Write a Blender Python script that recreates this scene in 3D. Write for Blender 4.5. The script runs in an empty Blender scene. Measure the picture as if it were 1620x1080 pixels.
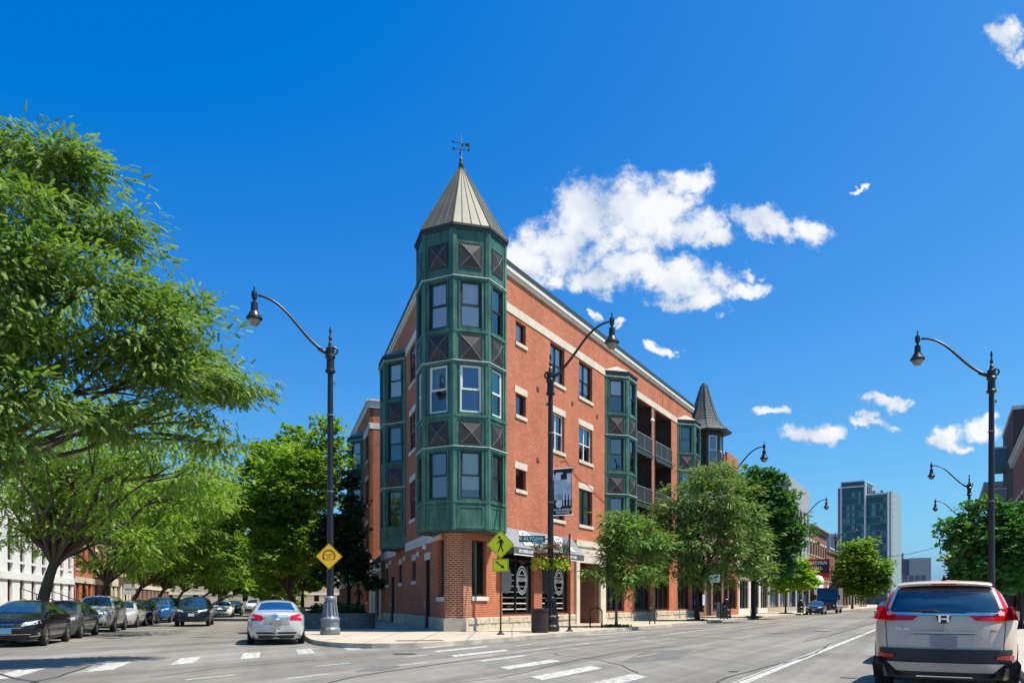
import bpy, math, random
import numpy as np
from mathutils import Vector, Matrix

random.seed(7)
RNG = np.random.default_rng(11)
SC = bpy.context.scene
COL = SC.collection
rad = math.radians

# ------------------------------------------------------------------ camera
cam_d = bpy.data.cameras.new("camera")
cam_d.lens = 28.33
cam_d.sensor_width = 36.0
cam_d.shift_y = 0.2537
cam_d.clip_end = 6000
cam = bpy.data.objects.new("camera", cam_d)
cam.location = (0, 0, 1.4)
cam.rotation_euler = (rad(90), 0, 0)
COL.objects.link(cam)
SC.camera = cam

# ------------------------------------------------------------------ sun, sky, exposure
SUN_EL = rad(64)
SUN_H = Vector((0.985, -0.17)).normalized()
S = Vector((SUN_H.x * math.cos(SUN_EL), SUN_H.y * math.cos(SUN_EL), math.sin(SUN_EL)))
sun_d = bpy.data.lights.new("sun", 'SUN')
sun_d.energy = 5.0
sun_d.angle = rad(0.53)
sun_d.color = (1.0, 0.94, 0.84)
sun = bpy.data.objects.new("sun", sun_d)
sun.rotation_euler = (-S).to_track_quat('-Z', 'Y').to_euler()
sun.location = (30, -10, 60)
COL.objects.link(sun)

SC.view_settings.view_transform = 'Standard'
SC.view_settings.look = 'None'
SC.view_settings.exposure = 0.62
SC.view_settings.gamma = 1.0
SC.view_settings.use_curve_mapping = False
SC.cycles.use_denoising = True
SC.cycles.use_adaptive_sampling = True
SC.cycles.adaptive_threshold = 0.02
SC.cycles.max_bounces = 6
SC.cycles.transparent_max_bounces = 8
SC.cycles.diffuse_bounces = 3
SC.cycles.glossy_bounces = 3
SC.cycles.caustics_reflective = False
SC.cycles.caustics_refractive = False

world = bpy.data.worlds.new("World")
SC.world = world
world.use_nodes = True
world.cycles.sampling_method = 'MANUAL'
world.cycles.sample_map_resolution = 512


def build_world():
    nt = world.node_tree
    N, L = nt.nodes, nt.links
    N.clear()
    out = N.new('ShaderNodeOutputWorld')
    sky = N.new('ShaderNodeTexSky')
    sky.sky_type = 'NISHITA'
    sky.sun_disc = False
    sky.sun_elevation = SUN_EL
    sky.sun_rotation = math.atan2(S.x, S.y)
    sky.altitude = 200
    sky.air_density = 1.0
    sky.dust_density = 1.6
    sky.ozone_density = 2.0
    # the camera's colour response to the clear sky: one tone curve per channel, the same in every direction
    sp_ = N.new('ShaderNodeSeparateColor')
    cb = N.new('ShaderNodeCombineColor')
    L.new(sky.outputs[0], sp_.inputs[0])

    def curve(sock, sub_, power, gain, top):
        a = N.new('ShaderNodeMath')
        a.operation = 'SUBTRACT'
        a.inputs[1].default_value = sub_
        L.new(sock, a.inputs[0])
        b = N.new('ShaderNodeMath')
        b.operation = 'MAXIMUM'
        b.inputs[1].default_value = 0.0
        L.new(a.outputs[0], b.inputs[0])
        c = N.new('ShaderNodeMath')
        c.operation = 'POWER'
        c.inputs[1].default_value = power
        L.new(b.outputs[0], c.inputs[0])
        d = N.new('ShaderNodeMath')
        d.operation = 'MULTIPLY'
        d.inputs[1].default_value = gain
        L.new(c.outputs[0], d.inputs[0])
        e = N.new('ShaderNodeMath')
        e.operation = 'MINIMUM'
        e.inputs[1].default_value = top
        L.new(d.outputs[0], e.inputs[0])
        return e.outputs[0]
    L.new(curve(sp_.outputs[0], 1.15, 1.0, 0.50, 2.6), cb.inputs[0])
    L.new(curve(sp_.outputs[1], 0.0, 1.22, 0.485, 4.2), cb.inputs[1])
    L.new(curve(sp_.outputs[2], 0.0, 0.60, 1.76, 6.0), cb.inputs[2])
    bg = N.new('ShaderNodeBackground')
    bg.inputs[1].default_value = 0.123
    L.new(cb.outputs[0], bg.inputs[0])
    # fair weather cumulus: soft blobs in direction space broken up by noise
    tc = N.new('ShaderNodeTexCoord')
    sep = N.new('ShaderNodeSeparateXYZ')
    L.new(tc.outputs['Generated'], sep.inputs[0])

    def math_n(op, a, b=None, c=None, clamp=False):
        m = N.new('ShaderNodeMath')
        m.operation = op
        m.use_clamp = clamp
        for i, v in enumerate((a, b, c)):
            if v is None:
                continue
            if isinstance(v, (int, float)):
                m.inputs[i].default_value = v
            else:
                L.new(v, m.inputs[i])
        return m.outputs[0]
    ysafe = math_n('MAXIMUM', sep.outputs[1], 0.02)
    u = math_n('DIVIDE', sep.outputs[0], ysafe)
    v = math_n('DIVIDE', sep.outputs[2], ysafe)
    comb = N.new('ShaderNodeCombineXYZ')
    L.new(u, comb.inputs[0])
    L.new(v, comb.inputs[1])
    # warp
    nz = N.new('ShaderNodeTexNoise')
    nz.inputs['Scale'].default_value = 11
    nz.inputs['Detail'].default_value = 6
    nz.inputs['Roughness'].default_value = 0.62
    L.new(comb.outputs[0], nz.inputs['Vector'])
    warp = N.new('ShaderNodeVectorMath')
    warp.operation = 'MULTIPLY_ADD'
    warp.inputs[1].default_value = (0.13, 0.085, 0)
    L.new(nz.outputs['Color'], warp.inputs[0])
    off = N.new('ShaderNodeVectorMath')
    off.operation = 'SUBTRACT'
    off.inputs[1].default_value = (0.065, 0.0425, 0)
    L.new(comb.outputs[0], off.inputs[0])
    L.new(off.outputs[0], warp.inputs[2])
    blobs = [(838, 415, 45, 38), (880, 385, 62, 45), (935, 350, 66, 50), (1000, 335, 80, 55), (1062, 318, 50, 48),
             (1092, 278, 30, 26), (1010, 375, 70, 26), (1100, 355, 40, 30), (1135, 378, 30, 15), (1190, 345, 52, 24),
             (1235, 362, 42, 18), (1275, 368, 30, 22), (945, 437, 48, 24), (1000, 418, 56, 34), (1060, 435, 70, 32),
             (1120, 445, 60, 27), (1090, 470, 60, 16), (1185, 460, 44, 15), (1205, 435, 18, 10), (880, 440, 22, 18),
             (1255, 683, 26, 15), (1295, 676, 34, 12), (1214, 656, 20, 8), (1404, 638, 22, 10), (1384, 664, 32, 7),
             (1420, 670, 24, 9), (1500, 684, 20, 15), (1516, 698, 18, 12), (1556, 676, 30, 19), (1600, 55, 30, 24),
             (1618, 85, 24, 16), (1035, 551, 16, 8), (986, 499, 12, 9), (940, 496, 12, 7), (1378, 300, 9, 4), (1580, 662, 14, 16)]
    prev = None
    for (px, py, rx, ry) in blobs:
        s = N.new('ShaderNodeVectorMath')
        s.operation = 'SUBTRACT'
        L.new(warp.outputs[0], s.inputs[0])
        s.inputs[1].default_value = ((px - 810) / 1275, (951 - py) / 1275, 0)
        m = N.new('ShaderNodeVectorMath')
        m.operation = 'MULTIPLY'
        L.new(s.outputs[0], m.inputs[0])
        m.inputs[1].default_value = (1275 / (rx * 1.25), 1275 / (ry * 1.25), 0)
        ln = N.new('ShaderNodeVectorMath')
        ln.operation = 'LENGTH'
        L.new(m.outputs[0], ln.inputs[0])
        val = math_n('SUBTRACT', 1.0, ln.outputs['Value'])
        if prev is None:
            prev = val
        else:
            prev = math_n('SMOOTH_MAX', prev, val, 0.25)
    n2 = N.new('ShaderNodeTexNoise')
    n2.inputs['Scale'].default_value = 30
    n2.inputs['Detail'].default_value = 12
    n2.inputs['Roughness'].default_value = 0.66
    L.new(comb.outputs[0], n2.inputs['Vector'])
    nn = math_n('SUBTRACT', n2.outputs['Fac'], 0.5)
    dens = math_n('MULTIPLY_ADD', nn, 1.75, prev)
    ramp = N.new('ShaderNodeMapRange')
    ramp.interpolation_type = 'SMOOTHSTEP'
    ramp.inputs['From Min'].default_value = 0.0
    ramp.inputs['From Max'].default_value = 0.62
    L.new(dens, ramp.inputs['Value'])
    front = math_n('GREATER_THAN', sep.outputs[1], 0.02)
    mask = math_n('MULTIPLY', ramp.outputs[0], front)
    # cloud body tone follows its thickness
    tone = N.new('ShaderNodeMapRange')
    tone.inputs['From Min'].default_value = 0.1
    tone.inputs['From Max'].default_value = 0.75
    L.new(dens, tone.inputs['Value'])
    n3 = N.new('ShaderNodeTexNoise')
    n3.inputs['Scale'].default_value = 15
    n3.inputs['Detail'].default_value = 5
    L.new(comb.outputs[0], n3.inputs['Vector'])
    n3m = N.new('ShaderNodeMapRange')
    n3m.inputs['From Min'].default_value = 0.36
    n3m.inputs['From Max'].default_value = 0.58
    L.new(n3.outputs['Fac'], n3m.inputs['Value'])
    # sunlit crowns are denser and brighter than the thin shaded hollows
    tone2 = math_n('ADD', math_n('MULTIPLY', tone.outputs[0], 0.45), math_n('MULTIPLY', n3m.outputs[0], 0.6), clamp=True)
    cr = N.new('ShaderNodeMix')
    cr.data_type = 'RGBA'
    cr.inputs[6].default_value = (0.28, 0.37, 0.49, 1)
    cr.inputs[7].default_value = (0.63, 0.64, 0.66, 1)
    L.new(tone2, cr.inputs[0])
    bg2 = N.new('ShaderNodeBackground')
    bg2.inputs[1].default_value = 1.0
    L.new(cr.outputs[2], bg2.inputs[0])
    mask2 = math_n('MULTIPLY', mask, 0.97)
    mix = N.new('ShaderNodeMixShader')
    L.new(mask2, mix.inputs[0])
    L.new(bg.outputs[0], mix.inputs[1])
    L.new(bg2.outputs[0], mix.inputs[2])
    L.new(mix.outputs[0], out.inputs['Surface'])


build_world()

# ------------------------------------------------------------------ materials
MATS = {}


def base_mat(name):
    m = bpy.data.materials.new(name)
    m.use_nodes = True
    nt = m.node_tree
    b = nt.nodes['Principled BSDF']
    MATS[name] = m
    return m, nt, b


def noise(nt, scale, detail=4, rough=0.6, coord='Object', vec_scale=None):
    tc = nt.nodes.new('ShaderNodeTexCoord')
    n = nt.nodes.new('ShaderNodeTexNoise')
    n.inputs['Scale'].default_value = scale
    n.inputs['Detail'].default_value = detail
    n.inputs['Roughness'].default_value = rough
    src = tc.outputs[coord]
    if vec_scale:
        mp = nt.nodes.new('ShaderNodeMapping')
        mp.inputs['Scale'].default_value = vec_scale
        nt.links.new(src, mp.inputs['Vector'])
        src = mp.outputs[0]
    nt.links.new(src, n.inputs['Vector'])
    return n


def mapr(nt, sock, a, b, c, d):
    m = nt.nodes.new('ShaderNodeMapRange')
    for k, v in zip(('From Min', 'From Max', 'To Min', 'To Max'), (a, b, c, d)):
        m.inputs[k].default_value = v
    nt.links.new(sock, m.inputs['Value'])
    return m.outputs[0]


def mulcol(nt, col_in, fac_sock):
    m = nt.nodes.new('ShaderNodeMix')
    m.data_type = 'RGBA'
    m.blend_type = 'MULTIPLY'
    m.inputs[0].default_value = 1
    if isinstance(col_in, tuple):
        m.inputs[6].default_value = (*col_in, 1)
    else:
        nt.links.new(col_in, m.inputs[6])
    nt.links.new(fac_sock, m.inputs[7])
    return m.outputs[2]


def mk(name, col, rough=0.6, metal=0.0, var=0.12, scale=3.0, bump=0.0, bscale=30.0, spec=0.5, coat=0.0, emit=0.0, vec_scale=None):
    m, nt, b = base_mat(name)
    b.inputs['Roughness'].default_value = rough
    b.inputs['Metallic'].default_value = metal
    b.inputs['Specular IOR Level'].default_value = spec
    b.inputs['Coat Weight'].default_value = coat
    b.inputs['Base Color'].default_value = (*col, 1)
    if var > 0:
        n = noise(nt, scale, 6, 0.65, vec_scale=vec_scale)
        f = mapr(nt, n.outputs['Fac'], 0.3, 0.7, 1 - var, 1 + var)
        nt.links.new(mulcol(nt, tuple(col), f), b.inputs['Base Color'])
    if bump > 0:
        n2 = noise(nt, bscale, 5, 0.6)
        bp = nt.nodes.new('ShaderNodeBump')
        bp.inputs['Strength'].default_value = bump
        bp.inputs['Distance'].default_value = 0.02
        nt.links.new(n2.outputs['Fac'], bp.inputs['Height'])
        nt.links.new(bp.outputs[0], b.inputs['Normal'])
    return m


def mk_brick(name, c1, c2, mortar, bw=0.235, rh=0.083, ms=0.011, big=0.14):
    m, nt, b = base_mat(name)
    b.inputs['Roughness'].default_value = 0.85
    b.inputs['Specular IOR Level'].default_value = 0.25
    uv = nt.nodes.new('ShaderNodeUVMap')
    uv.uv_map = 'UV'
    br = nt.nodes.new('ShaderNodeTexBrick')
    br.inputs['Color1'].default_value = (*c1, 1)
    br.inputs['Color2'].default_value = (*c2, 1)
    br.inputs['Mortar'].default_value = (*mortar, 1)
    br.inputs['Scale'].default_value = 1
    br.inputs['Mortar Size'].default_value = ms
    br.inputs['Mortar Smooth'].default_value = 0.2
    br.inputs['Bias'].default_value = 0.0
    br.inputs['Brick Width'].default_value = bw
    br.inputs['Row Height'].default_value = rh
    nt.links.new(uv.outputs[0], br.inputs['Vector'])
    n = noise(nt, 0.55, 7, 0.7)
    f = mapr(nt, n.outputs['Fac'], 0.3, 0.7, 1 - big, 1 + big)
    n3 = noise(nt, 9, 3, 0.7)
    f3 = mapr(nt, n3.outputs['Fac'], 0.3, 0.7, 0.88, 1.12)
    c = mulcol(nt, br.outputs['Color'], f)
    st_ = noise(nt, 1.1, 6, 0.7, vec_scale=(1, 1, 0.07))
    c = mulcol(nt, c, mapr(nt, st_.outputs['Fac'], 0.34, 0.5, 0.86, 1.0))
    nt.links.new(mulcol(nt, c, f3), b.inputs['Base Color'])
    bp = nt.nodes.new('ShaderNodeBump')
    bp.invert = True
    bp.inputs['Strength'].default_value = 0.6
    bp.inputs['Distance'].default_value = 0.012
    nt.links.new(br.outputs['Fac'], bp.inputs['Height'])
    nt.links.new(bp.outputs[0], b.inputs['Normal'])
    return m


def mk_slabs(name, col, joint, w, jw, var=0.14, nscale=0.35, offset=0.0, rough=0.85):
    m, nt, b = base_mat(name)
    b.inputs['Roughness'].default_value = rough
    b.inputs['Specular IOR Level'].default_value = 0.2
    uv = nt.nodes.new('ShaderNodeUVMap')
    uv.uv_map = 'UV'
    br = nt.nodes.new('ShaderNodeTexBrick')
    br.offset = offset
    br.inputs['Color1'].default_value = (*col, 1)
    br.inputs['Color2'].default_value = (*[c * 0.93 for c in col], 1)
    br.inputs['Mortar'].default_value = (*joint, 1)
    br.inputs['Scale'].default_value = 1
    br.inputs['Mortar Size'].default_value = jw
    br.inputs['Brick Width'].default_value = w
    br.inputs['Row Height'].default_value = w
    nt.links.new(uv.outputs[0], br.inputs['Vector'])
    n = noise(nt, nscale, 8, 0.72)
    f = mapr(nt, n.outputs['Fac'], 0.3, 0.7, 1 - var, 1 + var)
    n3 = noise(nt, 14, 4, 0.7)
    f3 = mapr(nt, n3.outputs['Fac'], 0.3, 0.7, 0.9, 1.1)
    nt.links.new(mulcol(nt, mulcol(nt, br.outputs['Color'], f), f3), b.inputs['Base Color'])
    return m


def mk_asphalt():
    m, nt, b = base_mat('asphalt')
    b.inputs['Roughness'].default_value = 0.8
    b.inputs['Specular IOR Level'].default_value = 0.3
    a = noise(nt, 0.12, 7, 0.65)
    f1 = mapr(nt, a.outputs['Fac'], 0.3, 0.7, 0.86, 1.12)
    a2 = noise(nt, 1.3, 8, 0.7, vec_scale=(1, 0.35, 1))
    f2 = mapr(nt, a2.outputs['Fac'], 0.3, 0.7, 0.88, 1.1)
    a3 = noise(nt, 45, 3, 0.8)
    f3 = mapr(nt, a3.outputs['Fac'], 0.25, 0.75, 0.72, 1.28)
    # older darker repair patches
    tc = nt.nodes.new('ShaderNodeTexCoord')
    vo = nt.nodes.new('ShaderNodeTexVoronoi')
    vo.inputs['Scale'].default_value = 0.11
    nt.links.new(tc.outputs['Object'], vo.inputs['Vector'])
    sx = nt.nodes.new('ShaderNodeSeparateColor')
    nt.links.new(vo.outputs['Color'], sx.inputs[0])
    f4 = mapr(nt, sx.outputs[0], 0.0, 1.0, 0.93, 1.06)
    c = mulcol(nt, (0.225, 0.210, 0.178), f1)
    c = mulcol(nt, c, f2)
    c = mulcol(nt, c, f3)
    c = mulcol(nt, c, f4)
    # wheel tracks and oil drips drawn out along both streets
    for ang, sc_, lo in ((rad(28.3), (0.55, 0.018, 1), 0.64), (rad(-16.6), (0.6, 0.02, 1), 0.86)):
        tcx_ = nt.nodes.new('ShaderNodeTexCoord')
        mp = nt.nodes.new('ShaderNodeMapping')
        mp.inputs['Rotation'].default_value = (0, 0, ang)
        nt.links.new(tcx_.outputs['Object'], mp.inputs['Vector'])
        mp2 = nt.nodes.new('ShaderNodeMapping')
        mp2.inputs['Scale'].default_value = sc_
        nt.links.new(mp.outputs[0], mp2.inputs['Vector'])
        tn_ = nt.nodes.new('ShaderNodeTexNoise')
        tn_.inputs['Scale'].default_value = 1.6
        tn_.inputs['Detail'].default_value = 7
        tn_.inputs['Roughness'].default_value = 0.62
        nt.links.new(mp2.outputs[0], tn_.inputs['Vector'])
        c = mulcol(nt, c, mapr(nt, tn_.outputs['Fac'], 0.38, 0.62, lo, 1.06))
    sp = noise(nt, 2.6, 3, 0.8)
    c = mulcol(nt, c, mapr(nt, sp.outputs['Fac'], 0.22, 0.34, 0.62, 1.0))
    nt.links.new(c, b.inputs['Base Color'])
    bp = nt.nodes.new('ShaderNodeBump')
    bp.inputs['Strength'].default_value = 0.35
    bp.inputs['Distance'].default_value = 0.01
    nt.links.new(a3.outputs['Fac'], bp.inputs['Height'])
    nt.links.new(bp.outputs[0], b.inputs['Normal'])
    return m


def mk_paintmark(name, col, worn):
    """road paint, worn through to the asphalt in flakes"""
    m, nt, b = base_mat(name)
    b.inputs['Roughness'].default_value = 0.75
    n = noise(nt, 7, 8, 0.75)
    f = mapr(nt, n.outputs['Fac'], worn - 0.06, worn + 0.06, 1, 0)
    mx = nt.nodes.new('ShaderNodeMix')
    mx.data_type = 'RGBA'
    mx.inputs[6].default_value = (*col, 1)
    mx.inputs[7].default_value = (0.24, 0.226, 0.196, 1)
    inv = nt.nodes.new('ShaderNodeMath')
    inv.operation = 'SUBTRACT'
    inv.inputs[0].default_value = 1
    nt.links.new(f, inv.inputs[1])
    nt.links.new(inv.outputs[0], mx.inputs[0])
    nt.links.new(mx.outputs[2], b.inputs['Base Color'])
    return m


def mk_glass(name, tint=(0.35, 0.42, 0.42), gloss=0.35, rough=0.02, bump=0.0):
    m = bpy.data.materials.new(name)
    m.use_nodes = True
    MATS[name] = m
    nt = m.node_tree
    nt.nodes.clear()
    out = nt.nodes.new('ShaderNodeOutputMaterial')
    tr = nt.nodes.new('ShaderNodeBsdfTransparent')
    tr.inputs[0].default_value = (*tint, 1)
    gl = nt.nodes.new('ShaderNodeBsdfGlossy')
    gl.inputs['Color'].default_value = (0.95, 0.97, 1, 1)
    gl.inputs['Roughness'].default_value = rough
    fr = nt.nodes.new('ShaderNodeFresnel')
    fr.inputs['IOR'].default_value = 1.5
    add = nt.nodes.new('ShaderNodeMath')
    add.operation = 'MULTIPLY_ADD'
    add.use_clamp = True
    add.inputs[1].default_value = 1.2
    add.inputs[2].default_value = gloss
    nt.links.new(fr.outputs[0], add.inputs[0])
    mx = nt.nodes.new('ShaderNodeMixShader')
    nt.links.new(add.outputs[0], mx.inputs[0])
    nt.links.new(tr.outputs[0], mx.inputs[1])
    nt.links.new(gl.outputs[0], mx.inputs[2])
    if bump:
        n = noise(nt, 1.4, 2, 0.4)
        bp = nt.nodes.new('ShaderNodeBump')
        bp.inputs['Strength'].default_value = bump
        bp.inputs['Distance'].default_value = 0.05
        nt.links.new(n.outputs['Fac'], bp.inputs['Height'])
        nt.links.new(bp.outputs[0], gl.inputs['Normal'])
    nt.links.new(mx.outputs[0], out.inputs[0])
    return m


def mk_leaf(name, c1, c2, trans=0.38):
    m = bpy.data.materials.new(name)
    m.use_nodes = True
    MATS[name] = m
    nt = m.node_tree
    nt.nodes.clear()
    out = nt.nodes.new('ShaderNodeOutputMaterial')
    at = nt.nodes.new('ShaderNodeAttribute')
    at.attribute_name = 'rnd'
    mx = nt.nodes.new('ShaderNodeMix')
    mx.data_type = 'RGBA'
    mx.inputs[6].default_value = (*c1, 1)
    mx.inputs[7].default_value = (*c2, 1)
    nt.links.new(at.outputs['Fac'], mx.inputs[0])
    df = nt.nodes.new('ShaderNodeBsdfDiffuse')
    tl = nt.nodes.new('ShaderNodeBsdfTranslucent')
    gl = nt.nodes.new('ShaderNodeBsdfGlossy')
    gl.inputs['Roughness'].default_value = 0.55
    gl.inputs['Color'].default_value = (0.8, 0.85, 0.8, 1)
    nt.links.new(mx.outputs[2], df.inputs[0])
    tcol = nt.nodes.new('ShaderNodeMix')
    tcol.data_type = 'RGBA'
    tcol.blend_type = 'MULTIPLY'
    tcol.inputs[0].default_value = 1
    tcol.inputs[7].default_value = (1.35, 1.5, 0.6, 1)
    nt.links.new(mx.outputs[2], tcol.inputs[6])
    nt.links.new(tcol.outputs[2], tl.inputs[0])
    m1 = nt.nodes.new('ShaderNodeMixShader')
    m1.inputs[0].default_value = trans
    nt.links.new(df.outputs[0], m1.inputs[1])
    nt.links.new(tl.outputs[0], m1.inputs[2])
    m2 = nt.nodes.new('ShaderNodeMixShader')
    m2.inputs[0].default_value = 0.03
    nt.links.new(m1.outputs[0], m2.inputs[1])
    nt.links.new(gl.outputs[0], m2.inputs[2])
    nt.links.new(m2.outputs[0], out.inputs[0])
    return m


BR_MORTAR = (0.36, 0.25, 0.19)
mk_brick('brick', (0.49, 0.142, 0.070), (0.37, 0.100, 0.048), (0.50, 0.235, 0.145), rh=.10, bw=.26, ms=.014)
mk_brick('brick_pier', (0.36, 0.092, 0.036), (0.24, 0.062, 0.028), (0.58, 0.40, 0.26), bw=.22, rh=.088, ms=.014)
mk_brick('brick_brown', (0.20, 0.085, 0.055), (0.25, 0.10, 0.06), (0.26, 0.2, 0.16))
mk_brick('brick_red', (0.33, 0.07, 0.045), (0.27, 0.06, 0.04), (0.3, 0.2, 0.16))
mk_brick('brick_tan', (0.46, 0.36, 0.25), (0.40, 0.31, 0.22), (0.5, 0.44, 0.36))
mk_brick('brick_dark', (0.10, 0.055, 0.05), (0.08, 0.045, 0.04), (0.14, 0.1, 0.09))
mk('limestone', (0.60, 0.53, 0.42), 0.85, var=0.14, scale=2.2, bump=0.25, bscale=14, spec=0.2)
mk('limestone_pale', (0.66, 0.62, 0.55), 0.8, var=0.1, scale=2, bump=0.1, bscale=14, spec=0.2)
mk('rough_stone', (0.50, 0.43, 0.32), 0.9, var=0.3, scale=4, bump=0.9, bscale=9, spec=0.2)
mk('smooth_stone', (0.52, 0.46, 0.36), 0.85, var=0.12, scale=3, bump=0.2, bscale=12, spec=0.2)
mk('planter_stone', (0.17, 0.17, 0.16), 0.9, var=0.3, scale=5, bump=0.8, bscale=9, spec=0.2)


def mk_weathered(name, col, faded, rough=0.45):
    """old painted sheet metal: chalky fading, rain streaks, small chips"""
    m, nt, b = base_mat(name)
    n1 = noise(nt, 1.1, 7, 0.7, vec_scale=(1, 1, 0.5))
    f1 = mapr(nt, n1.outputs['Fac'], 0.42, 0.66, 0.0, 0.75)
    mx = nt.nodes.new('ShaderNodeMix')
    mx.data_type = 'RGBA'
    mx.inputs[6].default_value = (*col, 1)
    mx.inputs[7].default_value = (*faded, 1)
    nt.links.new(f1, mx.inputs[0])
    n2 = noise(nt, 4.5, 6, 0.7, vec_scale=(1, 1, 0.10))
    c = mulcol(nt, mx.outputs[2], mapr(nt, n2.outputs['Fac'], 0.33, 0.62, 0.62, 1.18))
    n3 = noise(nt, 22, 3, 0.7)
    chip = mapr(nt, n3.outputs['Fac'], 0.70, 0.73, 0.0, 0.8)
    mc = nt.nodes.new('ShaderNodeMix')
    mc.data_type = 'RGBA'
    nt.links.new(chip, mc.inputs[0])
    nt.links.new(c, mc.inputs[6])
    mc.inputs[7].default_value = (0.4, 0.42, 0.38, 1)
    nt.links.new(mc.outputs[2], b.inputs['Base Color'])
    nt.links.new(mapr(nt, n1.outputs['Fac'], 0.3, 0.7, rough - .1, rough + .2), b.inputs['Roughness'])
    bp = nt.nodes.new('ShaderNodeBump')
    bp.inputs['Strength'].default_value = 0.25
    bp.inputs['Distance'].default_value = 0.03
    nb_ = noise(nt, 1.6, 3, 0.5)
    nt.links.new(nb_.outputs['Fac'], bp.inputs['Height'])
    nt.links.new(bp.outputs[0], b.inputs['Normal'])
    return m


mk_weathered('green_paint', (0.022, 0.088, 0.058), (0.065, 0.195, 0.135))
mk_weathered('green_trim', (0.030, 0.110, 0.074), (0.095, 0.24, 0.17))
mk('drip_metal', (0.55, 0.55, 0.50), 0.5, var=0.3, scale=5)
mk('dark_panel', (0.036, 0.026, 0.022), 0.5, var=0.25, scale=3)
mk('gutter', (0.03, 0.045, 0.04), 0.5, var=0.2)
mk('copper_roof', (0.105, 0.102, 0.066), 0.5, metal=0.15, var=0.25, scale=1.3, spec=0.5, vec_scale=(1, 1, 0.3))
mk('cap_metal', (0.42, 0.41, 0.34), 0.45, metal=0.2, var=0.2)
mk('roof_teal', (0.06, 0.2, 0.2), 0.4, var=0.2)
mk('win_dark', (0.018, 0.018, 0.018), 0.45, var=0.1)
mk('door_black', (0.012, 0.012, 0.012), 0.85, var=0.2, spec=0.1)
mk('maroon', (0.12, 0.02, 0.03), 0.5, var=0.1)
mk('win_white', (0.75, 0.75, 0.72), 0.5, var=0.05)
mk('win_grey', (0.16, 0.17, 0.17), 0.5, var=0.08)
mk('interior', (0.03, 0.028, 0.025), 0.9, var=0.2, scale=1)
mk('blind_white', (0.82, 0.84, 0.85), 0.7, var=0.06, vec_scale=(1, 1, 22), scale=2)
mk('blind_tan', (0.62, 0.58, 0.48), 0.8, var=0.1)
mk('blind_grey', (0.22, 0.22, 0.21), 0.8, var=0.25, vec_scale=(0.6, 0.6, 26), scale=2)
mk('blue_drape', (0.02, 0.07, 0.3), 0.5, var=0.4, scale=2, vec_scale=(3, 3, 0.5))
mk('teal_drape', (0.03, 0.32, 0.33), 0.6, var=0.2)
mk('sage_drape', (0.42, 0.5, 0.42), 0.8, var=0.2, scale=2, vec_scale=(6, 6, 0.1))
mk_glass('glass', (0.94, 0.96, 0.97), 0.11, bump=0.12)
mk_glass('glass_dark', (0.25, 0.28, 0.28), 0.10, bump=0.05)
mk_glass('shop_glass', (0.6, 0.64, 0.62), 0.02, bump=0.02)
mk('tower_glass', (0.008, 0.062, 0.075), 0.12, var=0.5, scale=0.12, spec=0.6)
mk('tower_glass_pale', (0.08, 0.20, 0.22), 0.25, var=0.3, scale=0.2)
mk('tower_white', (0.52, 0.56, 0.58), 0.6, var=0.06)
mk('tower_side', (0.24, 0.32, 0.33), 0.6, var=0.08)
mk('far_purple', (0.16, 0.14, 0.2), 0.8, var=0.1)
mk('far_grey', (0.33, 0.34, 0.35), 0.8, var=0.1)
mk('far_beige', (0.44, 0.42, 0.38), 0.8, var=0.1)
mk('black_metal', (0.012, 0.012, 0.014), 0.38, var=0.2, scale=8, spec=0.5)
mk('post_black', (0.02, 0.018, 0.02), 0.5, var=0.2)
mk('lamp_grey', (0.20, 0.215, 0.24), 0.42, metal=0.3, var=0.25, scale=5)
mk('lamp_glass', (0.22, 0.2, 0.18), 0.2, var=0.05)
mk('galvanised', (0.42, 0.44, 0.47), 0.45, metal=0.5, var=0.2)
mk('awning_grey', (0.21, 0.21, 0.225), 0.8, var=0.1, bump=0.1, bscale=40)
mk('valance', (0.09, 0.09, 0.095), 0.8, var=0.1)
mk('white_paint', (0.78, 0.78, 0.76), 0.6, var=0.06)
mk('white_wall', (0.74, 0.74, 0.74), 0.8, var=0.08, scale=1)
mk('sign_lime', (0.74, 0.78, 0.004), 0.45, var=0.04)
mk('sign_yellow', (0.80, 0.44, 0.015), 0.45, var=0.05)
mk('sign_black', (0.012, 0.012, 0.012), 0.5, var=0)
mk('sign_green', (0.012, 0.11, 0.085), 0.45, var=0.1)
mk('sign_mint', (0.25, 0.62, 0.52), 0.45, var=0.1)
mk('sign_brown', (0.12, 0.045, 0.012), 0.5, var=0)
mk('sign_back', (0.32, 0.33, 0.33), 0.5, metal=0.3, var=0.1)
mk('sign_red', (0.5, 0.02, 0.03), 0.5, var=0.1)
mk('banner_sky', (0.42, 0.56, 0.68), 0.7, var=0.25, scale=4)
mk('banner_black', (0.014, 0.015, 0.018), 0.7, var=0.1)
mk('banner_white', (0.72, 0.75, 0.78), 0.7, var=0.12, scale=12)
mk('banner_grey', (0.32, 0.38, 0.42), 0.7, var=0.3, scale=14)
mk_asphalt()
mk('ground', (0.17, 0.165, 0.13), 0.9, var=0.3, scale=0.05)
mk('tar', (0.055, 0.05, 0.046), 0.7, var=0.3, scale=4)
mk('manhole', (0.07, 0.065, 0.06), 0.6, metal=0.3, var=0.3, scale=20)
mk('patch_asphalt', (0.125, 0.118, 0.106), 0.85, var=0.2, scale=2, bump=0.3, bscale=45)
mk_slabs('concrete', (0.45, 0.385, 0.295), (0.20, 0.165, 0.13), 1.5, 0.022)
mk_slabs('concrete_grey', (0.40, 0.36, 0.30), (0.22, 0.2, 0.17), 1.5, 0.012)
mk('kerb_stone', (0.40, 0.36, 0.30), 0.85, var=0.3, scale=1.2, bump=0.3, bscale=12)
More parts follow.
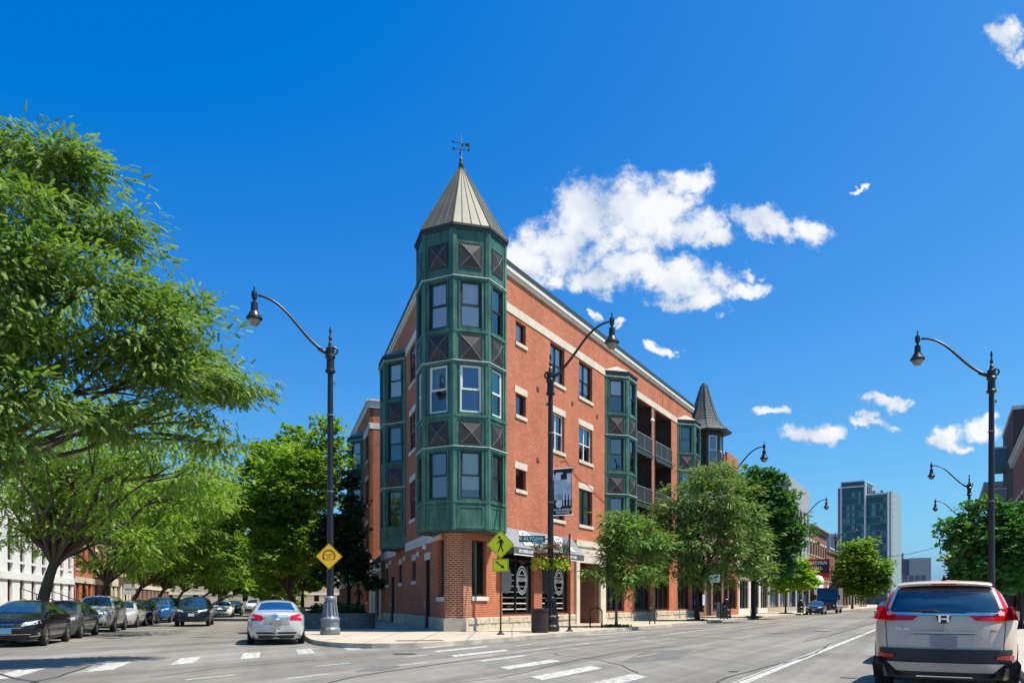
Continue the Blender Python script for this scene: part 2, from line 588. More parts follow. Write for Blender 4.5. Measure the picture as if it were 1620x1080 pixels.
mk('tactile', (0.17, 0.11, 0.08), 0.8, var=0.3, scale=6)
mk('soil', (0.06, 0.045, 0.03), 0.95, var=0.4, scale=8, bump=0.8, bscale=20)
mk_paintmark('mark_white', (0.52, 0.505, 0.46), 0.515)
mk_paintmark('mark_worn', (0.50, 0.49, 0.45), 0.50)
mk_paintmark('mark_orange', (0.48, 0.30, 0.16), 0.44)
mk('bark', (0.085, 0.062, 0.045), 0.95, var=0.35, scale=5, bump=0.9, bscale=14, vec_scale=(1, 1, 0.25))
mk('bark_pale', (0.16, 0.14, 0.11), 0.95, var=0.3, scale=5, bump=0.6, bscale=16, vec_scale=(1, 1, 0.25))
mk('bark_dark', (0.03, 0.022, 0.018), 0.95, var=0.3, scale=5, bump=0.6, bscale=16)
mk_leaf('leaf_locust', (0.07, 0.145, 0.026), (0.22, 0.31, 0.06), 0.40)
mk_leaf('leaf_street', (0.095, 0.19, 0.022), (0.27, 0.38, 0.045), 0.46)
mk_leaf('leaf_linden', (0.065, 0.155, 0.018), (0.20, 0.31, 0.04), 0.38)
mk_leaf('leaf_pale', (0.095, 0.17, 0.042), (0.22, 0.31, 0.08), 0.34)
mk_leaf('leaf_young', (0.085, 0.17, 0.03), (0.19, 0.29, 0.05), 0.34)
mk_leaf('leaf_deep', (0.03, 0.115, 0.026), (0.11, 0.25, 0.055), 0.32)
mk_leaf('leaf_dark', (0.016, 0.05, 0.016), (0.045, 0.10, 0.03), 0.25)
mk_leaf('leaf_lime', (0.20, 0.34, 0.02), (0.30, 0.44, 0.03), 0.42)
mk_leaf('leaf_fern', (0.20, 0.30, 0.015), (0.5, 0.55, 0.03), 0.36)
mk_leaf('leaf_spike', (0.10, 0.05, 0.03), (0.22, 0.16, 0.06), 0.2)
mk_leaf('leaf_bloom', (0.55, 0.12, 0.04), (0.45, 0.06, 0.05), 0.2)
mk_leaf('leaf_ivy', (0.05, 0.12, 0.03), (0.16, 0.26, 0.08), 0.3)
mk('tyre', (0.012, 0.012, 0.012), 0.8, var=0.1)
mk('rim', (0.55, 0.56, 0.58), 0.28, metal=0.9, var=0.0)
mk('rim_dark', (0.1, 0.1, 0.1), 0.35, metal=0.7, var=0.0)
mk('arch_black', (0.006, 0.006, 0.006), 0.9, var=0)
mk('plastic_black', (0.014, 0.014, 0.015), 0.5, var=0.1)
mk('chrome', (0.78, 0.79, 0.8), 0.12, metal=1.0, var=0)
mk('skid_silver', (0.36, 0.35, 0.35), 0.3, metal=0.8, var=0.05)
mk('car_glass', (0.006, 0.011, 0.018), 0.04, var=0.0, spec=0.9, coat=1.0)
mk('car_glass_blue', (0.01, 0.035, 0.075), 0.05, var=0.25, scale=2, spec=0.9, coat=1.0)
mk('tail_red', (0.50, 0.004, 0.008), 0.15, var=0.15, scale=9, spec=0.4, coat=0.3)
mk('tail_clear', (0.62, 0.55, 0.55), 0.12, var=0.1, spec=0.7, coat=1.0)
mk('head_lamp', (0.55, 0.57, 0.6), 0.1, metal=0.3, var=0.25, scale=9, coat=1.0)
mk('plate_grey', (0.25, 0.245, 0.24), 0.6, var=0.04)
mk('plate_blue', (0.10, 0.26, 0.48), 0.5, var=0.15, scale=12)
mk('plate_white', (0.62, 0.62, 0.66), 0.5, var=0.1)
for nm, c, me in (('silver', (0.60, 0.60, 0.59), 0.35), ('warm_silver', (0.60, 0.46, 0.35), 0.1), ('black', (0.008, 0.006, 0.008), 0.0),
                  ('dark_blue', (0.012, 0.018, 0.035), 0.2), ('grey', (0.12, 0.115, 0.11), 0.5), ('champagne', (0.46, 0.44, 0.38), 0.45),
                  ('white', (0.78, 0.78, 0.78), 0.0), ('blue', (0.01, 0.12, 0.36), 0.2), ('olive', (0.10, 0.10, 0.075), 0.4), ('red', (0.35, 0.015, 0.02), 0.1)):
    mk('paint_' + nm, c, 0.3, metal=me, var=0.05, spec=0.5, coat=1.0)
_b = MATS['paint_warm_silver'].node_tree.nodes['Principled BSDF']
_b.inputs['Coat Weight'].default_value = 0.35
_b.inputs['Roughness'].default_value = 0.38
_b.inputs['Specular IOR Level'].default_value = 0.35
for _n in ('black', 'dark_blue'):
    _b = MATS['paint_' + _n].node_tree.nodes['Principled BSDF']
    _b.inputs['Specular IOR Level'].default_value = 0.1
    _b.inputs['Roughness'].default_value = 0.2
    _b.inputs['Coat Weight'].default_value = 0.8

# ------------------------------------------------------------------ mesh helpers


class Frame:
    """upright plane: s along it, o outward, z up"""

    def __init__(s, origin, d, n=None):
        s.o = Vector((origin[0], origin[1]))
        s.d = Vector(d[:2]).normalized()
        s.n = Vector(n[:2]).normalized() if n is not None else Vector((s.d.y, -s.d.x))

    def P(s, a, o, z):
        p = s.o + s.d * a + s.n * o
        return (p.x, p.y, z)

    def xy(s, a, o=0.0):
        p = s.o + s.d * a + s.n * o
        return (p.x, p.y)


class MB:
    def __init__(s):
        s.v = []
        s.f = []

    def add(s, vs, fs):
        b = len(s.v)
        s.v.extend([tuple(p) for p in vs])
        s.f.extend([tuple(i + b for i in f) for f in fs])
        return s

    def hexa(s, p):
        """8 corners: bottom ring 0-3, top ring 4-7"""
        return s.add(p, [(3, 2, 1, 0), (4, 5, 6, 7), (0, 1, 5, 4), (1, 2, 6, 5), (2, 3, 7, 6), (3, 0, 4, 7)])

    def box(s, x0, x1, y0, y1, z0, z1):
        return s.hexa([(x0, y0, z0), (x1, y0, z0), (x1, y1, z0), (x0, y1, z0), (x0, y0, z1), (x1, y0, z1), (x1, y1, z1), (x0, y1, z1)])

    def fbox(s, F, a0, a1, o0, o1, z0, z1):
        """box in a frame (o1 is the outer side)"""
        q = [F.P(a0, o1, z0), F.P(a1, o1, z0), F.P(a1, o0, z0), F.P(a0, o0, z0)]
        t = [F.P(a0, o1, z1), F.P(a1, o1, z1), F.P(a1, o0, z1), F.P(a0, o0, z1)]
        return s.hexa(q + t)

    def quad(s, a, b, c, d):
        return s.add([a, b, c, d], [(0, 1, 2, 3)])

    def prism(s, pts, z0, z1):
        n = len(pts)
        vs = [(p[0], p[1], z0) for p in pts] + [(p[0], p[1], z1) for p in pts]
        fs = [tuple(range(n - 1, -1, -1)), tuple(range(n, 2 * n))] + [(i, (i + 1) % n, n + (i + 1) % n, n + i) for i in range(n)]
        return s.add(vs, fs)

    def lathe(s, prof, c=(0, 0, 0), n=16, cap=True):
        vs = []
        for (r, z) in prof:
            for i in range(n):
                a = 2 * math.pi * i / n
                vs.append((c[0] + r * math.cos(a), c[1] + r * math.sin(a), c[2] + z))
        fs = []
        for j in range(len(prof) - 1):
            for i in range(n):
                k = (i + 1) % n
                fs.append((j * n + i, j * n + k, (j + 1) * n + k, (j + 1) * n + i))
        if cap:
            fs.append(tuple(range(n - 1, -1, -1)))
            fs.append(tuple(range((len(prof) - 1) * n, len(prof) * n)))
        return s.add(vs, fs)

    def tube(s, path, radii, n=8, cap=True):
        path = [Vector(p) for p in path]
        if isinstance(radii, (int, float)):
            radii = [radii] * len(path)
        vs = []
        prevu = None
        for i, p in enumerate(path):
            a = path[max(0, i - 1)]
            b = path[min(len(path) - 1, i + 1)]
            t = (b - a)
            if t.length < 1e-6:
                t = Vector((0, 0, 1))
            t.normalize()
            ref = prevu if prevu is not None else (Vector((1, 0, 0)) if abs(t.x) < 0.8 else Vector((0, 1, 0)))
            u = (ref - t * ref.dot(t)).normalized()
            w = t.cross(u)
            prevu = u
            for k in range(n):
                an = 2 * math.pi * k / n
                vs.append(p + (u * math.cos(an) + w * math.sin(an)) * radii[i])
        fs = []
        for j in range(len(path) - 1):
            for k in range(n):
                m = (k + 1) % n
                fs.append((j * n + k, j * n + m, (j + 1) * n + m, (j + 1) * n + k))
        if cap:
            fs.append(tuple(range(n - 1, -1, -1)))
            fs.append(tuple(range((len(path) - 1) * n, len(path) * n)))
        return s.add(vs, fs)

    def build(s, name, mat, parent=None, org=None, smooth=False, uv=False, kind=None):
        me = bpy.data.meshes.new(name)
        org = org if org is not None else (tuple(parent['_org']) if parent is not None and '_org' in parent else (0, 0, 0))
        v = s.v
        if uv:
            uvs = []
            for f in s.f:
                a, b, c = (Vector(v[f[0]]), Vector(v[f[1]]), Vector(v[f[2]]))
                nn = (b - a).cross(c - a)
                if nn.length > 0:
                    nn.normalize()
                if abs(nn.z) < 0.75:
                    t = Vector((-nn.y, nn.x, 0))
                    t = t.normalized() if t.length > 1e-6 else Vector((1, 0, 0))
                    for i in f:
                        p = Vector(v[i])
                        uvs += [p.dot(t), p.z]
                else:
                    for i in f:
                        uvs += [v[i][0], v[i][1]]
        vv = [(p[0] - org[0], p[1] - org[1], p[2] - org[2]) for p in v]
        me.from_pydata(vv, [], s.f)
        if uv:
            l = me.uv_layers.new(name='UV')
            l.data.foreach_set('uv', uvs)
        if smooth:
            me.polygons.foreach_set('use_smooth', [True] * len(me.polygons))
        me.materials.append(MATS[mat])
        ob = bpy.data.objects.new(name, me)
        COL.objects.link(ob)
        if parent is not None:
            ob.parent = parent
            if '_org' in parent:
                ob['_org'] = tuple(parent['_org'])
        elif org != (0, 0, 0):
            ob.location = org
            ob['_org'] = org
        if kind:
            ob['kind'] = kind
        return ob


def tag(o, label=None, cat=None, group=None, kind=None):
    if label:
        o['label'] = label
    if cat:
        o['category'] = cat
    if group:
        o['group'] = group
    if kind:
        o['kind'] = kind
    return o


def thing(name, label, cat, org=(0, 0, 0), rz=0.0, group=None, local=False):
    """Empty at the base of a thing. local=True: parts come in the thing's own coordinates"""
    e = bpy.data.objects.new(name, None)
    e.empty_display_size = 0.2
    e.location = org
    e.rotation_euler = (0, 0, rz)
    COL.objects.link(e)
    e['_org'] = (0.0, 0.0, 0.0) if local else tuple(float(c) for c in org)
    return tag(e, label, cat, group)


def copy_tree(o, parent=None):
    c = o.copy()
    COL.objects.link(c)
    if parent is not None:
        c.parent = parent
    for ch in list(o.children):
        copy_tree(ch, c)
    return c


def text_mesh(name, s, size, mat, parent, origin, xdir, ydir, extrude=0.004, align='CENTER', bold=0.0, org=None):
    """flat lettering laid out along xdir / ydir, centred on origin (world or thing coordinates)"""
    cu = bpy.data.curves.new(name, 'FONT')
    cu.body = s
    cu.size = size
    cu.align_x = align
    cu.align_y = 'CENTER'
    cu.extrude = extrude
    cu.offset = bold
    cu.resolution_u = 2
    tmp = bpy.data.objects.new(name + '_tmp', cu)
    COL.objects.link(tmp)
    dg = bpy.context.evaluated_depsgraph_get()
    me = bpy.data.meshes.new_from_object(tmp.evaluated_get(dg))
    bpy.data.objects.remove(tmp)
    bpy.data.curves.remove(cu)
    x = Vector(xdir).normalized()
    y = Vector(ydir).normalized()
    z = x.cross(y)
    og = Vector(origin)
    po = org if org is not None else (tuple(parent['_org']) if parent is not None and '_org' in parent else (0, 0, 0))
    M = Matrix(((x.x, y.x, z.x, og.x - po[0]), (x.y, y.y, z.y, og.y - po[1]), (x.z, y.z, z.z, og.z - po[2]), (0, 0, 0, 1)))
    me.transform(M)
    me.materials.clear()
    me.materials.append(MATS[mat])
    ob = bpy.data.objects.new(name, me)
    COL.objects.link(ob)
    ob.parent = parent
    if parent is not None and '_org' in parent:
        ob['_org'] = tuple(parent['_org'])
    return ob


# ------------------------------------------------------------------ the two streets
FPX, HX, HY, EYE = 1275.0, 810.0, 951.0, 1.4
DR = Vector((0.4743, 0.8803)).normalized()      # the avenue, running away to the right
DL = Vector((-0.2856, 0.9583)).normalized()     # the side street, running away to the left
FR = Frame((-2.05, 33.7), DR, (0.8803, -0.4743))   # avenue front of the corner building
FL = Frame((-2.75, 33.7), DL, (-0.9583, -0.2856))  # side street front


def gp(px, py, z=0.0):
    """point of the street plane seen at a photo pixel"""
    y = FPX * (EYE - z) / (py - HY)
    return ((px - HX) / FPX * y, y)


def at(px, py, y):
    return ((px - HX) / FPX * y, y, EYE + (HY - py) / FPX * y)


def st(name, mb, mat, uv=False, parent=None, kind='structure'):
    o = mb.build(name, mat, parent, uv=uv)
    if parent is None:
        o['kind'] = kind
    return o


g = MB()
g.quad((-2500, -900, -0.06), (2500, -900, -0.06), (2500, 3500, -0.06), (-2500, 3500, -0.06))
st('ground', g, 'ground')
g = MB()
g.quad((-160, -60, 0), (330, -60, 0), (330, 560, 0), (-160, 560, 0))
road = st('road', g, 'asphalt')

SW_R, SW_L = 4.3, 5.8        # kerb distance from the building fronts
RD_L, RD_R = 15.7, 19.0      # far kerbs
WALK = 0.15


def inter(F1, o1, F2, o2):
    """where two offset street lines cross"""
    a = F1.o + F1.n * o1
    b = F2.o + F2.n * o2
    det = F1.d.x * (-F2.d.y) - (-F2.d.x) * F1.d.y
    r = b - a
    t = (r.x * (-F2.d.y) - (-F2.d.x) * r.y) / det
    return a + F1.d * t


def arc(p_in, c, p_out, n=10):
    return [tuple((1 - t) ** 2 * p_in + 2 * t * (1 - t) * c + t * t * p_out) for t in [i / n for i in range(n + 1)]]


cor = inter(FR, SW_R, FL, SW_L)
tin = cor + DL * 9.0
tout = cor + DR * 9.5
curve = arc(tin, cor, tout, 14)
far_r = Vector(FR.xy(330, SW_R))
far_l = Vector(FL.xy(330, SW_L))
walk_poly = [tuple(far_l)] + curve + [tuple(far_r)]


def offset_path(path, dist):
    out = []
    for i, p in enumerate(path):
        a = Vector(path[max(0, i - 1)])
        b = Vector(path[min(len(path) - 1, i + 1)])
        t = (b - a).normalized()
        out.append((p[0] + -t.y * dist, p[1] + t.x * dist))
    return out


# path runs from the far end of the side street round the corner to the far end of the avenue;
# its left-hand side is the block
kerb_in = offset_path(walk_poly, 0.16)
mb = MB()
for i in range(len(walk_poly) - 1):
    a, b, c, d = walk_poly[i], walk_poly[i + 1], kerb_in[i + 1], kerb_in[i]
    ax, bx = (Vector(a), Vector(b))
    mb.hexa([(a[0], a[1], -0.05), (b[0], b[1], -0.05), (c[0], c[1], -0.05), (d[0], d[1], -0.05),
             (a[0], a[1], WALK), (b[0], b[1], WALK), (c[0], c[1], WALK), (d[0], d[1], WALK)])
st('kerb', mb, 'kerb_stone')
mb = MB()
mb.prism(kerb_in[::1], -0.05, WALK - 0.004)
st('sidewalk', mb, 'concrete', uv=True)

# far side of the side street
mb = MB()
mb.fbox(FL, -60, 330, RD_L + 0.16, RD_L + 60, -0.05, WALK - 0.004)
st('sidewalk_far_side', mb, 'concrete_grey', uv=True)
mb = MB()
mb.fbox(FL, -60, 330, RD_L, RD_L + 0.16, -0.05, WALK)
st('kerb_far_side', mb, 'kerb_stone')
mb = MB()
mb.fbox(FR, -60, 330, RD_R + 0.16, RD_R + 60, -0.05, WALK - 0.004)
st('sidewalk_avenue_far_side', mb, 'concrete_grey', uv=True)
mb = MB()
mb.fbox(FR, -60, 330, RD_R, RD_R + 0.16, -0.05, WALK)
st('kerb_avenue_far_side', mb, 'kerb_stone')


def mark(name, pts, mat, z=0.004):
    m = MB()
    m.add([(p[0], p[1], z) for p in pts], [tuple(range(len(pts)))])
    return m.build(name, mat, road)


def bar(name, c, d, length, width, mat, skew=None, z=0.004):
    d = Vector(d).normalized()
    w = Vector(skew).normalized() if skew is not None else Vector((-d.y, d.x))
    c = Vector(c)
    pts = [c - d * length / 2 - w * width / 2, c + d * length / 2 - w * width / 2, c + d * length / 2 + w * width / 2, c - d * length / 2 + w * width / 2]
    a = (pts[1] - pts[0])
    b = (pts[2] - pts[1])
    if a.x * b.y - a.y * b.x < 0:
        pts = pts[::-1]
    return mark(name, pts, mat, z)


# crosswalk over the side street
c0 = Vector((-3.93, 26.2))
for i in range(-1, 8):
    c = c0 - DR * 2.0 * i
    bar('crosswalk_stripe', c, DL, 2.3, 0.62, 'mark_white' if i not in (1, 2) else 'mark_worn', skew=DR)
# crosswalk over the avenue
c0 = Vector((-2.35, 26.6))
dd = Vector((0.31, -0.95)).normalized()
for i, (t, ln, w) in enumerate(((0.0, 2.6, .4), (1.1, 2.9, .45), (2.9, 2.9, .5), (4.9, 2.9, .55), (7.0, 2.4, .35), (9.0, 2.6, .62), (11.2, 2.9, .65), (13.2, 2.9, .65), (15.2, 2.9, .65))):
    bar('crosswalk_stripe', c0 + dd * t, DR, ln, w, 'mark_worn' if i in (4, 7) else 'mark_white', skew=dd)
# dotted guide lines through the crossing
for (s0, o) in ((-19.2, 5.8), (-15.8, 5.8), (-12.6, 5.8), (-6.6, 5.8), (-3.4, 5.8), (-18.2, 7.25), (-14.8, 7.25), (-8.3, 7.25), (-5.2, 7.25), (-2.4, 7.25), (0.6, 7.25), (3.6, 7.25)):
    bar('lane_dash', FR.xy(s0 + 1, o), DR, 1.1, 0.11, 'mark_white')
# solid edge lines and faded centre line
bar('lane_line', FR.xy(105, 7.25), DR, 200, 0.13, 'mark_white')
bar('lane_line', FR.xy(70, 14.7), DR, 190, 0.16, 'mark_white')
bar('lane_line', FR.xy(-16, 14.55), DR, 30, 0.05, 'mark_worn')
for k in range(14):
    bar('lane_dash', FR.xy(-8.5 + 6.0 * k, 10.9), DR, 1.8, 0.10, 'mark_orange')
# kerbside ladder marks
for k, s0 in enumerate((8.0, 11.0)):
    bar('crosswalk_stripe', FR.xy(s0 - 4.5, 4.75 + 0.25 * k), Vector((0.62, 0.785)), 2.6, 0.35, 'mark_white')


def seam(pxs, w=0.05, wob=0.03):
    pts = [Vector(gp(*p)) for p in pxs]
    fine = []
    for a, b in zip(pts[:-1], pts[1:]):
        n = max(2, int((b - a).length / 0.7))
        for i in range(n):
            t = i / n
            fine.append(a.lerp(b, t) + Vector((random.uniform(-wob, wob), random.uniform(-wob, wob))))
    fine.append(pts[-1])
    m = MB()
    vs = []
    for i, p in enumerate(fine):
        t = (fine[min(i + 1, len(fine) - 1)] - fine[max(0, i - 1)]).normalized()
        n = Vector((-t.y, t.x)) * w * random.uniform(0.6, 1.2) * 0.5
        vs += [(p.x + n.x, p.y + n.y, 0.007), (p.x - n.x, p.y - n.y, 0.007)]
    m.add(vs, [(2 * i, 2 * i + 1, 2 * i + 3, 2 * i + 2) for i in range(len(fine) - 1)])
    return m.build('tar_seam', 'tar', road)


seam([(500, 1084), (560, 1070), (640, 1058), (760, 1041), (880, 1025), (960, 1017), (1040, 1009), (1130, 999)], 0.05)
seam([(1120, 1086), (1150, 1071), (1200, 1058), (1260, 1043), (1290, 1034), (1315, 1017)], 0.06)
seam([(1316, 1004), (1345, 996), (1370, 988), (1400, 981)], 0.09)
seam([(1205, 1001), (1260, 1003), (1315, 1004)], 0.10)
seam([(1272, 1014), (1300, 1009), (1316, 1005)], 0.08)
seam([(1060, 1007), (1120, 1009), (1180, 1011)], 0.10)
seam([(40, 1082), (90, 1070), (140, 1054)], 0.09)
seam([(-10, 1064), (30, 1074), (60, 1079)], 0.10)
seam([(700, 1082), (790, 1072), (900, 1046), (985, 1030), (1060, 1022)], 0.035, .05)
seam([(860, 1030), (885, 1036), (930, 1040), (990, 1052), (1010, 1064)], 0.03, .08)
seam([(240, 1070), (330, 1058), (420, 1050), (500, 1043)], 0.035, .05)
mark('asphalt_patch', [gp(980, 1048), gp(1072, 1043), gp(1098, 1026), gp(1022, 1029)], 'patch_asphalt', 0.0022)
mark('asphalt_patch', [gp(560, 1062), gp(612, 1060), gp(640, 1052), gp(592, 1053)], 'patch_asphalt', 0.0022)
seam([(180, 1012), (260, 1006), (380, 1000)], 0.05)
mark('asphalt_patch', [gp(-30, 1086), gp(70, 1080), gp(138, 1053), gp(95, 1052), gp(20, 1060)], 'patch_asphalt', 0.0025)
mark('asphalt_patch', [gp(1262, 1000), gp(1312, 999), gp(1290, 996), gp(1255, 997)], 'patch_asphalt', 0.0025)
# utility covers
for (px, py, r) in ((1300, 998, 0.35), (1160, 1062, 0.10), (640, 1034, 0.32)):
    c = gp(px, py)
    m = MB()
    m.lathe([(r, 0.003), (r, 0.009), (r * .86, 0.010), (r * .84, 0.006)], (c[0], c[1], 0), 20)
    m.build('utility_cover', 'manhole', road)
# ramp pad and tree pits on the walk
mb = MB()
c = Vector(gp(664, 1012.5, .15))
ra = Vector((0.95, 0.3)).normalized()
rb = Vector((-ra.y, ra.x))
pts = [c - ra * .75 - rb * .3, c + ra * .75 - rb * .3, c + ra * .75 + rb * .3, c - ra * .75 + rb * .3]
mb.prism([tuple(p) for p in pts], WALK - 0.02, WALK + 0.004)
sw = bpy.data.objects['sidewalk']
pad = mb.build('tactile_pad', 'tactile', sw)
dots = MB()
for i in range(12):
    for j in range(5):
        q = c + ra * (-.66 + .12 * i) + rb * (-.24 + .12 * j)
        dots.lathe([(0.025, 0), (0.018, 0.006)], (q.x, q.y, WALK + 0.004), 6)
dots.build('tactile_dots', 'tactile', pad)

# ------------------------------------------------------------------ building kit
def wall_holes(F, s0, s1, z0, z1, holes, th=0.22, o=0.0, ends=True):
    """upright wall sheet with rectangular openings and their reveals"""
    m = MB()
    ss = sorted({s0, s1} | {h[0] for h in holes if s0 < h[0] < s1} | {h[1] for h in holes if s0 < h[1] < s1})
    zs = sorted({z0, z1} | {h[2] for h in holes if z0 < h[2] < z1} | {h[3] for h in holes if z0 < h[3] < z1})
    for a, b in zip(ss[:-1], ss[1:]):
        run = None
        for c, d in zip(zs[:-1], zs[1:]):
            ms, mz = (a + b) / 2, (c + d) / 2
            if any(h[0] < ms < h[1] and h[2] < mz < h[3] for h in holes):
                continue
            m.quad(F.P(a, o, c), F.P(b, o, c), F.P(b, o, d), F.P(a, o, d))
    for h in holes:
        a, b, c, d = h[:4]
        i = o - th
        m.quad(F.P(a, o, c), F.P(a, o, d), F.P(a, i, d), F.P(a, i, c))
        m.quad(F.P(b, o, c), F.P(b, i, c), F.P(b, i, d), F.P(b, o, d))
        m.quad(F.P(a, o, d), F.P(b, o, d), F.P(b, i, d), F.P(a, i, d))
        m.quad(F.P(a, o, c), F.P(a, i, c), F.P(b, i, c), F.P(b, o, c))
    if ends:
        m.quad(F.P(s0, o, z0), F.P(s0, o, z1), F.P(s0, o - th, z1), F.P(s0, o - th, z0))
        m.quad(F.P(s1, o, z0), F.P(s1, o - th, z0), F.P(s1, o - th, z1), F.P(s1, o, z1))
        m.quad(F.P(s0, o, z1), F.P(s1, o, z1), F.P(s1, o - th, z1), F.P(s0, o - th, z1))
    return m


def window(F, bld, s0, s1, z0, z1, frame='win_dark', rec=0.12, fw=0.055, o=0.0, blind=None, bfrac=1.0, glass='glass', sill=None, lintel=None,
           split=1, rail=0.5, name='window', lh=0.32, sub=None, ext=0.12):
    """double-hung sash set in an opening: window > pane, blind, sill, lintel"""
    f = o - rec
    m = MB()
    d = 0.07
    m.fbox(F, s0, s1, f - d, f, z0, z0 + fw)
    m.fbox(F, s0, s1, f - d, f, z1 - fw, z1)
    m.fbox(F, s0, s0 + fw, f - d, f - .002, z0 + fw, z1 - fw)
    m.fbox(F, s1 - fw, s1, f - d, f - .002, z0 + fw, z1 - fw)
    xs = [s0 + fw] + [s0 + (s1 - s0) * k / split for k in range(1, split)] + [s1 - fw]
    for k in range(1, split):
        c = s0 + (s1 - s0) * k / split
        m.fbox(F, c - fw * .8, c + fw * .8, f - d, f - .003, z0 + fw, z1 - fw)
    zr = z0 + (z1 - z0) * rail if rail else None
    if zr:
        for a, b in zip(xs[:-1], xs[1:]):
            m.fbox(F, a, b, f - d * .9, f - .012, zr - fw * .5, zr + fw * .5)
            # sash stiles: the lower sash sits behind the upper one
            m.fbox(F, a, a + fw * .6, f - d, f - .02, zr + fw * .5, z1 - fw)
            m.fbox(F, b - fw * .6, b, f - d, f - .02, zr + fw * .5, z1 - fw)
    w = m.build(name, frame, bld)
    for a, b in zip(xs[:-1], xs[1:]):
        if zr:
            p = MB()
            p.quad(F.P(a, f - .03, zr), F.P(b, f - .03, zr), F.P(b, f - .03, z1 - fw), F.P(a, f - .03, z1 - fw))
            p.build('pane', glass, w)
            p = MB()
            p.quad(F.P(a, f - .055, z0 + fw), F.P(b, f - .055, z0 + fw), F.P(b, f - .055, zr), F.P(a, f - .055, zr))
            p.build('pane', glass, w)
        else:
            p = MB()
            p.quad(F.P(a, f - .04, z0 + fw), F.P(b, f - .04, z0 + fw), F.P(b, f - .04, z1 - fw), F.P(a, f - .04, z1 - fw))
            p.build('pane', glass, w)
    if blind:
        p = MB()
        zb = z1 - fw - (z1 - z0 - 2 * fw) * bfrac
        nn = 7
        # slightly bowed hanging blind
        for k in range(nn):
            a = s0 + fw + (s1 - s0 - 2 * fw) * k / nn
            b = s0 + fw + (s1 - s0 - 2 * fw) * (k + 1) / nn
            oo = f - .11 - (.012 if k % 2 else 0)
            o2 = f - .11 - (0 if k % 2 else .012)
            p.quad(F.P(a, oo, zb), F.P(b, o2, zb), F.P(b, o2, z1 - fw), F.P(a, oo, z1 - fw))
        p.build('blind', blind, w)
    if sill:
        p = MB()
        p.fbox(F, s0 - .08, s1 + .08, o - rec, o + .06, z0 - .17, z0 - .003)
        p.build('sill', sill, w)
    if lintel:
        p = MB()
        p.fbox(F, s0 - ext, s1 + ext, o - rec, o + .025, z1 + .003, z1 + lh)
        p.build('lintel', lintel, w)
    return w


def x_panel(F, bld, s0, s1, z0, z1, o, mat='dark_panel'):
    m = MB()
    fr = 0.035
    m.fbox(F, s0, s1, o, o + .02, z0, z0 + fr)
    m.fbox(F, s0, s1, o, o + .02, z1 - fr, z1)
    m.fbox(F, s0, s0 + fr, o, o + .02, z0 + fr, z1 - fr)
    m.fbox(F, s1 - fr, s1, o, o + .02, z0 + fr, z1 - fr)
    a, b, c, d = F.P(s0 + fr, o + .005, z0 + fr), F.P(s1 - fr, o + .005, z0 + fr), F.P(s1 - fr, o + .005, z1 - fr), F.P(s0 + fr, o + .005, z1 - fr)
    e = F.P((s0 + s1) / 2, o + .10, (z0 + z1) / 2)
    m.add([a, b, c, d, e], [(0, 1, 4), (1, 2, 4), (2, 3, 4), (3, 0, 4)])
    ob = m.build('spandrel_panel', mat, bld)
    r = MB()
    for p in (a, b, c, d):
        r.tube([p, e], 0.012, 5)
    r.build('cross_rib', 'win_grey' if mat == 'dark_panel' else 'green_trim', ob)
    return ob


LEVELS = [  # (kind, z0, z1) top to bottom for tower and bays
    ('win', 12.68, 14.58), ('panel', 11.36, 12.38), ('win', 9.20, 11.12), ('panel', 7.86, 8.82), ('win', 5.64, 7.58)]
TRIMS = (14.64, 12.48, 11.18, 9.00, 7.66, 5.46)


def bay_face(F, w, bld, wins, top, bottom, panel_top=False, levels=LEVELS, ww=0.90, dz=0.0, lit=False):
    """one painted face of a bay: plate with window openings, spandrel panels, trims.
    wins: list of dicts for the three windows from the top down"""
    a, b = (w - ww) / 2, (w + ww) / 2
    holes = []
    k = 0
    todo = []
    for kind, z0, z1 in levels:
        z0, z1 = z0 + dz, z1 + dz
        if kind == 'win':
            holes.append((a, b, z0, z1))
            todo.append((z0, z1, wins[k]))
            k += 1
    m = wall_holes(F, 0, w, bottom, top, holes, th=0.16, ends=False)
    wallo = m.build('bay_wall', 'green_paint', bld)
    for z0, z1, kw in todo:
        kk = dict(frame='win_dark', rec=0.05, fw=0.07)
        kk.update(kw)
        window(F, bld, a, b, z0, z1, **kk)
    for kind, z0, z1 in levels:
        if kind == 'panel':
            x_panel(F, bld, a - .02, b + .02, z0 + dz, z1 + dz, 0.012)
    if panel_top:
        x_panel(F, bld, a - .02, b + .02, 15.13, 16.14, 0.012)
    t = MB()
    for z in TRIMS:
        z += dz
        if z > top - .15:
            continue
        t.fbox(F, .0, w, 0, .05, z, z + .10)
    # corner pilasters and inner stiles
    for (p, q) in ((0.0, .13), (w - .13, w)):
        t.fbox(F, p, q, 0, .035, bottom + .05, top - .05)
    for z0, z1 in ((bottom + .10, 5.36 + dz),):
        # apron framing
        t.fbox(F, .16, w - .16, 0, .022, z0, z0 + .10)
        t.fbox(F, .16, w - .16, 0, .022, z1 - .08, z1)
        t.fbox(F, .16, .26, 0, .022, z0 + .1, z1 - .08)
        t.fbox(F, w - .26, w - .16, 0, .022, z0 + .1, z1 - .08)
    for kind, z0, z1 in levels:
        if kind == 'win':
            t.fbox(F, a - .07, a - .01, 0, .03, z0 + dz - .04, z1 + dz + .04)
            t.fbox(F, b + .01, b + .07, 0, .03, z0 + dz - .04, z1 + dz + .04)
    t.build('trim', 'green_trim', wallo)
    for z in (14.74, 11.28, 7.76):
        z += dz
        if z < top - .1:
            d = MB()
            d.fbox(F, -.01, w + .01, .0, .075, z, z + .035)
            d.build('drip_edge', 'drip_metal', wallo)
    return wallo


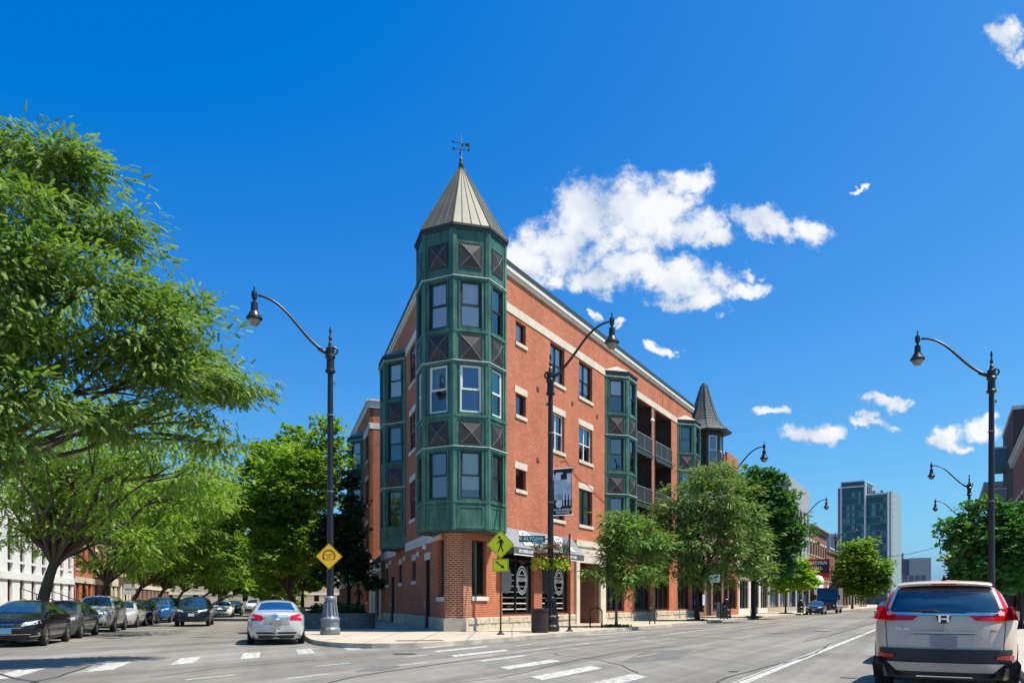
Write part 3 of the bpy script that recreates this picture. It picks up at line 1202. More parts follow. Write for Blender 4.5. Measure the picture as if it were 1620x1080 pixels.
def poly_roof(bld, name, base, apex, mat, seams=4, rib=0.02, ring=None):
    """pyramid roof over a ring of points with standing seams; base: list of (x,y,z)"""
    n = len(base)
    m = MB()
    closed = ring is None
    m.add(base + [apex], [(i, (i + 1) % n, n) for i in range(n if closed else n - 1)])
    ob = m.build(name, mat, bld)
    ap = Vector(apex)
    for i in range(n if closed else n - 1):
        a, b = Vector(base[i]), Vector(base[(i + 1) % n])
        for k in range(seams + 1):
            if k == seams and closed:
                continue
            t = k / seams
            p = a.lerp(b, t)
            end = p.lerp(ap, 0.985 if k == 0 else max(.25, .95 - abs(t - .5) * 0.1))
            r = MB()
            r.tube([p, end], [rib * (1.5 if k in (0, seams) else 1), rib * .6], 5)
            r.build('standing_seam', mat, ob)
    return ob


def cornice(F, bld, s0, s1, z0=16.42, top=16.98, o=0.0, name='cornice', mat='limestone_pale'):
    m = MB()
    m.fbox(F, s0, s1, o - .3, o + .10, z0, z0 + .16)
    m.fbox(F, s0, s1, o - .3, o + .17, z0 + .16, z0 + .36)
    c = m.build(name, mat, bld)
    m = MB()
    m.fbox(F, s0 - .02, s1 + .02, o - .32, o + .20, z0 + .363, top)
    m.build('coping', 'gutter', c)
    return c


def stone_base(F, bld, s0, s1, skips, z0, z1, o0=-.05, o1=.07, mat='rough_stone', lo=.75, hi=1.25, rough=1.0):
    """course of rough stone blocks, each one a piece"""
    x = s0
    while x < s1 - .02:
        e = min(s1, x + random.uniform(lo, hi))
        if s1 - e < .3:
            e = s1
        segs = [(x, e)]
        for (a, b) in skips:
            nxt = []
            for (p, q) in segs:
                if b <= p or a >= q:
                    nxt.append((p, q))
                else:
                    if a > p + .05:
                        nxt.append((p, a))
                    if b < q - .05:
                        nxt.append((b, q))
            segs = nxt
        for (p, q) in segs:
            m = MB()
            j = .008
            oo = o1 + random.uniform(-.015, .02) * rough
            zt = z1 - j
            # rock-faced block: chamfered edges, bulged front
            c = .03 * (.4 + .6 * rough)
            A = [F.P(p + j, o0, z0), F.P(q - j, o0, z0), F.P(q - j, o0, zt), F.P(p + j, o0, zt)]
            B = [F.P(p + j, oo - c, z0), F.P(q - j, oo - c, z0), F.P(q - j, oo - c, zt), F.P(p + j, oo - c, zt)]
            Cc = [F.P(p + j + c, oo + random.uniform(-.008, .014) * rough * 1.6, z0), F.P(q - j - c, oo + random.uniform(-.008, .014) * rough * 1.6, z0), F.P(q - j - c, oo + random.uniform(-.008, .012) * rough * 1.6, zt - c), F.P(p + j + c, oo + random.uniform(-.008, .012) * rough * 1.6, zt - c)]
            m.add(A + B + Cc, [(0, 1, 2, 3)[::-1]] + [(i, (i + 1) % 4, 4 + (i + 1) % 4, 4 + i) for i in range(4)] + [(4 + i, 4 + (i + 1) % 4, 8 + (i + 1) % 4, 8 + i) for i in range(4)] + [(8, 9, 10, 11)])
            m.build('stone_block', mat, bld)
        x = e


# ------------------------------------------------------------------ the corner building
B0 = (-2.4, 33.7, WALK)
bld = thing('corner_building', 'red brick corner block with green octagonal tower and cone roof', 'building', B0)
W8 = 1.485
OC = Vector((-2.205, 34.93))                       # tower centre
ROOF_Z = 16.42

R_END, L_END = 34.6, 20.9
WR = [(4.70, 5.73, 13.62, 14.62), (4.70, 5.73, 10.20, 11.22), (4.70, 5.73, 6.70, 7.66)]
for s0, s1 in ((8.44, 10.18), (12.09, 13.99)):
    WR += [(s0, s1, 12.72, 14.68), (s0, s1, 9.22, 11.14), (s0, s1, 5.66, 7.64)]
BAL = [(19.5, 24.5), (25.1, 29.0)]
SLABS = (4.40, 7.90, 11.40)
holes_R = list(WR)
for a, b in BAL:
    for k, z in enumerate(SLABS):
        holes_R.append((a, b, z, (z + 3.3) if k < 2 else 14.72))
# upper avenue front
m = wall_holes(FR, 2.2, R_END, 4.32, ROOF_Z + .02, holes_R, th=.24)
wall_r = m.build('avenue_wall', 'brick', bld, uv=True)
# side street front, upper storeys
LW = [(7.64, 9.25, 12.72, 14.60), (7.64, 9.25, 9.22, 11.12), (7.64, 9.25, 5.66, 7.62)]
LW2 = [(16.0, 17.5, 12.72, 14.6), (16.0, 17.5, 9.22, 11.12), (16.0, 17.5, 5.66, 7.62)]
m = wall_holes(FL, 2.0, L_END, 4.32, ROOF_Z + .02, LW + LW2, th=.24)
wall_l = m.build('side_wall', 'brick', bld, uv=True)
# ground floor, avenue side
GR = [(.72, 1.95, 1.62, 4.05), (3.39, 6.60, .78, 3.75), (7.49, 10.83, .78, 3.75), (11.96, 14.98, .16, 3.55),
      (16.1, 19.2, .8, 4.0), (21.1, 24.2, .8, 4.0), (25.2, 28.5, .8, 4.0), (30.6, 33.9, .8, 4.0)]
m = wall_holes(FR, .0, R_END, WALK - .02, 4.318, GR, th=.30)
m.build('avenue_ground_wall', 'brick', bld, uv=True)
# ground floor, side street
GL = [(.40, 1.80, 1.60, 4.05), (3.66, 4.78, .16, 3.35), (7.45, 8.5, 2.45, 3.5), (12.0, 13.0, 2.45, 3.5), (14.9, 16.2, .16, 2.9), (17.4, 18.6, 2.45, 3.5)]
m = wall_holes(FL, .0, L_END, WALK - .02, 4.318, GL, th=.30)
m.build('side_ground_wall', 'brick', bld, uv=True)
# chamfered corner pier, slightly proud, in patterned brick
pier = MB()
pA, pB = Vector(FL.xy(0, .02)), Vector(FR.xy(0, .02))
inn = Vector((0, 1))
FP = Frame(tuple(pA), (pB - pA).normalized())
pl = (pB - pA).length
pier.prism([tuple(pA), tuple(pB), FR.xy(.62, .02), tuple(Vector(FR.xy(.62, -.3))), tuple(Vector(FL.xy(.36, -.3))), FL.xy(.36, .02)], .70, 4.30)
pier.build('corner_pier', 'brick_pier', bld, uv=True)
for f_, x0 in ((FP, 0.0), (FP, pl)):
    e = MB()
    c = Vector(FP.xy(x0, .03))
    e.tube([(c.x, c.y, .72), (c.x, c.y, 4.28)], .028, 6)
    e.build('corner_bead', 'brick_pier', bld, uv=True)
mm = MB()
mm.prism([tuple(Vector(FL.xy(-.03, .10))), tuple(Vector(FR.xy(-.03, .10))), FR.xy(.3, .10), FR.xy(.3, -.2), FL.xy(.3, -.2), FL.xy(.3, .10)], WALK - .02, .70)
mm.build('corner_stone', 'smooth_stone', bld)
stone_base(FR, bld, .32, R_END, [(11.5, 15.8)], .44, .72)
stone_base(FR, bld, .32, R_END, [(11.5, 15.8)], WALK - .02, .437, o1=.05, mat='smooth_stone', lo=.5, hi=.7, rough=.2)
stone_base(FL, bld, .32, L_END, [(3.60, 4.84), (14.84, 16.26)], WALK - .02, .72)
# smooth plinth course below the shop windows
# solid dark interior and floors
ins = MB()
ins.prism([FL.xy(1.2, -1.0), FR.xy(1.2, -1.0), FR.xy(R_END - .3, -2.6), FR.xy(R_END - .3, -12), FL.xy(L_END - .3, -1.0)][::1], WALK, 16.1)
ins.build('interior', 'interior', bld)
roof = MB()
roof.prism([FL.xy(1.0, -.1), FR.xy(1.0, -.1), FR.xy(R_END, -.1), FR.xy(R_END, -14), FL.xy(L_END, -.1)], 16.15, 16.40)
roof.build('roof', 'far_grey', bld)
# end wall towards the neighbour
ew = MB()
FE = Frame(FR.xy(R_END, 0), -FR.n)
ew.fbox(FE, 0.0, 13, -.25, .0, WALK, ROOF_Z)
ew.build('party_wall', 'brick', bld, uv=True)
FE2 = Frame(FL.xy(L_END, 0), DL)
ew = MB()
q0, q1 = FL.xy(L_END, 0), FL.xy(L_END, -12)
ew.add([(*q0, WALK), (*q1, WALK), (*q1, ROOF_Z), (*q0, ROOF_Z)], [(0, 1, 2, 3)])
ew.build('end_wall', 'brick', bld, uv=True)

# stone bands, cornices
for F, e, tag_ in ((FR, R_END, 'r'), (FL, L_END, 'l')):
    cornice(F, bld, 2.4, e)
m = MB()
m.fbox(FR, 2.4, 15.95, -.1, .035, 14.76, 15.16)
m.build('stone_band', 'limestone', bld)
m = MB()
m.fbox(FR, 19.45, 30.4, -.1, .035, 14.76, 15.16)
m.build('stone_band', 'limestone', bld)
m = MB()
m.fbox(FL, 2.4, 10.55, -.1, .035, 14.70, 15.10)
m.build('stone_band', 'limestone_pale', bld)
for a, b in ((1.0, 10.6), (14.15, L_END)):
    m = MB()
    m.fbox(FL, a, b, -.1, .04, 4.10, 4.55)
    m.build('stone_band', 'limestone_pale', bld)
# soldier-course brick panel below the cornice, and a control joint
m = MB()
m.fbox(FR, 26.9, 26.93, -.05, .012, 15.18, 16.4)
m.build('control_joint', 'brick_dark', bld, uv=True)

# windows of the avenue front
blinds = {0: ('blind_white', .75), 3: ('blind_white', .9), 6: ('blind_white', .8), 5: ('blind_grey', 1), 8: ('sage_drape', 1), 4: ('blue_drape', .5), 7: ('teal_drape', .45), 1: ('blue_drape', .6)}
for i, h in enumerate(WR):
    big = (h[1] - h[0]) > 1.2
    top_floor = h[3] > 14
    bl = blinds.get(i)
    fr = 'win_white' if i in (4, 7) else 'win_dark'
    window(FR, bld, *h, frame=fr, split=2 if big else 1, sill='limestone', lintel=None if top_floor else 'limestone', blind=bl[0] if bl else None,
           bfrac=bl[1] if bl else 1, rail=.5 if big else None, rec=.14)
for i, h in enumerate(LW + LW2):
    window(FL, bld, *h, split=2, sill='limestone_pale', lintel=None if i % 3 == 0 else 'limestone_pale', rec=.05, blind='blind_grey' if i % 2 else None, bfrac=.6)

# tower -------------------------------------------------------------------
V = []
ang0 = math.atan2(-.958, .287)            # normal of the front face
for k in range(8):
    a = ang0 + rad(-22.5 + 45 * k)
    r = W8 / (2 * math.sin(rad(22.5)))
    V.append(Vector((OC.x + r * math.cos(a), OC.y + r * math.sin(a))))
# V[0]->V[1] front face, V[1]->V[2] avenue face, V[7]->V[0] front left, V[6]->V[7] side street face
T_TOP, T_BOT = 16.80, 4.32
bw = dict(blind='blind_white')
face_wins = {
    0: [dict(blind='blind_white', bfrac=1), dict(frame='win_white', blind='blue_drape', bfrac=1), dict(blind='blind_tan', bfrac=.82)],
    1: [dict(blind='blind_grey', bfrac=.55), dict(frame='win_white', blind='teal_drape', bfrac=.5), dict(blind='sage_drape', bfrac=1)],
    2: [dict(), dict(), dict()],
    7: [dict(blind='blind_white', bfrac=1), dict(frame='win_white', blind='blind_grey', bfrac=.45), dict(blind='blind_grey', bfrac=1)],
    6: [dict(), dict(frame='win_white'), dict()],
    5: [dict(), dict(), dict()]}
for k in (5, 6, 7, 0, 1, 2):
    a, b = V[k], V[(k + 1) % 8]
    F = Frame(tuple(a), (b - a))
    bay_face(F, W8, bld, face_wins[k], T_TOP, T_BOT, panel_top=True)
# corner posts, soffit, eave
ct = MB()
for k in (5, 6, 7, 0, 1, 2, 3):
    ct.tube([(V[k].x, V[k].y, T_BOT + .02), (V[k].x, V[k].y, T_TOP - .02)], .045, 8)
ct.build('corner_post', 'green_trim', bld)
sf = MB()


def oct_ring(off, z):
    out = []
    for k in range(8):
        d = (V[k] - OC).normalized()
        p = V[k] + d * off
        out.append((p.x, p.y, z))
    return out


ring = oct_ring(0.02, 0)
sf.prism([(p[0], p[1]) for p in oct_ring(-.01, 0)], T_BOT - .015, T_BOT + .05)
sf.build('soffit', 'gutter', bld)
tc = MB()
tc.prism([(p[0], p[1]) for p in oct_ring(-.5, 0)], T_BOT + .2, T_TOP - .1)
tc.build('tower_core', 'interior', bld)
ev = MB()
ev.prism([(p[0], p[1]) for p in oct_ring(.06, 0)], T_TOP - .12, T_TOP)
ev.prism([(p[0], p[1]) for p in oct_ring(.13, 0)], T_TOP + .002, T_TOP + .10)
ev.build('eave', 'gutter', bld)
apex = (OC.x, OC.y, 20.35)
cone = poly_roof(bld, 'cone_roof', oct_ring(.12, T_TOP + .10), apex, 'copper_roof', seams=4, rib=.022)
fin = MB()
fin.lathe([(.16, -.32), (.10, -.05), (.12, 0), (.05, .08), (.09, .16), (.05, .24), (.02, .30), (.016, 1.25), (.001, 1.28)], apex, 12)
fino = fin.build('finial', 'gutter', cone, smooth=True)
vane = MB()
zz = apex[2] + .62
for an in (0.2, 0.2 + math.pi / 2):
    d = Vector((math.cos(an), math.sin(an), 0))
    c = Vector((apex[0], apex[1], zz))
    vane.tube([c - d * .30, c + d * .30], .012, 5)
    for sg in (-1, 1):
        e = c + d * .33 * sg
        vane.box(e.x - .035, e.x + .035, e.y - .03, e.y + .03, e.z - .045, e.z + .045)
d = Vector((.93, .36, 0))
c = Vector((apex[0], apex[1], zz + .26))
vane.tube([c - d * .36, c + d * .36], .014, 5)
vane.add([c + d * .18 + Vector((0, 0, -.07)), c + d * .40 + Vector((0, 0, -.10)), c + d * .40 + Vector((0, 0, .10)), c + d * .18 + Vector((0, 0, .07))], [(0, 1, 2, 3)])
vane.add([c - d * .46, c - d * .34 + Vector((0, 0, .07)), c - d * .34 - Vector((0, 0, .07))], [(0, 1, 2)])
vane.lathe([(.03, -.03), (.045, 0), (.03, .03)], (apex[0], apex[1], zz), 8)
vane.build('weathervane', 'black_metal', cone)


# bays ---------------------------------------------------------------------
def bay(F, s, top, wins, cap_mat, cap_h=.75, w=W8, dz=0.0, bottom=4.32):
    d = w * math.sqrt(.5)
    pts = [Vector(F.xy(s, 0)), Vector(F.xy(s + d, d)), Vector(F.xy(s + d + w, d)), Vector(F.xy(s + 2 * d + w, 0))]
    if (pts[1] - pts[0]).cross(pts[2] - pts[1]) < 0:
        order = [(1, 0), (2, 1), (3, 2)]
    else:
        order = [(0, 1), (1, 2), (2, 3)]
    for j, (a, b) in enumerate(order):
        Fb = Frame(tuple(pts[a]), pts[b] - pts[a])
        mid = (pts[a] + pts[b]) / 2
        ctr = Vector(F.xy(s + d + w / 2, 0))
        if Fb.n.dot(mid - ctr) < 0:
            Fb = Frame(tuple(pts[b]), pts[a] - pts[b])
        bay_face(Fb, w, bld, wins[j], top, bottom, dz=dz)
    c = MB()
    for p in pts[1:3]:
        c.tube([(p.x, p.y, bottom + .02), (p.x, p.y, top)], .04, 6)
    c.build('corner_post', 'green_trim', bld)
    ctr = Vector(F.xy(s + d + w / 2, -.02))

    def out(off):
        r = [Vector(F.xy(s - off, -.02))] + [p + (p - ctr).normalized() * off for p in pts[1:3]] + [Vector(F.xy(s + 2 * d + w + off, -.02))]
        return [tuple(q) for q in r]
    so = MB()
    sfo = MB()
    sfo.prism(out(-.01), bottom - .015, bottom + .06)
    sfo.build('soffit', 'gutter', bld)
    so.prism(out(.05), top - .1, top)
    so.prism(out(.12), top + .002, top + .09)
    so.build('eave', 'gutter', bld)
    core = MB()
    core.prism(out(-.45), bottom + .2, top - .15)
    core.build('bay_core', 'interior', bld)
    base = [(q[0], q[1], top + .09) for q in out(.11)]
    ap = F.xy(s + d + w / 2, .08)
    poly_roof(bld, 'bay_roof', base, (ap[0], ap[1], top + cap_h), cap_mat, seams=2, rib=.016, ring='open')


bay(FR, 15.92, 15.0, [[dict(blind='blind_white', bfrac=.45), dict(blind='blind_grey', bfrac=.5), dict(blind='blind_grey', bfrac=.4)],
                      [dict(blind='blind_grey'), dict(blind='blind_grey', bfrac=.6), dict()], [dict(), dict(), dict()]], 'cap_metal')
bay(FR, 30.5, 15.0, [[dict(), dict(blind='blind_grey'), dict()], [dict(), dict(), dict()], [dict(), dict(), dict()]], 'cap_metal')
bay(FL, 10.6, 14.85, [[dict(blind='blind_white', bfrac=1), dict(blind='blind_grey', bfrac=.5), dict()], [dict(), dict(), dict()], [dict(), dict(), dict()]], 'roof_teal', dz=-.12)

# slack cable stapled across the brick
cb_ = MB()
cb_.tube([FR.P(s_, .03, z_) for s_, z_ in ((9.6, 8.72), (10.3, 8.9), (10.9, 8.55), (12.0, 8.1), (13.2, 7.95), (14.4, 7.6), (15.85, 7.25))], .012, 5)
cb_.build('wall_cable', 'black_metal', bld)
for (s_, z_) in ((7.0, 11.9), (7.0, 8.4), (11.2, 12.1), (11.2, 8.6), (14.7, 12.1)):
    v_ = MB()
    v_.fbox(FR, s_ - .13, s_ + .13, -.02, .03, z_ - .10, z_ + .10)
    for q_ in range(4):
        v_.fbox(FR, s_ - .11, s_ + .11, .03, .045, z_ - .085 + .045 * q_, z_ - .06 + .045 * q_)
    v_.build('wall_vent', 'brick_brown', bld, uv=True)

# balconies ------------------------------------------------------------------
for a, b in BAL:
    for k, z in enumerate(SLABS):
        ztop = (z + 3.3) if k < 2 else 14.72
        # recess lining
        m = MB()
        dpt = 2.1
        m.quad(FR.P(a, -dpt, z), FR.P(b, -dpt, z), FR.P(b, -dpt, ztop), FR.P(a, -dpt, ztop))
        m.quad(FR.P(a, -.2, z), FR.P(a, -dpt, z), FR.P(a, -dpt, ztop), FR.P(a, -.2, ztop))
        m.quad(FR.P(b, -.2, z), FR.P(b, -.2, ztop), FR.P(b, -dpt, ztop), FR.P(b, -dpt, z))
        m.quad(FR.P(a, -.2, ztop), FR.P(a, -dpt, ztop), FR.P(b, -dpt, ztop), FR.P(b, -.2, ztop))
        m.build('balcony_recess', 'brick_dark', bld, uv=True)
        m = MB()
        m.fbox(FR, a + .02, b - .02, -dpt, .12, z - .16, z)
        m.fbox(FR, a + .02, b - .02, .0, .14, z - .30, z - .16)
        m.build('balcony_slab', 'gutter', bld)
        # balcony door
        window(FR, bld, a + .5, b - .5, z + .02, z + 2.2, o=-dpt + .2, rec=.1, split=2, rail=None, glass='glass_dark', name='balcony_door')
        r = MB()
        oo = .06
        r.fbox(FR, a + .05, b - .05, oo - .03, oo + .03, z + 1.06, z + 1.12)
        r.fbox(FR, a + .05, b - .05, oo - .02, oo + .02, z + .10, z + .15)
        n = int((b - a) / .115)
        for i in range(n + 1):
            c = a + .08 + (b - a - .16) * i / n
            r.fbox(FR, c - .012, c + .012, oo - .012, oo + .012, z + .15, z + 1.06)
        for i in range(4):
            c = a + .09 + (b - a - .18) * i / 3
            r.fbox(FR, c - .035, c + .035, oo - .035, oo + .035, z, z + 1.14)
        r.build('railing', 'win_grey', bld)
# piers either side of the recess are green-trimmed posts
m = MB()
for s in (19.55, 24.44, 25.16, 28.9):
    m.fbox(FR, s - .05, s + .05, -.12, .03, 4.4, 14.72)
m.build('recess_post', 'gutter', bld)
pl_ = thing('balcony_light', 'small white wall light on upper balcony pier', 'light', FR.P(24.3, .1, 13.6))
m = MB()
c = FR.P(24.3, .12, 13.6)
m.lathe([(.05, 0), (.09, .05), (.16, .1), (.17, .16), (.1, .22), (.04, .3)], c, 10)
m.build('shade', 'white_paint', pl_, smooth=True)
m = MB()
m.fbox(FR, 24.26, 24.34, -.1, .10, 13.66, 13.74)
m.build('bracket', 'black_metal', pl_)


# ground-floor openings ------------------------------------------------------
def shopfront(F, bld, s0, s1, z0, z1, n=2, frame='win_dark', rec=.16, trans=None, glass='shop_glass', drapes=None, door=False):
    f = -rec
    m = MB()
    fw = .07
    m.fbox(F, s0, s1, f - .1, f, z0, z0 + .10)
    m.fbox(F, s0, s1, f - .1, f, z1 - fw, z1)
    for k in range(n + 1):
        c = s0 + (s1 - s0) * k / n
        c = min(max(c, s0 + fw / 2), s1 - fw / 2)
        m.fbox(F, c - fw / 2, c + fw / 2, f - .1, f + .004, z0 + .10, z1 - fw)
    if trans:
        m.fbox(F, s0, s1, f - .09, f - .005, trans - .04, trans + .04)
    w = m.build('shop_window', frame, bld)
    for k in range(n):
        a = s0 + (s1 - s0) * k / n
        b = s0 + (s1 - s0) * (k + 1) / n
        segs = [(z0 + .1, z1 - fw)] if not trans else [(z0 + .1, trans - .04), (trans + .04, z1 - fw)]
        for (p, q) in segs:
            g = MB()
            g.quad(F.P(a + fw / 2, f - .05, p), F.P(b - fw / 2, f - .05, p), F.P(b - fw / 2, f - .05, q), F.P(a + fw / 2, f - .05, q))
            g.build('pane', glass, w)
        if drapes and drapes[k % len(drapes)]:
            g = MB()
            nn = 12
            a2, b2 = a + fw, b - fw
            for i in range(nn):
                x0 = a2 + (b2 - a2) * i / nn
                x1 = a2 + (b2 - a2) * (i + 1) / nn
                o0 = f - .22 - (.05 if i % 2 else 0)
                o1 = f - .22 - (0 if i % 2 else .05)
                g.quad(F.P(x0, o0, z0 + .1), F.P(x1, o1, z0 + .1), F.P(x1, o1, z1 - .1), F.P(x0, o0, z1 - .1))
            g.build('curtain', drapes[k % len(drapes)], w)
    return w


# corner restaurant windows
w1 = shopfront(FR, bld, .72, 1.95, 1.62, 4.05, 1)
m = MB()
m.fbox(FR, .66, 2.03, -.12, .07, 1.44, 1.617)
m.build('sill', 'limestone_pale', w1)
m = MB()
m.fbox(FR, 1.02, 1.52, -.75, -.6, 1.66, 2.32)
m.build('menu_screen', 'tower_glass_pale', w1)
m = MB()
m.fbox(FR, 1.58, 1.72, -.45, -.36, 1.7, 4.0)
m.build('inner_post', 'blind_white', w1)
for i, (s, z) in enumerate(((.82, 3.55), (.95, 3.38), (.84, 3.2), (.84, 3.0))):
    m = MB()
    m.lathe([(.001, -.05), (.04, -.03), (.05, 0), (.04, .03), (.001, .05)], FR.P(s, -.4, z), 8)
    m.build('pendant_bulb', 'blind_white', w1, smooth=True)
w2 = shopfront(FL, bld, .40, 1.80, 1.60, 4.05, 1)
m = MB()
m.fbox(FL, .34, 1.88, -.12, .07, 1.42, 1.597)
m.build('sill', 'limestone_pale', w2)
m = MB()
m.fbox(FL, .5, .75, -.5, -.4, 1.7, 4.0)
m.build('curtain', 'blind_tan', w2)


def disc(F, s, z, r, o, r0=0.0, n=24, a0=0, a1=2 * math.pi, sq=1.25):
    """flat disc or ring decal lying on a shop pane"""
    m = MB()
    vs = []
    for i in range(n + 1):
        a = a0 + (a1 - a0) * i / n
        for rr in (r0, r):
            vs.append(F.P(s + rr * math.cos(a), o, z + rr * sq * math.sin(a)))
    m.add(vs, [(2 * i, 2 * i + 1, 2 * i + 3, 2 * i + 2) for i in range(n)])
    return m


d3 = (DR.x, DR.y, 0)
UP = (0, 0, 1)
for (a, b) in ((3.39, 6.60), (7.49, 10.83)):
    w = shopfront(FR, bld, a, b, .78, 3.75, 2, trans=3.35)
    mid = (a + b) / 2
    # pale privacy stripes on the glass
    for k in range(7):
        z = 1.02 + .27 * k
        for (p, q) in ((a + .1, mid - .12), (mid + .12, b - .45)):
            s_ = MB()
            s_.fbox(FR, p, q, -.205, -.200, z, z + .05)
            s_.build('glass_stripe', 'blind_tan', w)
    s_ = MB()
    s_.fbox(FR, b - .40, b - .16, -.34, -.24, .95, 3.1)
    s_.build('inner_post', 'blind_tan', w)
    # round emblems
    c1, c2 = (a + mid) / 2 - .05, (mid + b) / 2 - .1
    e = disc(FR, c1, 2.42, .52, -.196).build('emblem', 'blind_grey' if a < 4 else 'win_dark', w)
    e['label'] = 'round frosted emblem on the shop window'
    for rr, r0 in ((.56, .50), (.44, .39)):
        disc(FR, c2, 2.42, rr, -.194, r0).build('emblem_ring', 'blind_white', w)
    disc(FR, c2, 2.60, .30, -.193, .24, a0=0.1, a1=3.0).build('emblem_arc', 'blind_white', w)
    text_mesh('emblem_lettering', 'EYES-PNK', .26, 'blind_white', w, FR.P(c2, -.192, 2.45), d3, UP, .002, bold=.008)

# awning ------------------------------------------------------------------------
aw = thing('shop_awning', 'grey sloping canvas awning with white lettering over the corner shop windows', 'awning', FR.P(6.9, 0, 4.2))
A0, A1, AO, ZT, ZB = 3.05, 11.0, .78, 4.80, 3.86
m = MB()
n = 18
vs = []
for i in range(n + 1):
    s = A0 + (A1 - A0) * i / n
    for j in range(6):
        t = j / 5
        sag = -.035 * math.sin(math.pi * t) * (1 if i % 3 else 0.4)
        vs.append(FR.P(s, .03 + (AO - .03) * t, ZT + (ZB - ZT) * t + sag))
m.add(vs, [(i * 6 + j, (i + 1) * 6 + j, (i + 1) * 6 + j + 1, i * 6 + j + 1) for i in range(n) for j in range(5)])
m.add([FR.P(A0, .03, ZT), FR.P(A0, AO, ZB), FR.P(A0, .03, ZB)], [(0, 1, 2)])
m.add([FR.P(A1, .03, ZT), FR.P(A1, AO, ZB), FR.P(A1, .03, ZB)], [(0, 2, 1)])
m.build('canopy', 'awning_grey', aw)
m = MB()
m.fbox(FR, A0, A1, AO - .02, AO, ZB - .32, ZB - .003)
m.fbox(FR, A0, A0 + .02, .05, AO - .021, ZB - .32, ZB - .003)
m.fbox(FR, A1 - .02, A1, .05, AO - .021, ZB - .32, ZB - .003)
m.build('valance', 'valance', aw)
m = MB()
m.fbox(FR, A0, A1, AO, AO + .012, ZB - .36, ZB - .321)
m.build('piping', 'blind_white', aw)
fr_ = MB()
for s in (A0 + .1, (A0 + A1) / 2, A1 - .1):
    fr_.tube([FR.P(s, .03, ZB - .05), FR.P(s, AO - .03, ZB - .05)], .015, 5)
    fr_.tube([FR.P(s, .03, ZT - .06), FR.P(s, AO - .04, ZB - .02)], .015, 5)
fr_.build('awning_frame', 'black_metal', aw)
slope_n = Vector((FR.n.x * (ZT - ZB), FR.n.y * (ZT - ZB), AO)).normalized()
slope_up = Vector((-FR.n.x * AO, -FR.n.y * AO, ZT - ZB)).normalized()


def on_slope(s, t, lift=.02):
    p = Vector(FR.P(s, .03 + (AO - .03) * t, ZT + (ZB - ZT) * t))
    return p + slope_n * lift


for cs in (5.15, 8.95):
    for (ro, ri) in ((.62, .50), (.40, .30)):
        mm_ = MB()
        vs = []
        for i in range(21):
            a = math.pi * i / 20
            for rr in (ri, ro):
                p = on_slope(cs, .60, .03) + Vector(d3) * (rr * 1.15 * math.cos(a)) + slope_up * (rr * 1.05 * math.sin(a))
                vs.append(tuple(p))
        mm_.add(vs, [(2 * i, 2 * i + 1, 2 * i + 3, 2 * i + 2) for i in range(20)])
        mm_.build('logo_arc', 'white_paint', aw)
    text_mesh('logo_lettering', 'EYES-PNK', .44, 'white_paint', aw, on_slope(cs + .1, .74, .03), d3, slope_up, .004, bold=.025)
text_mesh('valance_lettering', 'SPU.TABLE & LAPB', .19, 'white_paint', aw, FR.P(4.3, AO + .008, ZB - .17), d3, UP, .003, bold=.006)
text_mesh('valance_lettering', 'EYES-PNK.COM', .17, 'white_paint', aw, FR.P(6.9, AO + .008, ZB - .17), d3, UP, .003, bold=.006)
text_mesh('valance_lettering', 'SPU.TABLE', .17, 'white_paint', aw, FR.P(9.6, AO + .008, ZB - .17), d3, UP, .003, bold=.006)

# stone entrance portal ------------------------------------------------------------
m = MB()
m.fbox(FR, 11.5, 11.96, -.28, .12, WALK, 3.55)
m.fbox(FR, 14.98, 15.8, -.28, .12, WALK, 3.55)
m.fbox(FR, 11.5, 15.8, -.28, .12, 3.552, 4.42)
m.fbox(FR, 11.42, 15.88, -.28, .17, 4.422, 4.55)
m.fbox(FR, 11.5, 15.8, -.28, .13, 4.552, 4.78)
por = m.build('entrance_portal', 'limestone', bld)
text_mesh('house_number', '2476', .36, 'smooth_stone', por, FR.P(13.45, .124, 4.0), d3, UP, .006)
m = MB()
m.quad(FR.P(14.98, -.28, WALK), FR.P(14.98, -2.4, WALK), FR.P(14.98, -2.4, 3.55), FR.P(14.98, -.28, 3.55))
m.quad(FR.P(11.96, -.28, WALK), FR.P(11.96, -.28, 3.55), FR.P(11.96, -2.4, 3.55), FR.P(11.96, -2.4, WALK))
m.quad(FR.P(11.96, -2.4, .7), FR.P(13.5, -2.4, .7), FR.P(13.5, -2.4, 3.55), FR.P(11.96, -2.4, 3.55))
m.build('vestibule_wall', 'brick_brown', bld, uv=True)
m = MB()
m.fbox(FR, 11.96, 13.5, -2.4, -2.33, WALK, .70)
m.build('vestibule_base', 'smooth_stone', bld)
m = MB()
m.fbox(FR, 13.5, 14.98, -2.5, -2.3, WALK, 3.55)
m.build('vestibule_jamb', 'limestone', bld)
m = MB()
m.fbox(FR, 13.7, 14.8, -2.3, -2.25, WALK, 2.5)
dr_ = m.build('entrance_door', 'win_dark', bld)
m = MB()
m.fbox(FR, 13.85, 14.65, -2.249, -2.245, .6, 2.4)
m.build('pane', 'glass_dark', dr_)

# further shop windows behind the street trees
for (a, b, dr) in ((16.1, 19.2, [None, 'sage_drape']), (21.1, 24.2, ['sage_drape', 'teal_drape']), (25.2, 28.5, ['blind_grey', 'sage_drape']), (30.6, 33.9, ['blind_grey', 'blind_tan'])):
    shopfront(FR, bld, a, b, .8, 4.0, 3, drapes=dr)
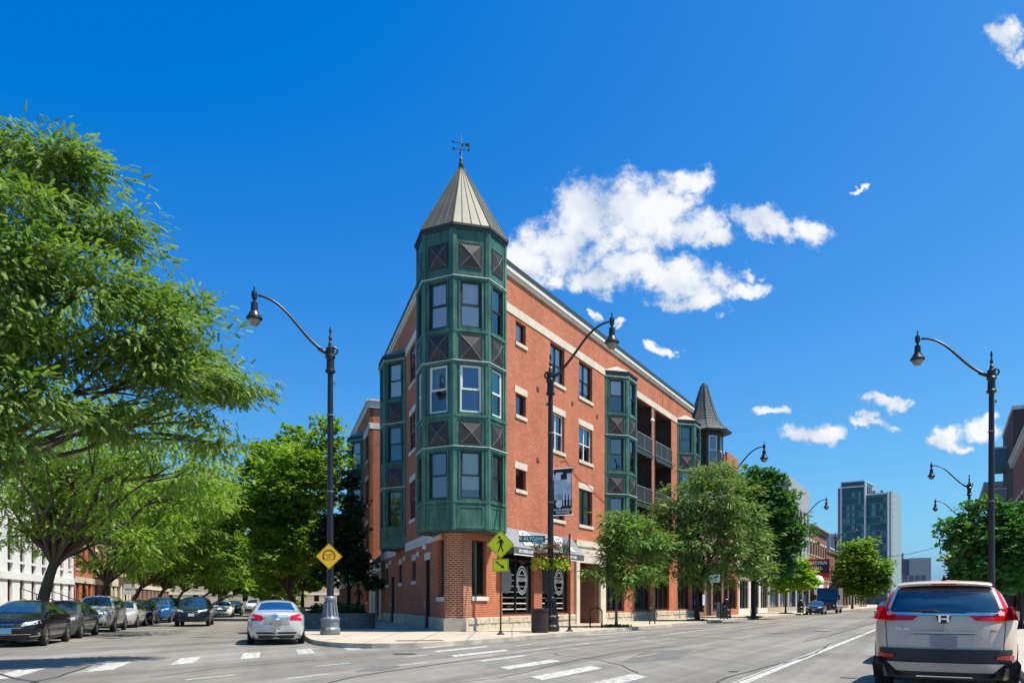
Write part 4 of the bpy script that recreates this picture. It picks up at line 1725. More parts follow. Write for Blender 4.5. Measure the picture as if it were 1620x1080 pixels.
# side-street doors and slit windows
for (a, b, c, d) in (GL[1], GL[4]):
    m = MB()
    m.fbox(FL, a, b, -.28, -.05, c, d)
    do = m.build('side_door', 'door_black', bld)
    m = MB()
    m.fbox(FL, a + .15, b - .15, -.049, -.040, c + .2, d - .3)
    m.build('door_panel', 'door_black', do)
    m = MB()
    m.fbox(FL, b - .12, b - .06, -.04, .03, 1.1, 1.5)
    m.build('handle', 'chrome', do)
for i in (2, 3, 5):
    window(FL, bld, *GL[i], sill='limestone_pale', lintel='limestone_pale', rail=None, lh=.30, ext=.03, rec=.035)
m = MB()
m.fbox(FL, 3.55, 4.9, -.1, .03, 3.353, 3.68)
m.build('lintel', 'limestone_pale', bld)
LAMP_L = [('small white wall lantern above the side door', 4.3, 3.98), ('small white wall light between side door and slit window', 6.1, 3.72), ('small white wall light between the two nearer slit windows', 10.3, 3.75), ('small white wall light farthest along the side wall', 15.6, 3.75)]
for i, (lb, s, z) in enumerate(LAMP_L):
    t = thing('wall_light', lb, 'light', FL.P(s, .08, z), group='lights on the side wall')
    m = MB()
    m.lathe([(.10, -.12), (.12, -.05), (.10, .06), (.02, .12)] if i == 0 else [(.07, -.1), (.08, .08), (.05, .1)], FL.P(s, .12, z), 8)
    m.build('shade', 'white_paint', t)
    m = MB()
    m.fbox(FL, s - .03, s + .03, -.02, .10, z - .02, z + .04)
    m.build('bracket', 'black_metal', t)

# porch and rear wing on the side street ------------------------------------------------
wing = thing('rear_wing', 'red brick rear wing with white cornice behind the side street tower bay', 'building', FL.P(30, 0, WALK))
FW = Frame(FL.xy(29.5, -.25), DL, FL.n)
FWs = Frame(FL.xy(29.5, -11.25), FL.n, -DL)          # side facing the camera
WH = [(1.2, 3.0, 12.5, 14.5), (1.2, 3.0, 9.0, 11.0), (1.2, 3.0, 5.5, 7.5), (1.4, 2.6, 1.4, 3.4)]
m = wall_holes(FW, 0, 14, WALK, 16.3, WH + [(10, 12, 12.5, 14.5), (10, 12, 9, 11)], th=.24)
m.build('street_wall', 'brick', wing, uv=True)
m = MB()
m.quad(FWs.P(0, 0, WALK), FWs.P(11.0, 0, WALK), FWs.P(11.0, 0, 16.3), FWs.P(0, 0, 16.3))
m.build('end_wall', 'brick', wing, uv=True)
for h in WH:
    window(FW, wing, *h, split=2, sill='limestone_pale', lintel='limestone_pale', glass='glass_dark')
for F, a, b in ((FW, -.1, 14), (FWs, 0, 11.1)):
    m = MB()
    m.fbox(F, a, b, -.2, .14, 16.3, 16.8)
    m.fbox(F, a, b, -.2, .24, 16.802, 16.95)
    m.build('cornice', 'limestone_pale', wing)
    m = MB()
    m.fbox(F, a, b, -.1, .03, 14.7, 15.15)
    m.build('stone_band', 'limestone_pale', wing)
    m = MB()
    m.fbox(F, a, b, -.1, .035, 4.1, 4.6)
    m.build('stone_band', 'limestone_pale', wing)
m = MB()
m.prism([FL.xy(29.7, -.6), FL.xy(29.7, -11), FL.xy(43, -11), FL.xy(43, -.6)][::-1], WALK, 16.2)
m.build('interior', 'interior', wing)
tmpb = bld
bld = wing
bay(FW, 4.6, 15.0, [[dict(blind='blind_white'), dict(blind='blind_tan', bfrac=.7), dict(blind='blind_white')], [dict(), dict(), dict()], [dict(), dict(), dict()]], 'roof_teal')
bld = tmpb
porch = thing('entry_porch', 'white columned entry porch with dark hipped roof in the courtyard gap', 'porch', FL.P(24.5, -.8, WALK))
for (s, o) in ((21.4, -.3), (23.2, -.3), (26.8, -.3), (28.8, -.3)):
    m = MB()
    c = FL.P(s, o, WALK)
    m.lathe([(.24, 0), (.24, .18), (.17, .24), (.16, 1.2), (.14, 3.15), (.2, 3.2), (.22, 3.32)], c, 14)
    m.build('column', 'white_paint', porch, smooth=False)
m = MB()
m.fbox(FL, 21.0, 29.2, -2.6, -.02, 3.48, 4.05)
m.build('frieze', 'white_paint', porch)
m = MB()
a, b, c, d = FL.P(20.95, .15, 4.06), FL.P(29.4, .15, 4.06), FL.P(29.4, -2.8, 4.06), FL.P(20.95, -2.8, 4.06)
e, f = FL.P(22.6, -1.6, 5.5), FL.P(27.8, -1.6, 5.5)
m.add([a, b, c, d, e, f], [(0, 1, 5, 4), (1, 2, 5), (2, 3, 4, 5), (3, 0, 4), (3, 2, 1, 0)])
m.build('hipped_roof', 'brick_dark', porch, uv=True)
m = MB()
m.fbox(FL, 21.2, 29, -2.6, -2.5, WALK, 3.48)
m.build('back_wall', 'brick', porch, uv=True)
m = MB()
m.fbox(FL, 24.2, 25.8, -2.5, -2.4, WALK, 2.9)
m.build('door', 'win_dark', porch)

# ------------------------------------------------------------------ neighbours along the avenue
def row_building(name, label, F, s0, s1, h, wallmat, floors, cols, trim='limestone', cat='building', depth=14, ground='shop', fh=3.6, gh=4.0, o=0.0,
                 frame='win_dark', corn=True, ww=1.1, wh=1.9, lint=True, shopmat='win_dark', drapes=None, glass='glass_dark', cornmat=None, side=False):
    b = thing(name, label, cat, F.P((s0 + s1) / 2, o, WALK))
    holes = []
    cw = (s1 - s0) / cols
    for fl in range(floors):
        z = gh + .9 + fl * fh
        if z + wh > h - .8:
            continue
        for c in range(cols):
            mid = s0 + cw * (c + .5)
            holes.append((mid - ww / 2, mid + ww / 2, z, z + wh))
    gholes = []
    if ground == 'shop':
        n = max(1, int((s1 - s0) / 5))
        gw = (s1 - s0) / n
        for k in range(n):
            gholes.append((s0 + gw * k + .5, s0 + gw * (k + 1) - .5, .7, gh - .5))
    elif ground == 'house':
        for c in range(cols):
            mid = s0 + cw * (c + .5)
            if c == cols - 1:
                gholes.append((mid - .6, mid + .6, .9, 3.3))
            else:
                gholes.append((mid - ww / 2, mid + ww / 2, 1.4, 1.4 + wh))
    m = wall_holes(F, s0, s1, WALK - .02, h, holes + gholes, th=.22, o=o)
    m.build('wall', wallmat, b, uv=True)
    m = MB()
    pts = [F.xy(s0 + .02, o - .6), F.xy(s1 - .02, o - .6), F.xy(s1 - .02, o - depth), F.xy(s0 + .02, o - depth)]
    m.prism(pts, WALK, h - .4)
    m.build('interior', 'interior', b)
    for s in (s0, s1):
        m = MB()
        m.fbox(F, s - .01 if s == s1 else s, s if s == s1 else s + .01, o - depth, o - .22, WALK, h - .2)
        m.build('end_wall', wallmat, b, uv=True)
    for (a, c, z0, z1) in holes:
        window(F, b, a, c, z0, z1, frame=frame, o=o, sill=trim, lintel=trim if lint else None, glass=glass, rec=.13, blind=random.choice([None, 'blind_grey', 'blind_white']), bfrac=random.uniform(.3, .7))
    for (a, c, z0, z1) in gholes:
        if ground == 'shop':
            F2 = Frame(F.xy(0, o), F.d, F.n)
            shopfront(F2, b, a, c, z0, z1, 3, frame=shopmat, drapes=drapes, trans=z1 - .6)
        else:
            window(F, b, a, c, z0, z1, frame=frame, o=o, sill=trim, glass=glass, rec=.15)
    if corn:
        cm = cornmat or trim
        m = MB()
        m.fbox(F, s0, s1, o - .2, o + .12, h - .75, h - .5)
        m.fbox(F, s0, s1, o - .2, o + .35, h - .5, h - .2)
        m.fbox(F, s0, s1, o - .2, o + .5, h - .198, h)
        n = int((s1 - s0) / .9)
        for k in range(n):
            c = s0 + (s1 - s0) * (k + .5) / n
            m.fbox(F, c - .1, c + .1, o + .1, o + .33, h - .74, h - .5)
        m.build('cornice', cm, b)
        m = MB()
        m.fbox(F, s0, s1, o - .1, o + .09, gh - .35, gh + .15)
        m.build('shop_cornice', cm, b)
    return b


# old turreted house next door
tb = thing('turret_house', 'dark Victorian house with shingled witch-hat turret beyond the brick block', 'building', FR.P(40.5, 0, WALK))
m = wall_holes(FR, 34.75, 46.0, WALK - .02, 13.8, [(40.6, 42.0, 9.2, 11.4), (43.2, 44.6, 9.2, 11.4), (40.6, 42.0, 5.5, 7.6), (43.2, 44.6, 5.5, 7.6), (35.6, 39.2, .5, 3.6), (40.0, 41.6, .2, 3.2), (42.2, 45.4, .5, 3.6)], th=.25, o=-.3)
m.build('wall', 'brick_brown', tb, uv=True)
m = MB()
m.prism([FR.xy(34.8, -1.2), FR.xy(46, -1.2), FR.xy(46, -14), FR.xy(34.8, -14)], WALK, 13.4)
m.build('interior', 'interior', tb)
FT_ = Frame(FR.xy(0, -.3), DR, FR.n)
for h in ((40.6, 42.0, 9.2, 11.4), (43.2, 44.6, 9.2, 11.4), (40.6, 42.0, 5.5, 7.6), (43.2, 44.6, 5.5, 7.6)):
    window(FT_, tb, *h, sill='limestone', lintel='limestone', frame='win_white', glass='glass_dark')
for h in ((35.6, 39.2, .5, 3.6), (42.2, 45.4, .5, 3.6)):
    shopfront(FT_, tb, *h, 3, drapes=[None, 'leaf_spike' if False else None])
m = MB()
m.fbox(FT_, 40.0, 41.6, -.2, -.12, .2, 3.2)
m.build('shop_door', 'win_dark', tb)
m = MB()
m.fbox(FT_, 35.2, 45.8, -.05, .25, 3.65, 4.5)
m.build('shop_fascia', 'gutter', tb)
TC = Vector(FR.xy(36.75, .35))
tr_, tn = 1.55, 8
tv = [Vector((TC.x + tr_ * math.cos(rad(-28.3 - 22.5 + 45 * k)), TC.y + tr_ * math.sin(rad(-28.3 - 22.5 + 45 * k)))) for k in range(8)]
for k in range(8):
    a, b = tv[k], tv[(k + 1) % 8]
    F = Frame(tuple(a), b - a)
    w = (b - a).length
    if k in (6, 7, 0, 1):
        hs = [(.2, w - .2, 12.4, 14.7), (.2, w - .2, 8.6, 10.9)]
    else:
        hs = []
    mm_ = wall_holes(F, 0, w, 7.2, 15.4, hs, th=.12, ends=False)
    mm_.build('turret_wall', 'dark_panel', tb)
    for h in hs:
        window(F, tb, *h, frame='win_white' if k in (7, 0) else 'win_dark', rec=.04, fw=.07, glass='glass', blind='blue_drape' if k == 7 else None, bfrac=.6)
m = MB()
m.prism([tuple(TC + (p - TC) * .7) for p in tv], 7.3, 15.3)
m.build('turret_core', 'interior', tb)
m = MB()
m.prism([tuple(p) for p in tv], 6.9, 7.2)
m.build('turret_base', 'dark_panel', tb)


def ring8(r, z, n=8):
    return [(TC.x + r * math.cos(rad(-28.3 - 22.5 + 360 / n * k)), TC.y + r * math.sin(rad(-28.3 - 22.5 + 360 / n * k)), z) for k in range(n)]


mk_slabs('shingles', (0.13, 0.135, 0.13), (0.03, 0.03, 0.03), 0.26, 0.02, var=0.25, nscale=2, offset=0.5)
prof = [(2.25, 15.15), (1.72, 15.5), (1.30, 16.0), (.95, 16.8), (.66, 17.7), (.42, 18.5), (.24, 19.0), (.10, 19.2)]
m = MB()
vs = []
for r, z in prof:
    vs += ring8(r, z)
fs = []
for j in range(len(prof) - 1):
    for k in range(8):
        fs.append((j * 8 + k, j * 8 + (k + 1) % 8, (j + 1) * 8 + (k + 1) % 8, (j + 1) * 8 + k))
fs.append(tuple(range((len(prof) - 1) * 8, len(prof) * 8)))
m.add(vs, fs)
tr = m.build('turret_roof', 'shingles', tb, uv=True)
m = MB()
m.prism([(p[0], p[1]) for p in ring8(2.2, 0)], 15.02, 15.148)
m.build('eave', 'gutter', tr)
for k in range(8):
    m = MB()
    m.tube([ring8(r, z)[k] for r, z in prof], .035, 5)
    m.build('hip_ridge', 'gutter', tr)
m = MB()
m.fbox(FR, 34.85, 35.75, -1.4, -.4, 13.5, 17.0)
m.fbox(FR, 34.8, 35.8, -1.45, -.35, 17.0, 17.2)
m.build('chimney', 'brick_brown', tb, uv=True)
m = MB()
m.fbox(FR, 39.9, 46.1, -.6, -.15, 13.8, 14.1)
m.fbox(FR, 39.9, 40.6, -.6, -.12, 13.0, 15.2)
m.fbox(FR, 45.5, 46.1, -.6, -.12, 13.0, 14.9)
m.build('parapet', 'brick_brown', tb, uv=True)

row_building('brick_flats', 'red brick flats with pale sloping coping beyond the turret house', FR, 46.2, 50.6, 15.2, 'brick', 3, 2, corn=False, gh=4.0)
row_building('limestone_shop', 'cream stone fronted shop block behind the dense green street tree', FR, 50.8, 66.0, 12.0, 'limestone_pale', 2, 5, trim='limestone', drapes=['blind_grey', None])
mb_ = row_building('pale_modern_block', 'pale grey flat-roofed block rising above the street trees', FR, 79.2, 97.0, 17.6, 'far_grey', 3, 6, trim='limestone', corn=False, lint=False)
row_building('tan_shop_block', 'low tan brick shop row behind the small lime tree', FR, 66.2, 79.0, 9.5, 'brick_tan', 1, 6, trim='limestone', shopmat='win_grey', drapes=['blind_tan', None])
cb = row_building('cornice_building', 'narrow red brick building with heavy overhanging dark cornice', FR, 97.2, 116.5, 12.9, 'brick_brown', 2, 7, trim='limestone_pale', cornmat='brick_brown')
row_building('long_red_row', 'long low red brick row with repeated narrow windows', FR, 116.8, 150, 10.6, 'brick_red', 2, 14, trim='limestone_pale', ww=.9)
row_building('far_cream_row', 'far cream shop row at the end of the avenue', FR, 150.2, 175, 9.0, 'brick_tan', 1, 9, trim='limestone')
row_building('far_brown_building', 'far dark brown building peeking out behind the far round tree', FR, 175.3, 195, 14.0, 'brick_brown', 2, 4, trim='brick_brown', ww=1.6)
m = MB()

# opposite side of the avenue
FRR = Frame(FR.xy(0, 24.2), DR, -FR.n)
row_building('red_brick_block', 'dark red brick block with white framed windows at right edge', FRR, 38, 74.2, 16.6, 'brick_red', 3, 11, trim='limestone_pale', frame='win_white', ww=1.7, wh=2.3, fh=4.2, gh=4.3)
tall = thing('siding_block', 'tall block with dark brown siding behind the red brick block', 'building', FRR.P(80, 0, WALK))
m = MB()
m.fbox(FRR, 74.6, 92, -18, .0, WALK, 22.3)
m.build('wall', 'brick_dark', tall, uv=True)
m = MB()
m.fbox(FRR, 74.5, 92.1, -18.1, .12, 22.3, 22.7)
m.build('roof_edge', 'limestone_pale', tall)
for z0 in (17.5, 12.6):
    m = MB()
    m.fbox(FRR, 84, 90, .0, 1.5, z0, z0 + 2.2)
    w = m.build('box_bay', 'roof_teal' if z0 > 15 else 'far_grey', tall)
    m = MB()
    m.fbox(FRR, 83.9, 90.1, .0, 1.6, z0 + 2.2, z0 + 2.4)
    m.build('bay_cap', 'limestone_pale', w)
b2 = thing('far_balcony_block', 'far grey block with projecting flat-roofed balconies on right', 'building', FRR.P(110, 0, WALK))
m = MB()
m.fbox(FRR, 96, 122, -15, 0, WALK, 16.6)
m.build('wall', 'far_purple', b2)
m = MB()
m.fbox(FRR, 95.8, 122.2, -15, 2.0, 16.6, 17.3)
m.build('roof_slab', 'far_grey', b2)
for z in (6.5, 9.5, 12.5):
    m = MB()
    m.fbox(FRR, 97, 121, .0, 1.8, z, z + .35)
    m.build('balcony', 'far_grey', b2)
    m = MB()
    m.fbox(FRR, 98, 120, .0, .03, z + .6, z + 2.4)
    m.build('window_strip', 'tower_glass', b2)
row_building('far_right_row', 'far low brick row on the right side of the avenue', FRR, 124, 180, 12.0, 'brick_brown', 2, 12, trim='limestone')

# ------------------------------------------------------------------ north side of the side street
FN = Frame(FL.xy(0, RD_L + 7.5), DL, -FL.n)
row_building('white_rowhouse', 'white painted rowhouse with narrow maroon framed windows behind the forked tree', FN, 14, 43.5, 11.5, 'white_wall', 3, 11, trim='white_wall', ground='house', frame='maroon', ww=1.0, wh=2.7, fh=3.6, gh=3.2, lint=False, cornmat='white_wall')
row_building('orange_brick_house', 'orange brick house with stone trim beyond the white rowhouse', FN, 43.8, 51, 10.5, 'brick', 2, 3, trim='limestone', ground='house', gh=3.4)
hb = row_building('porch_house', 'brown brick house with tan columned porch', FN, 51.4, 60, 10.8, 'brick_brown', 2, 3, trim='limestone', ground='house', gh=3.4)
for k in range(5):
    m = MB()
    c = FN.P(52.2 + 1.7 * k, 2.2, WALK)
    m.lathe([(.26, 0), (.26, .9), (.18, .95), (.16, 3.5), (.24, 3.6)], c, 10)
    m.build('porch_column', 'limestone', hb)
m = MB()
m.fbox(FN, 51.6, 59.8, .1, 2.7, 3.76, 4.5)
m.build('porch_roof', 'limestone', hb)
row_building('grey_rowhouse', 'grey stone rowhouse half hidden by street trees', FN, 60.4, 76, 11, 'limestone', 2, 6, trim='limestone', ground='house', gh=3.4)
row_building('far_brick_rowhouse', 'far brick rowhouse at the shaded end of the side street', FN, 76.4, 110, 11, 'brick_brown', 2, 9, trim='limestone', ground='house', gh=3.4)
FEnd = Frame(FL.xy(150, 30), FL.n * -1, -DL)
row_building('street_end_house', 'low stone house closing the far end of the side street', FEnd, 0, 40, 9, 'brick_tan', 2, 8, trim='limestone', ground='house', gh=3.2)
FLs = Frame(FL.xy(0, -1.5), DL, FL.n)
row_building('side_street_flats', 'brick flats past the rear wing on the right of the side street', FLs, 47, 75, 12, 'brick_brown', 3, 8, trim='limestone', ground='house', gh=3.4)
# iron stair rails and a small notice board in front of the white rowhouse
for i, (s, lb) in enumerate(((24.5, 'black iron stoop railing at left edge before the white rowhouse'), (31, 'black iron stoop railing behind the black parked sedan'), (39, 'black iron stoop railing behind the forked tree trunk'))):
    t = thing('stoop_railing', lb, 'railing', FN.P(s, 3.2, WALK), group='stoop railings')
    r = MB()
    for o0, z0 in ((1.0, 1.2), (1.9, .8), (2.8, .4), (3.6, .1)):
        r.tube([FN.P(s, o0, WALK), FN.P(s, o0, WALK + z0 + .95)], .03, 6)
    r.tube([FN.P(s, 1.0, WALK + 2.1), FN.P(s, 3.6, WALK + 1.05)], .03, 6)
    r.tube([FN.P(s, 1.0, WALK + 1.5), FN.P(s, 3.6, WALK + .45)], .02, 6)
    r.build('rail', 'black_metal', t)
    r = MB()
    for k in range(5):
        r.fbox(FN, s, s + 1.6, .05, 1.2 + .4 * (4 - k), WALK + .18 * k, WALK + .18 * (k + 1) - .003)
    r.build('steps', 'kerb_stone', t)
FNB = Frame(FN.xy(42.6, 4.5), (.9, -.35))
nb = thing('notice_board', 'white notice board on a post in front of the orange brick house', 'sign', FN.P(42.6, 4.5, WALK))
m = MB()
m.fbox(FNB, -.6, .6, .0, .05, 2.0, 2.9)
m.build('board', 'white_paint', nb)
text_mesh('lettering', 'MARCH', .26, 'sign_black', nb, FNB.P(0, .06, 2.45), (FNB.d.x, FNB.d.y, 0), UP, .004)
m = MB()
for s in (-.5, .5):
    m.fbox(FNB, s - .04, s + .04, -.08, -.003, WALK, 2.8)
m.build('post', 'post_black', nb)


# ------------------------------------------------------------------ distant towers
def far_box(name, label, cx, cy, wx, wy, h, mat, floors, side_mat=None, rot=0.0, fins=6, finmat='tower_white'):
    t = thing(name, label, 'tower', (cx, cy, 0), -math.atan2(cx, cy) + rot, local=True)
    m = MB()
    m.box(-wx / 2, wx / 2, -wy / 2, wy / 2, 0, h)
    w = m.build('wall', mat, t)
    m = MB()
    for k in range(1, floors):
        z = h * k / floors
        m.box(-wx / 2 - .15, wx / 2 + .15, -wy / 2 - .15, wy / 2 + .15, z - .18, z + .18)
    m.build('floor_lines', side_mat or mat, t)
    m = MB()
    for k in range(fins + 1):
        x = -wx / 2 + wx * k / fins
        m.box(x - .4, x + .4, -wy / 2 - .35, -wy / 2 - .151, 0, h)
    m.build('fins', finmat, t)
    return t


YT = 380.0
tcx = (1374 - 810) / 1275 * YT


def txx(px):
    return (px - 810) / 1275 * YT - tcx


def tz(py):
    return EYE + (951 - py) / 1275 * YT


tw = thing('glass_tower', 'teal glass apartment tower with white vertical fins in the distance', 'tower', (tcx, YT, 0), rad(-36), local=True)
m = MB()
m.box(txx(1332), txx(1369.5), 0, 22, 0, tz(769))
m.box(txx(1369.7), txx(1403), .8, 24, 0, tz(781))
m.build('glass_wall', 'tower_glass', tw)
m = MB()
m.box(txx(1333), txx(1368), -.35, 20, tz(769), tz(760))
m.build('crown', 'tower_glass', tw)
m = MB()
m.box(txx(1328.5), txx(1332), -1, 21, 0, tz(769))
m.build('left_side', 'far_purple', tw)
m = MB()
sx = txx(1403.2)
m.box(sx, sx + 1.2, 0, 24, 0, tz(779))
m.build('pale_side', 'tower_side', tw)
m = MB()
for px in (1333.5, 1369.5, 1403.0):
    m.box(txx(px) - .33, txx(px) + .33, -1.2, .78, 0, tz(763 if px < 1390 else 779))
m.box(txx(1332), txx(1370), -.8, .0, tz(769), tz(767))
m.box(txx(1370.5), txx(1403), -.2, .9, tz(783), tz(780.5))
m.box(txx(1333), txx(1369), -1.0, 20, tz(760.5), tz(759))
m.build('white_fins', 'tower_white', tw)
m = MB()
m.box(txx(1371), txx(1378), 2, 12, tz(781), tz(768))
m.build('roof_plant', 'far_grey', tw)
nfl = 17
for k in range(1, nfl):
    z = tz(775) * k / nfl
    m = MB()
    m.box(txx(1334.2), txx(1368.8), -.30, .02, z - .14, z + .14)
    m.box(txx(1370.2), txx(1402.3), .5, .82, z - .14, z + .14)
    m.build('floor_band', 'tower_glass_pale', tw)
for k in range(nfl):
    z0, z1 = tz(775) * k / nfl + .4, tz(775) * (k + 1) / nfl - .4
    for a, b in ((1335.5, 1340), (1341, 1346), (1349, 1354), (1359, 1363), (1363.6, 1368), (1371, 1376), (1378, 1384), (1391, 1395), (1396, 1400)):
        if random.random() < .45:
            m = MB()
            y = -.2 if a < 1369 else .6
            m.box(txx(a), txx(b), y, y + .18, z0, z1)
            m.build('window', 'tower_glass_pale', tw)
    m = MB()
    m.box(sx + 1.2, sx + 1.3, 3.0, 7.0, z0, z1)
    m.build('side_window', 'far_grey', tw)
Y2 = 620.0
far_box('purple_highrise', 'small dark purple far high-rise beside the glass tower', (1437 - 810) / 1275 * Y2, Y2, 13, 12, EYE + (951 - 884) / 1275 * Y2, 'far_purple', 12, fins=4, finmat='far_purple')
far_box('beige_highrise', 'small pale beige far high-rise, right of the purple one', (1450.5 - 810) / 1275 * Y2, Y2 - 5, 14, 12, EYE + (951 - 883) / 1275 * Y2, 'far_beige', 14, 'far_grey', fins=5, finmat='far_beige')
far_box('thin_far_tower', 'thin grey far tower touching the right side of the glass tower', (1424 - 810) / 1275 * 700, 700, 5, 10, EYE + (951 - 875) / 1275 * 700, 'far_grey', 14, 'far_beige', fins=2)
far_box('hazy_left_block', 'hazy grey-blue block left of the glass tower', (1318 - 810) / 1275 * 520, 520, 11, 12, EYE + (951 - 845) / 1275 * 520, 'far_grey', 14, 'tower_side', fins=3)
far_box('low_far_block', 'low far grey block below the far high-rises', (1437 - 810) / 1275 * 560, 560, 22, 12, EYE + (951 - 910) / 1275 * 560, 'far_purple', 6, 'far_grey', fins=6, finmat='far_grey')


# ------------------------------------------------------------------ street lamps
def make_lamp():
    t = thing('street_lamp', 'x', 'street lamp', (0, 0, 0), local=True)
    m = MB()
    m.lathe([(.36, 0), (.38, .06), (.38, .22), (.34, .28), (.34, .52), (.37, .56), (.36, .62), (.27, .70), (.22, 1.05), (.19, 1.28), (.22, 1.32), (.22, 1.40), (.16, 1.46)], (0, 0, 0), 16)
    b = m.build('base', 'black_metal', t)
    m = MB()
    for k in range(12):
        a = 2 * math.pi * k / 12
        m.tube([(.29 * math.cos(a), .29 * math.sin(a), .66), (.215 * math.cos(a), .215 * math.sin(a), 1.25)], .025, 5)
    m.build('fluting', 'black_metal', b)
    m = MB()
    m.lathe([(.135, 1.4), (.125, 4), (.115, 7), (.10, 9.95)], (0, 0, 0), 16, cap=False)
    m.build('pole', 'black_metal', t, smooth=True)
    m = MB()
    m.lathe([(.10, 9.9), (.19, 9.95), (.19, 10.02), (.15, 10.06), (.14, 10.45), (.19, 10.5), (.19, 10.56), (.155, 10.6), (.16, 10.82), (.17, 10.86), (.10, 10.9), (.07, 11.0), (.075, 11.05), (.035, 11.12), (.075, 11.24), (.045, 11.32), (.025, 11.4), (.05, 11.52), (.02, 11.66), (.001, 11.68)], (0, 0, 0), 14)
    m.build('collar', 'black_metal', t, smooth=False)
    m = MB()
    pts = []
    ctl = [Vector((.1, 0, 10.66)), Vector((1.15, 0, 11.15)), Vector((1.55, 0, 12.55)), Vector((2.62, 0, 12.58))]
    for i in range(25):
        s = i / 24
        p = ctl[0] * (1 - s) ** 3 + ctl[1] * 3 * s * (1 - s) ** 2 + ctl[2] * 3 * s * s * (1 - s) + ctl[3] * s ** 3
        pts.append(p)
    m.tube(pts, [.062 - .02 * i / 24 for i in range(25)], 8)
    m.tube([(.05, 0, 10.62), (.45, 0, 10.83)], .075, 8)
    m.build('arm', 'black_metal', t, smooth=True)
    m = MB()
    pts = [(-.14 + 0.0 - .13 * math.sin(a), 0, 10.78 - .13 * math.cos(a)) for a in [rad(x) for x in range(0, 271, 30)]]
    m.tube(pts, .04, 6)
    m.build('scroll', 'black_metal', t)
    hx = 2.75
    m = MB()
    m.lathe([(.001, 12.98), (.03, 12.9), (.02, 12.75), (.09, 12.72), (.11, 12.6), (.09, 12.45), (.04, 12.4), (.05, 12.34), (.12, 12.3), (.13, 11.98), (.17, 11.95), (.23, 11.82), (.29, 11.76), (.30, 11.70), (.24, 11.66)], (hx, 0, 0), 18)
    h = m.build('lamp_head', 'black_metal', t, smooth=False)
    m = MB()
    m.lathe([(.22, 11.68), (.20, 11.56), (.13, 11.47), (.001, 11.44)], (hx, 0, 0), 16, cap=False)
    m.build('lens', 'lamp_glass', h, smooth=True)
    m = MB()
    m.box(-.19, -.12, -.04, .04, 9.5, 9.62)
    for z in (5.4, 8.3):
        m.lathe([(.135, z), (.135, z + .05)], (0, 0, 0), 14)
    m.build('bracket', 'lamp_grey', t)
    return t


lamp0 = make_lamp()
ANG_L = math.atan2(FL.n.y, FL.n.x)
ANG_R = math.atan2(FR.n.y, FR.n.x)
lamps = [((-6.9, 30.6), ANG_L, 'black gooseneck street lamp with yellow diamond sign at the corner'),
         ((1.62, 33.9), ANG_R, 'black gooseneck street lamp with hanging baskets and banner before the corner shop'),
         (FR.xy(32, 3.3), ANG_R, 'gooseneck street lamp rising out of the pale street tree'),
         (FR.xy(66.8, 3.3), ANG_R, 'street lamp whose arm shows past the dark green tree'),
         (FR.xy(99.8, 3.3), ANG_R, 'far street lamp in front of the red brick row'),
         (FR.xy(10.3, 19.45), ANG_R + math.pi, 'nearest tall street lamp on the right side of the avenue'),
         (FR.xy(47.2, 19.45), ANG_R + math.pi, 'second street lamp down the right side of the avenue'),
         (FR.xy(74.4, 19.45), ANG_R + math.pi, 'third street lamp down the right side of the avenue'),
         (FR.xy(104, 19.45), ANG_R + math.pi, 'fourth street lamp down the right side of the avenue'),
         (FR.xy(138, 19.45), ANG_R + math.pi, 'fifth street lamp down the right side of the avenue'),
         (FR.xy(167, 19.45), ANG_R + math.pi, 'farthest street lamp down the right side of the avenue')]
for i, (p, a, lb) in enumerate(lamps):
    o = lamp0 if i == 0 else copy_tree(lamp0)
    o.location = (p[0], p[1], WALK - .004)
    o.rotation_euler = (0, 0, a)
    tag(o, lb, 'street lamp', 'gooseneck street lamps')
# the corner lamp has a pale painted pole and base
for ch in lamp0.children:
    if ch.name.split('.')[0] in ('base',):
        ch.data = ch.data.copy()
        ch.data.materials[0] = MATS['lamp_grey']
        ch['label'] = 'weathered grey ' + ch.name.split('.')[0]
        for c2 in ch.children:
            c2.data = c2.data.copy()
            c2.data.materials[0] = MATS['lamp_grey']
for ob in list(bpy.data.objects):
    pass


# ------------------------------------------------------------------ signs
def diamond_sign(name, label, c, face, size, mat, normal_off=.05):
    """diamond plate facing 'face' (unit xy), centre c"""
    f = Vector((face[0], face[1], 0)).normalized()
    x = Vector((-f.y, f.x, 0))
    t = thing(name, label, 'sign', c)
    cc = Vector(c)
    h = size / math.sqrt(2)

    def plate(hh, o0, o1, nm, mt, par, rnd=.06):
        pts = []
        for k in range(4):
            a = k * math.pi / 2
            d1 = x * math.cos(a) + Vector((0, 0, 1)) * math.sin(a)
            dn = x * math.cos(a + math.pi / 2) + Vector((0, 0, 1)) * math.sin(a + math.pi / 2)
            dp = x * math.cos(a - math.pi / 2) + Vector((0, 0, 1)) * math.sin(a - math.pi / 2)
            pts += [d1 * hh * (1 - rnd) + dp * hh * rnd, d1 * hh * (1 - rnd * .4), d1 * hh * (1 - rnd) + dn * hh * rnd]
        n = len(pts)
        m = MB()
        m.add([cc + p + f * o1 for p in pts] + [cc + p + f * o0 for p in pts], [tuple(range(n)), tuple(range(2 * n - 1, n - 1, -1))] + [(i, n + i, n + (i + 1) % n, (i + 1) % n) for i in range(n)])
        return m.build(nm, mt, par)
    p = plate(h, 0, .02, 'plate', mat, t)
    plate(h * .95, .021, .023, 'border', 'sign_black', p)
    plate(h * .915, .024, .026, 'field', mat, p)
    return t, cc, f, x


def flat_poly(pts, cc, f, x, o, mat, name, par):
    m = MB()
    m.add([tuple(cc + x * p[0] + Vector((0, 0, 1)) * p[1] + f * o) for p in pts], [tuple(range(len(pts)))])
    return m.build(name, mat, par)


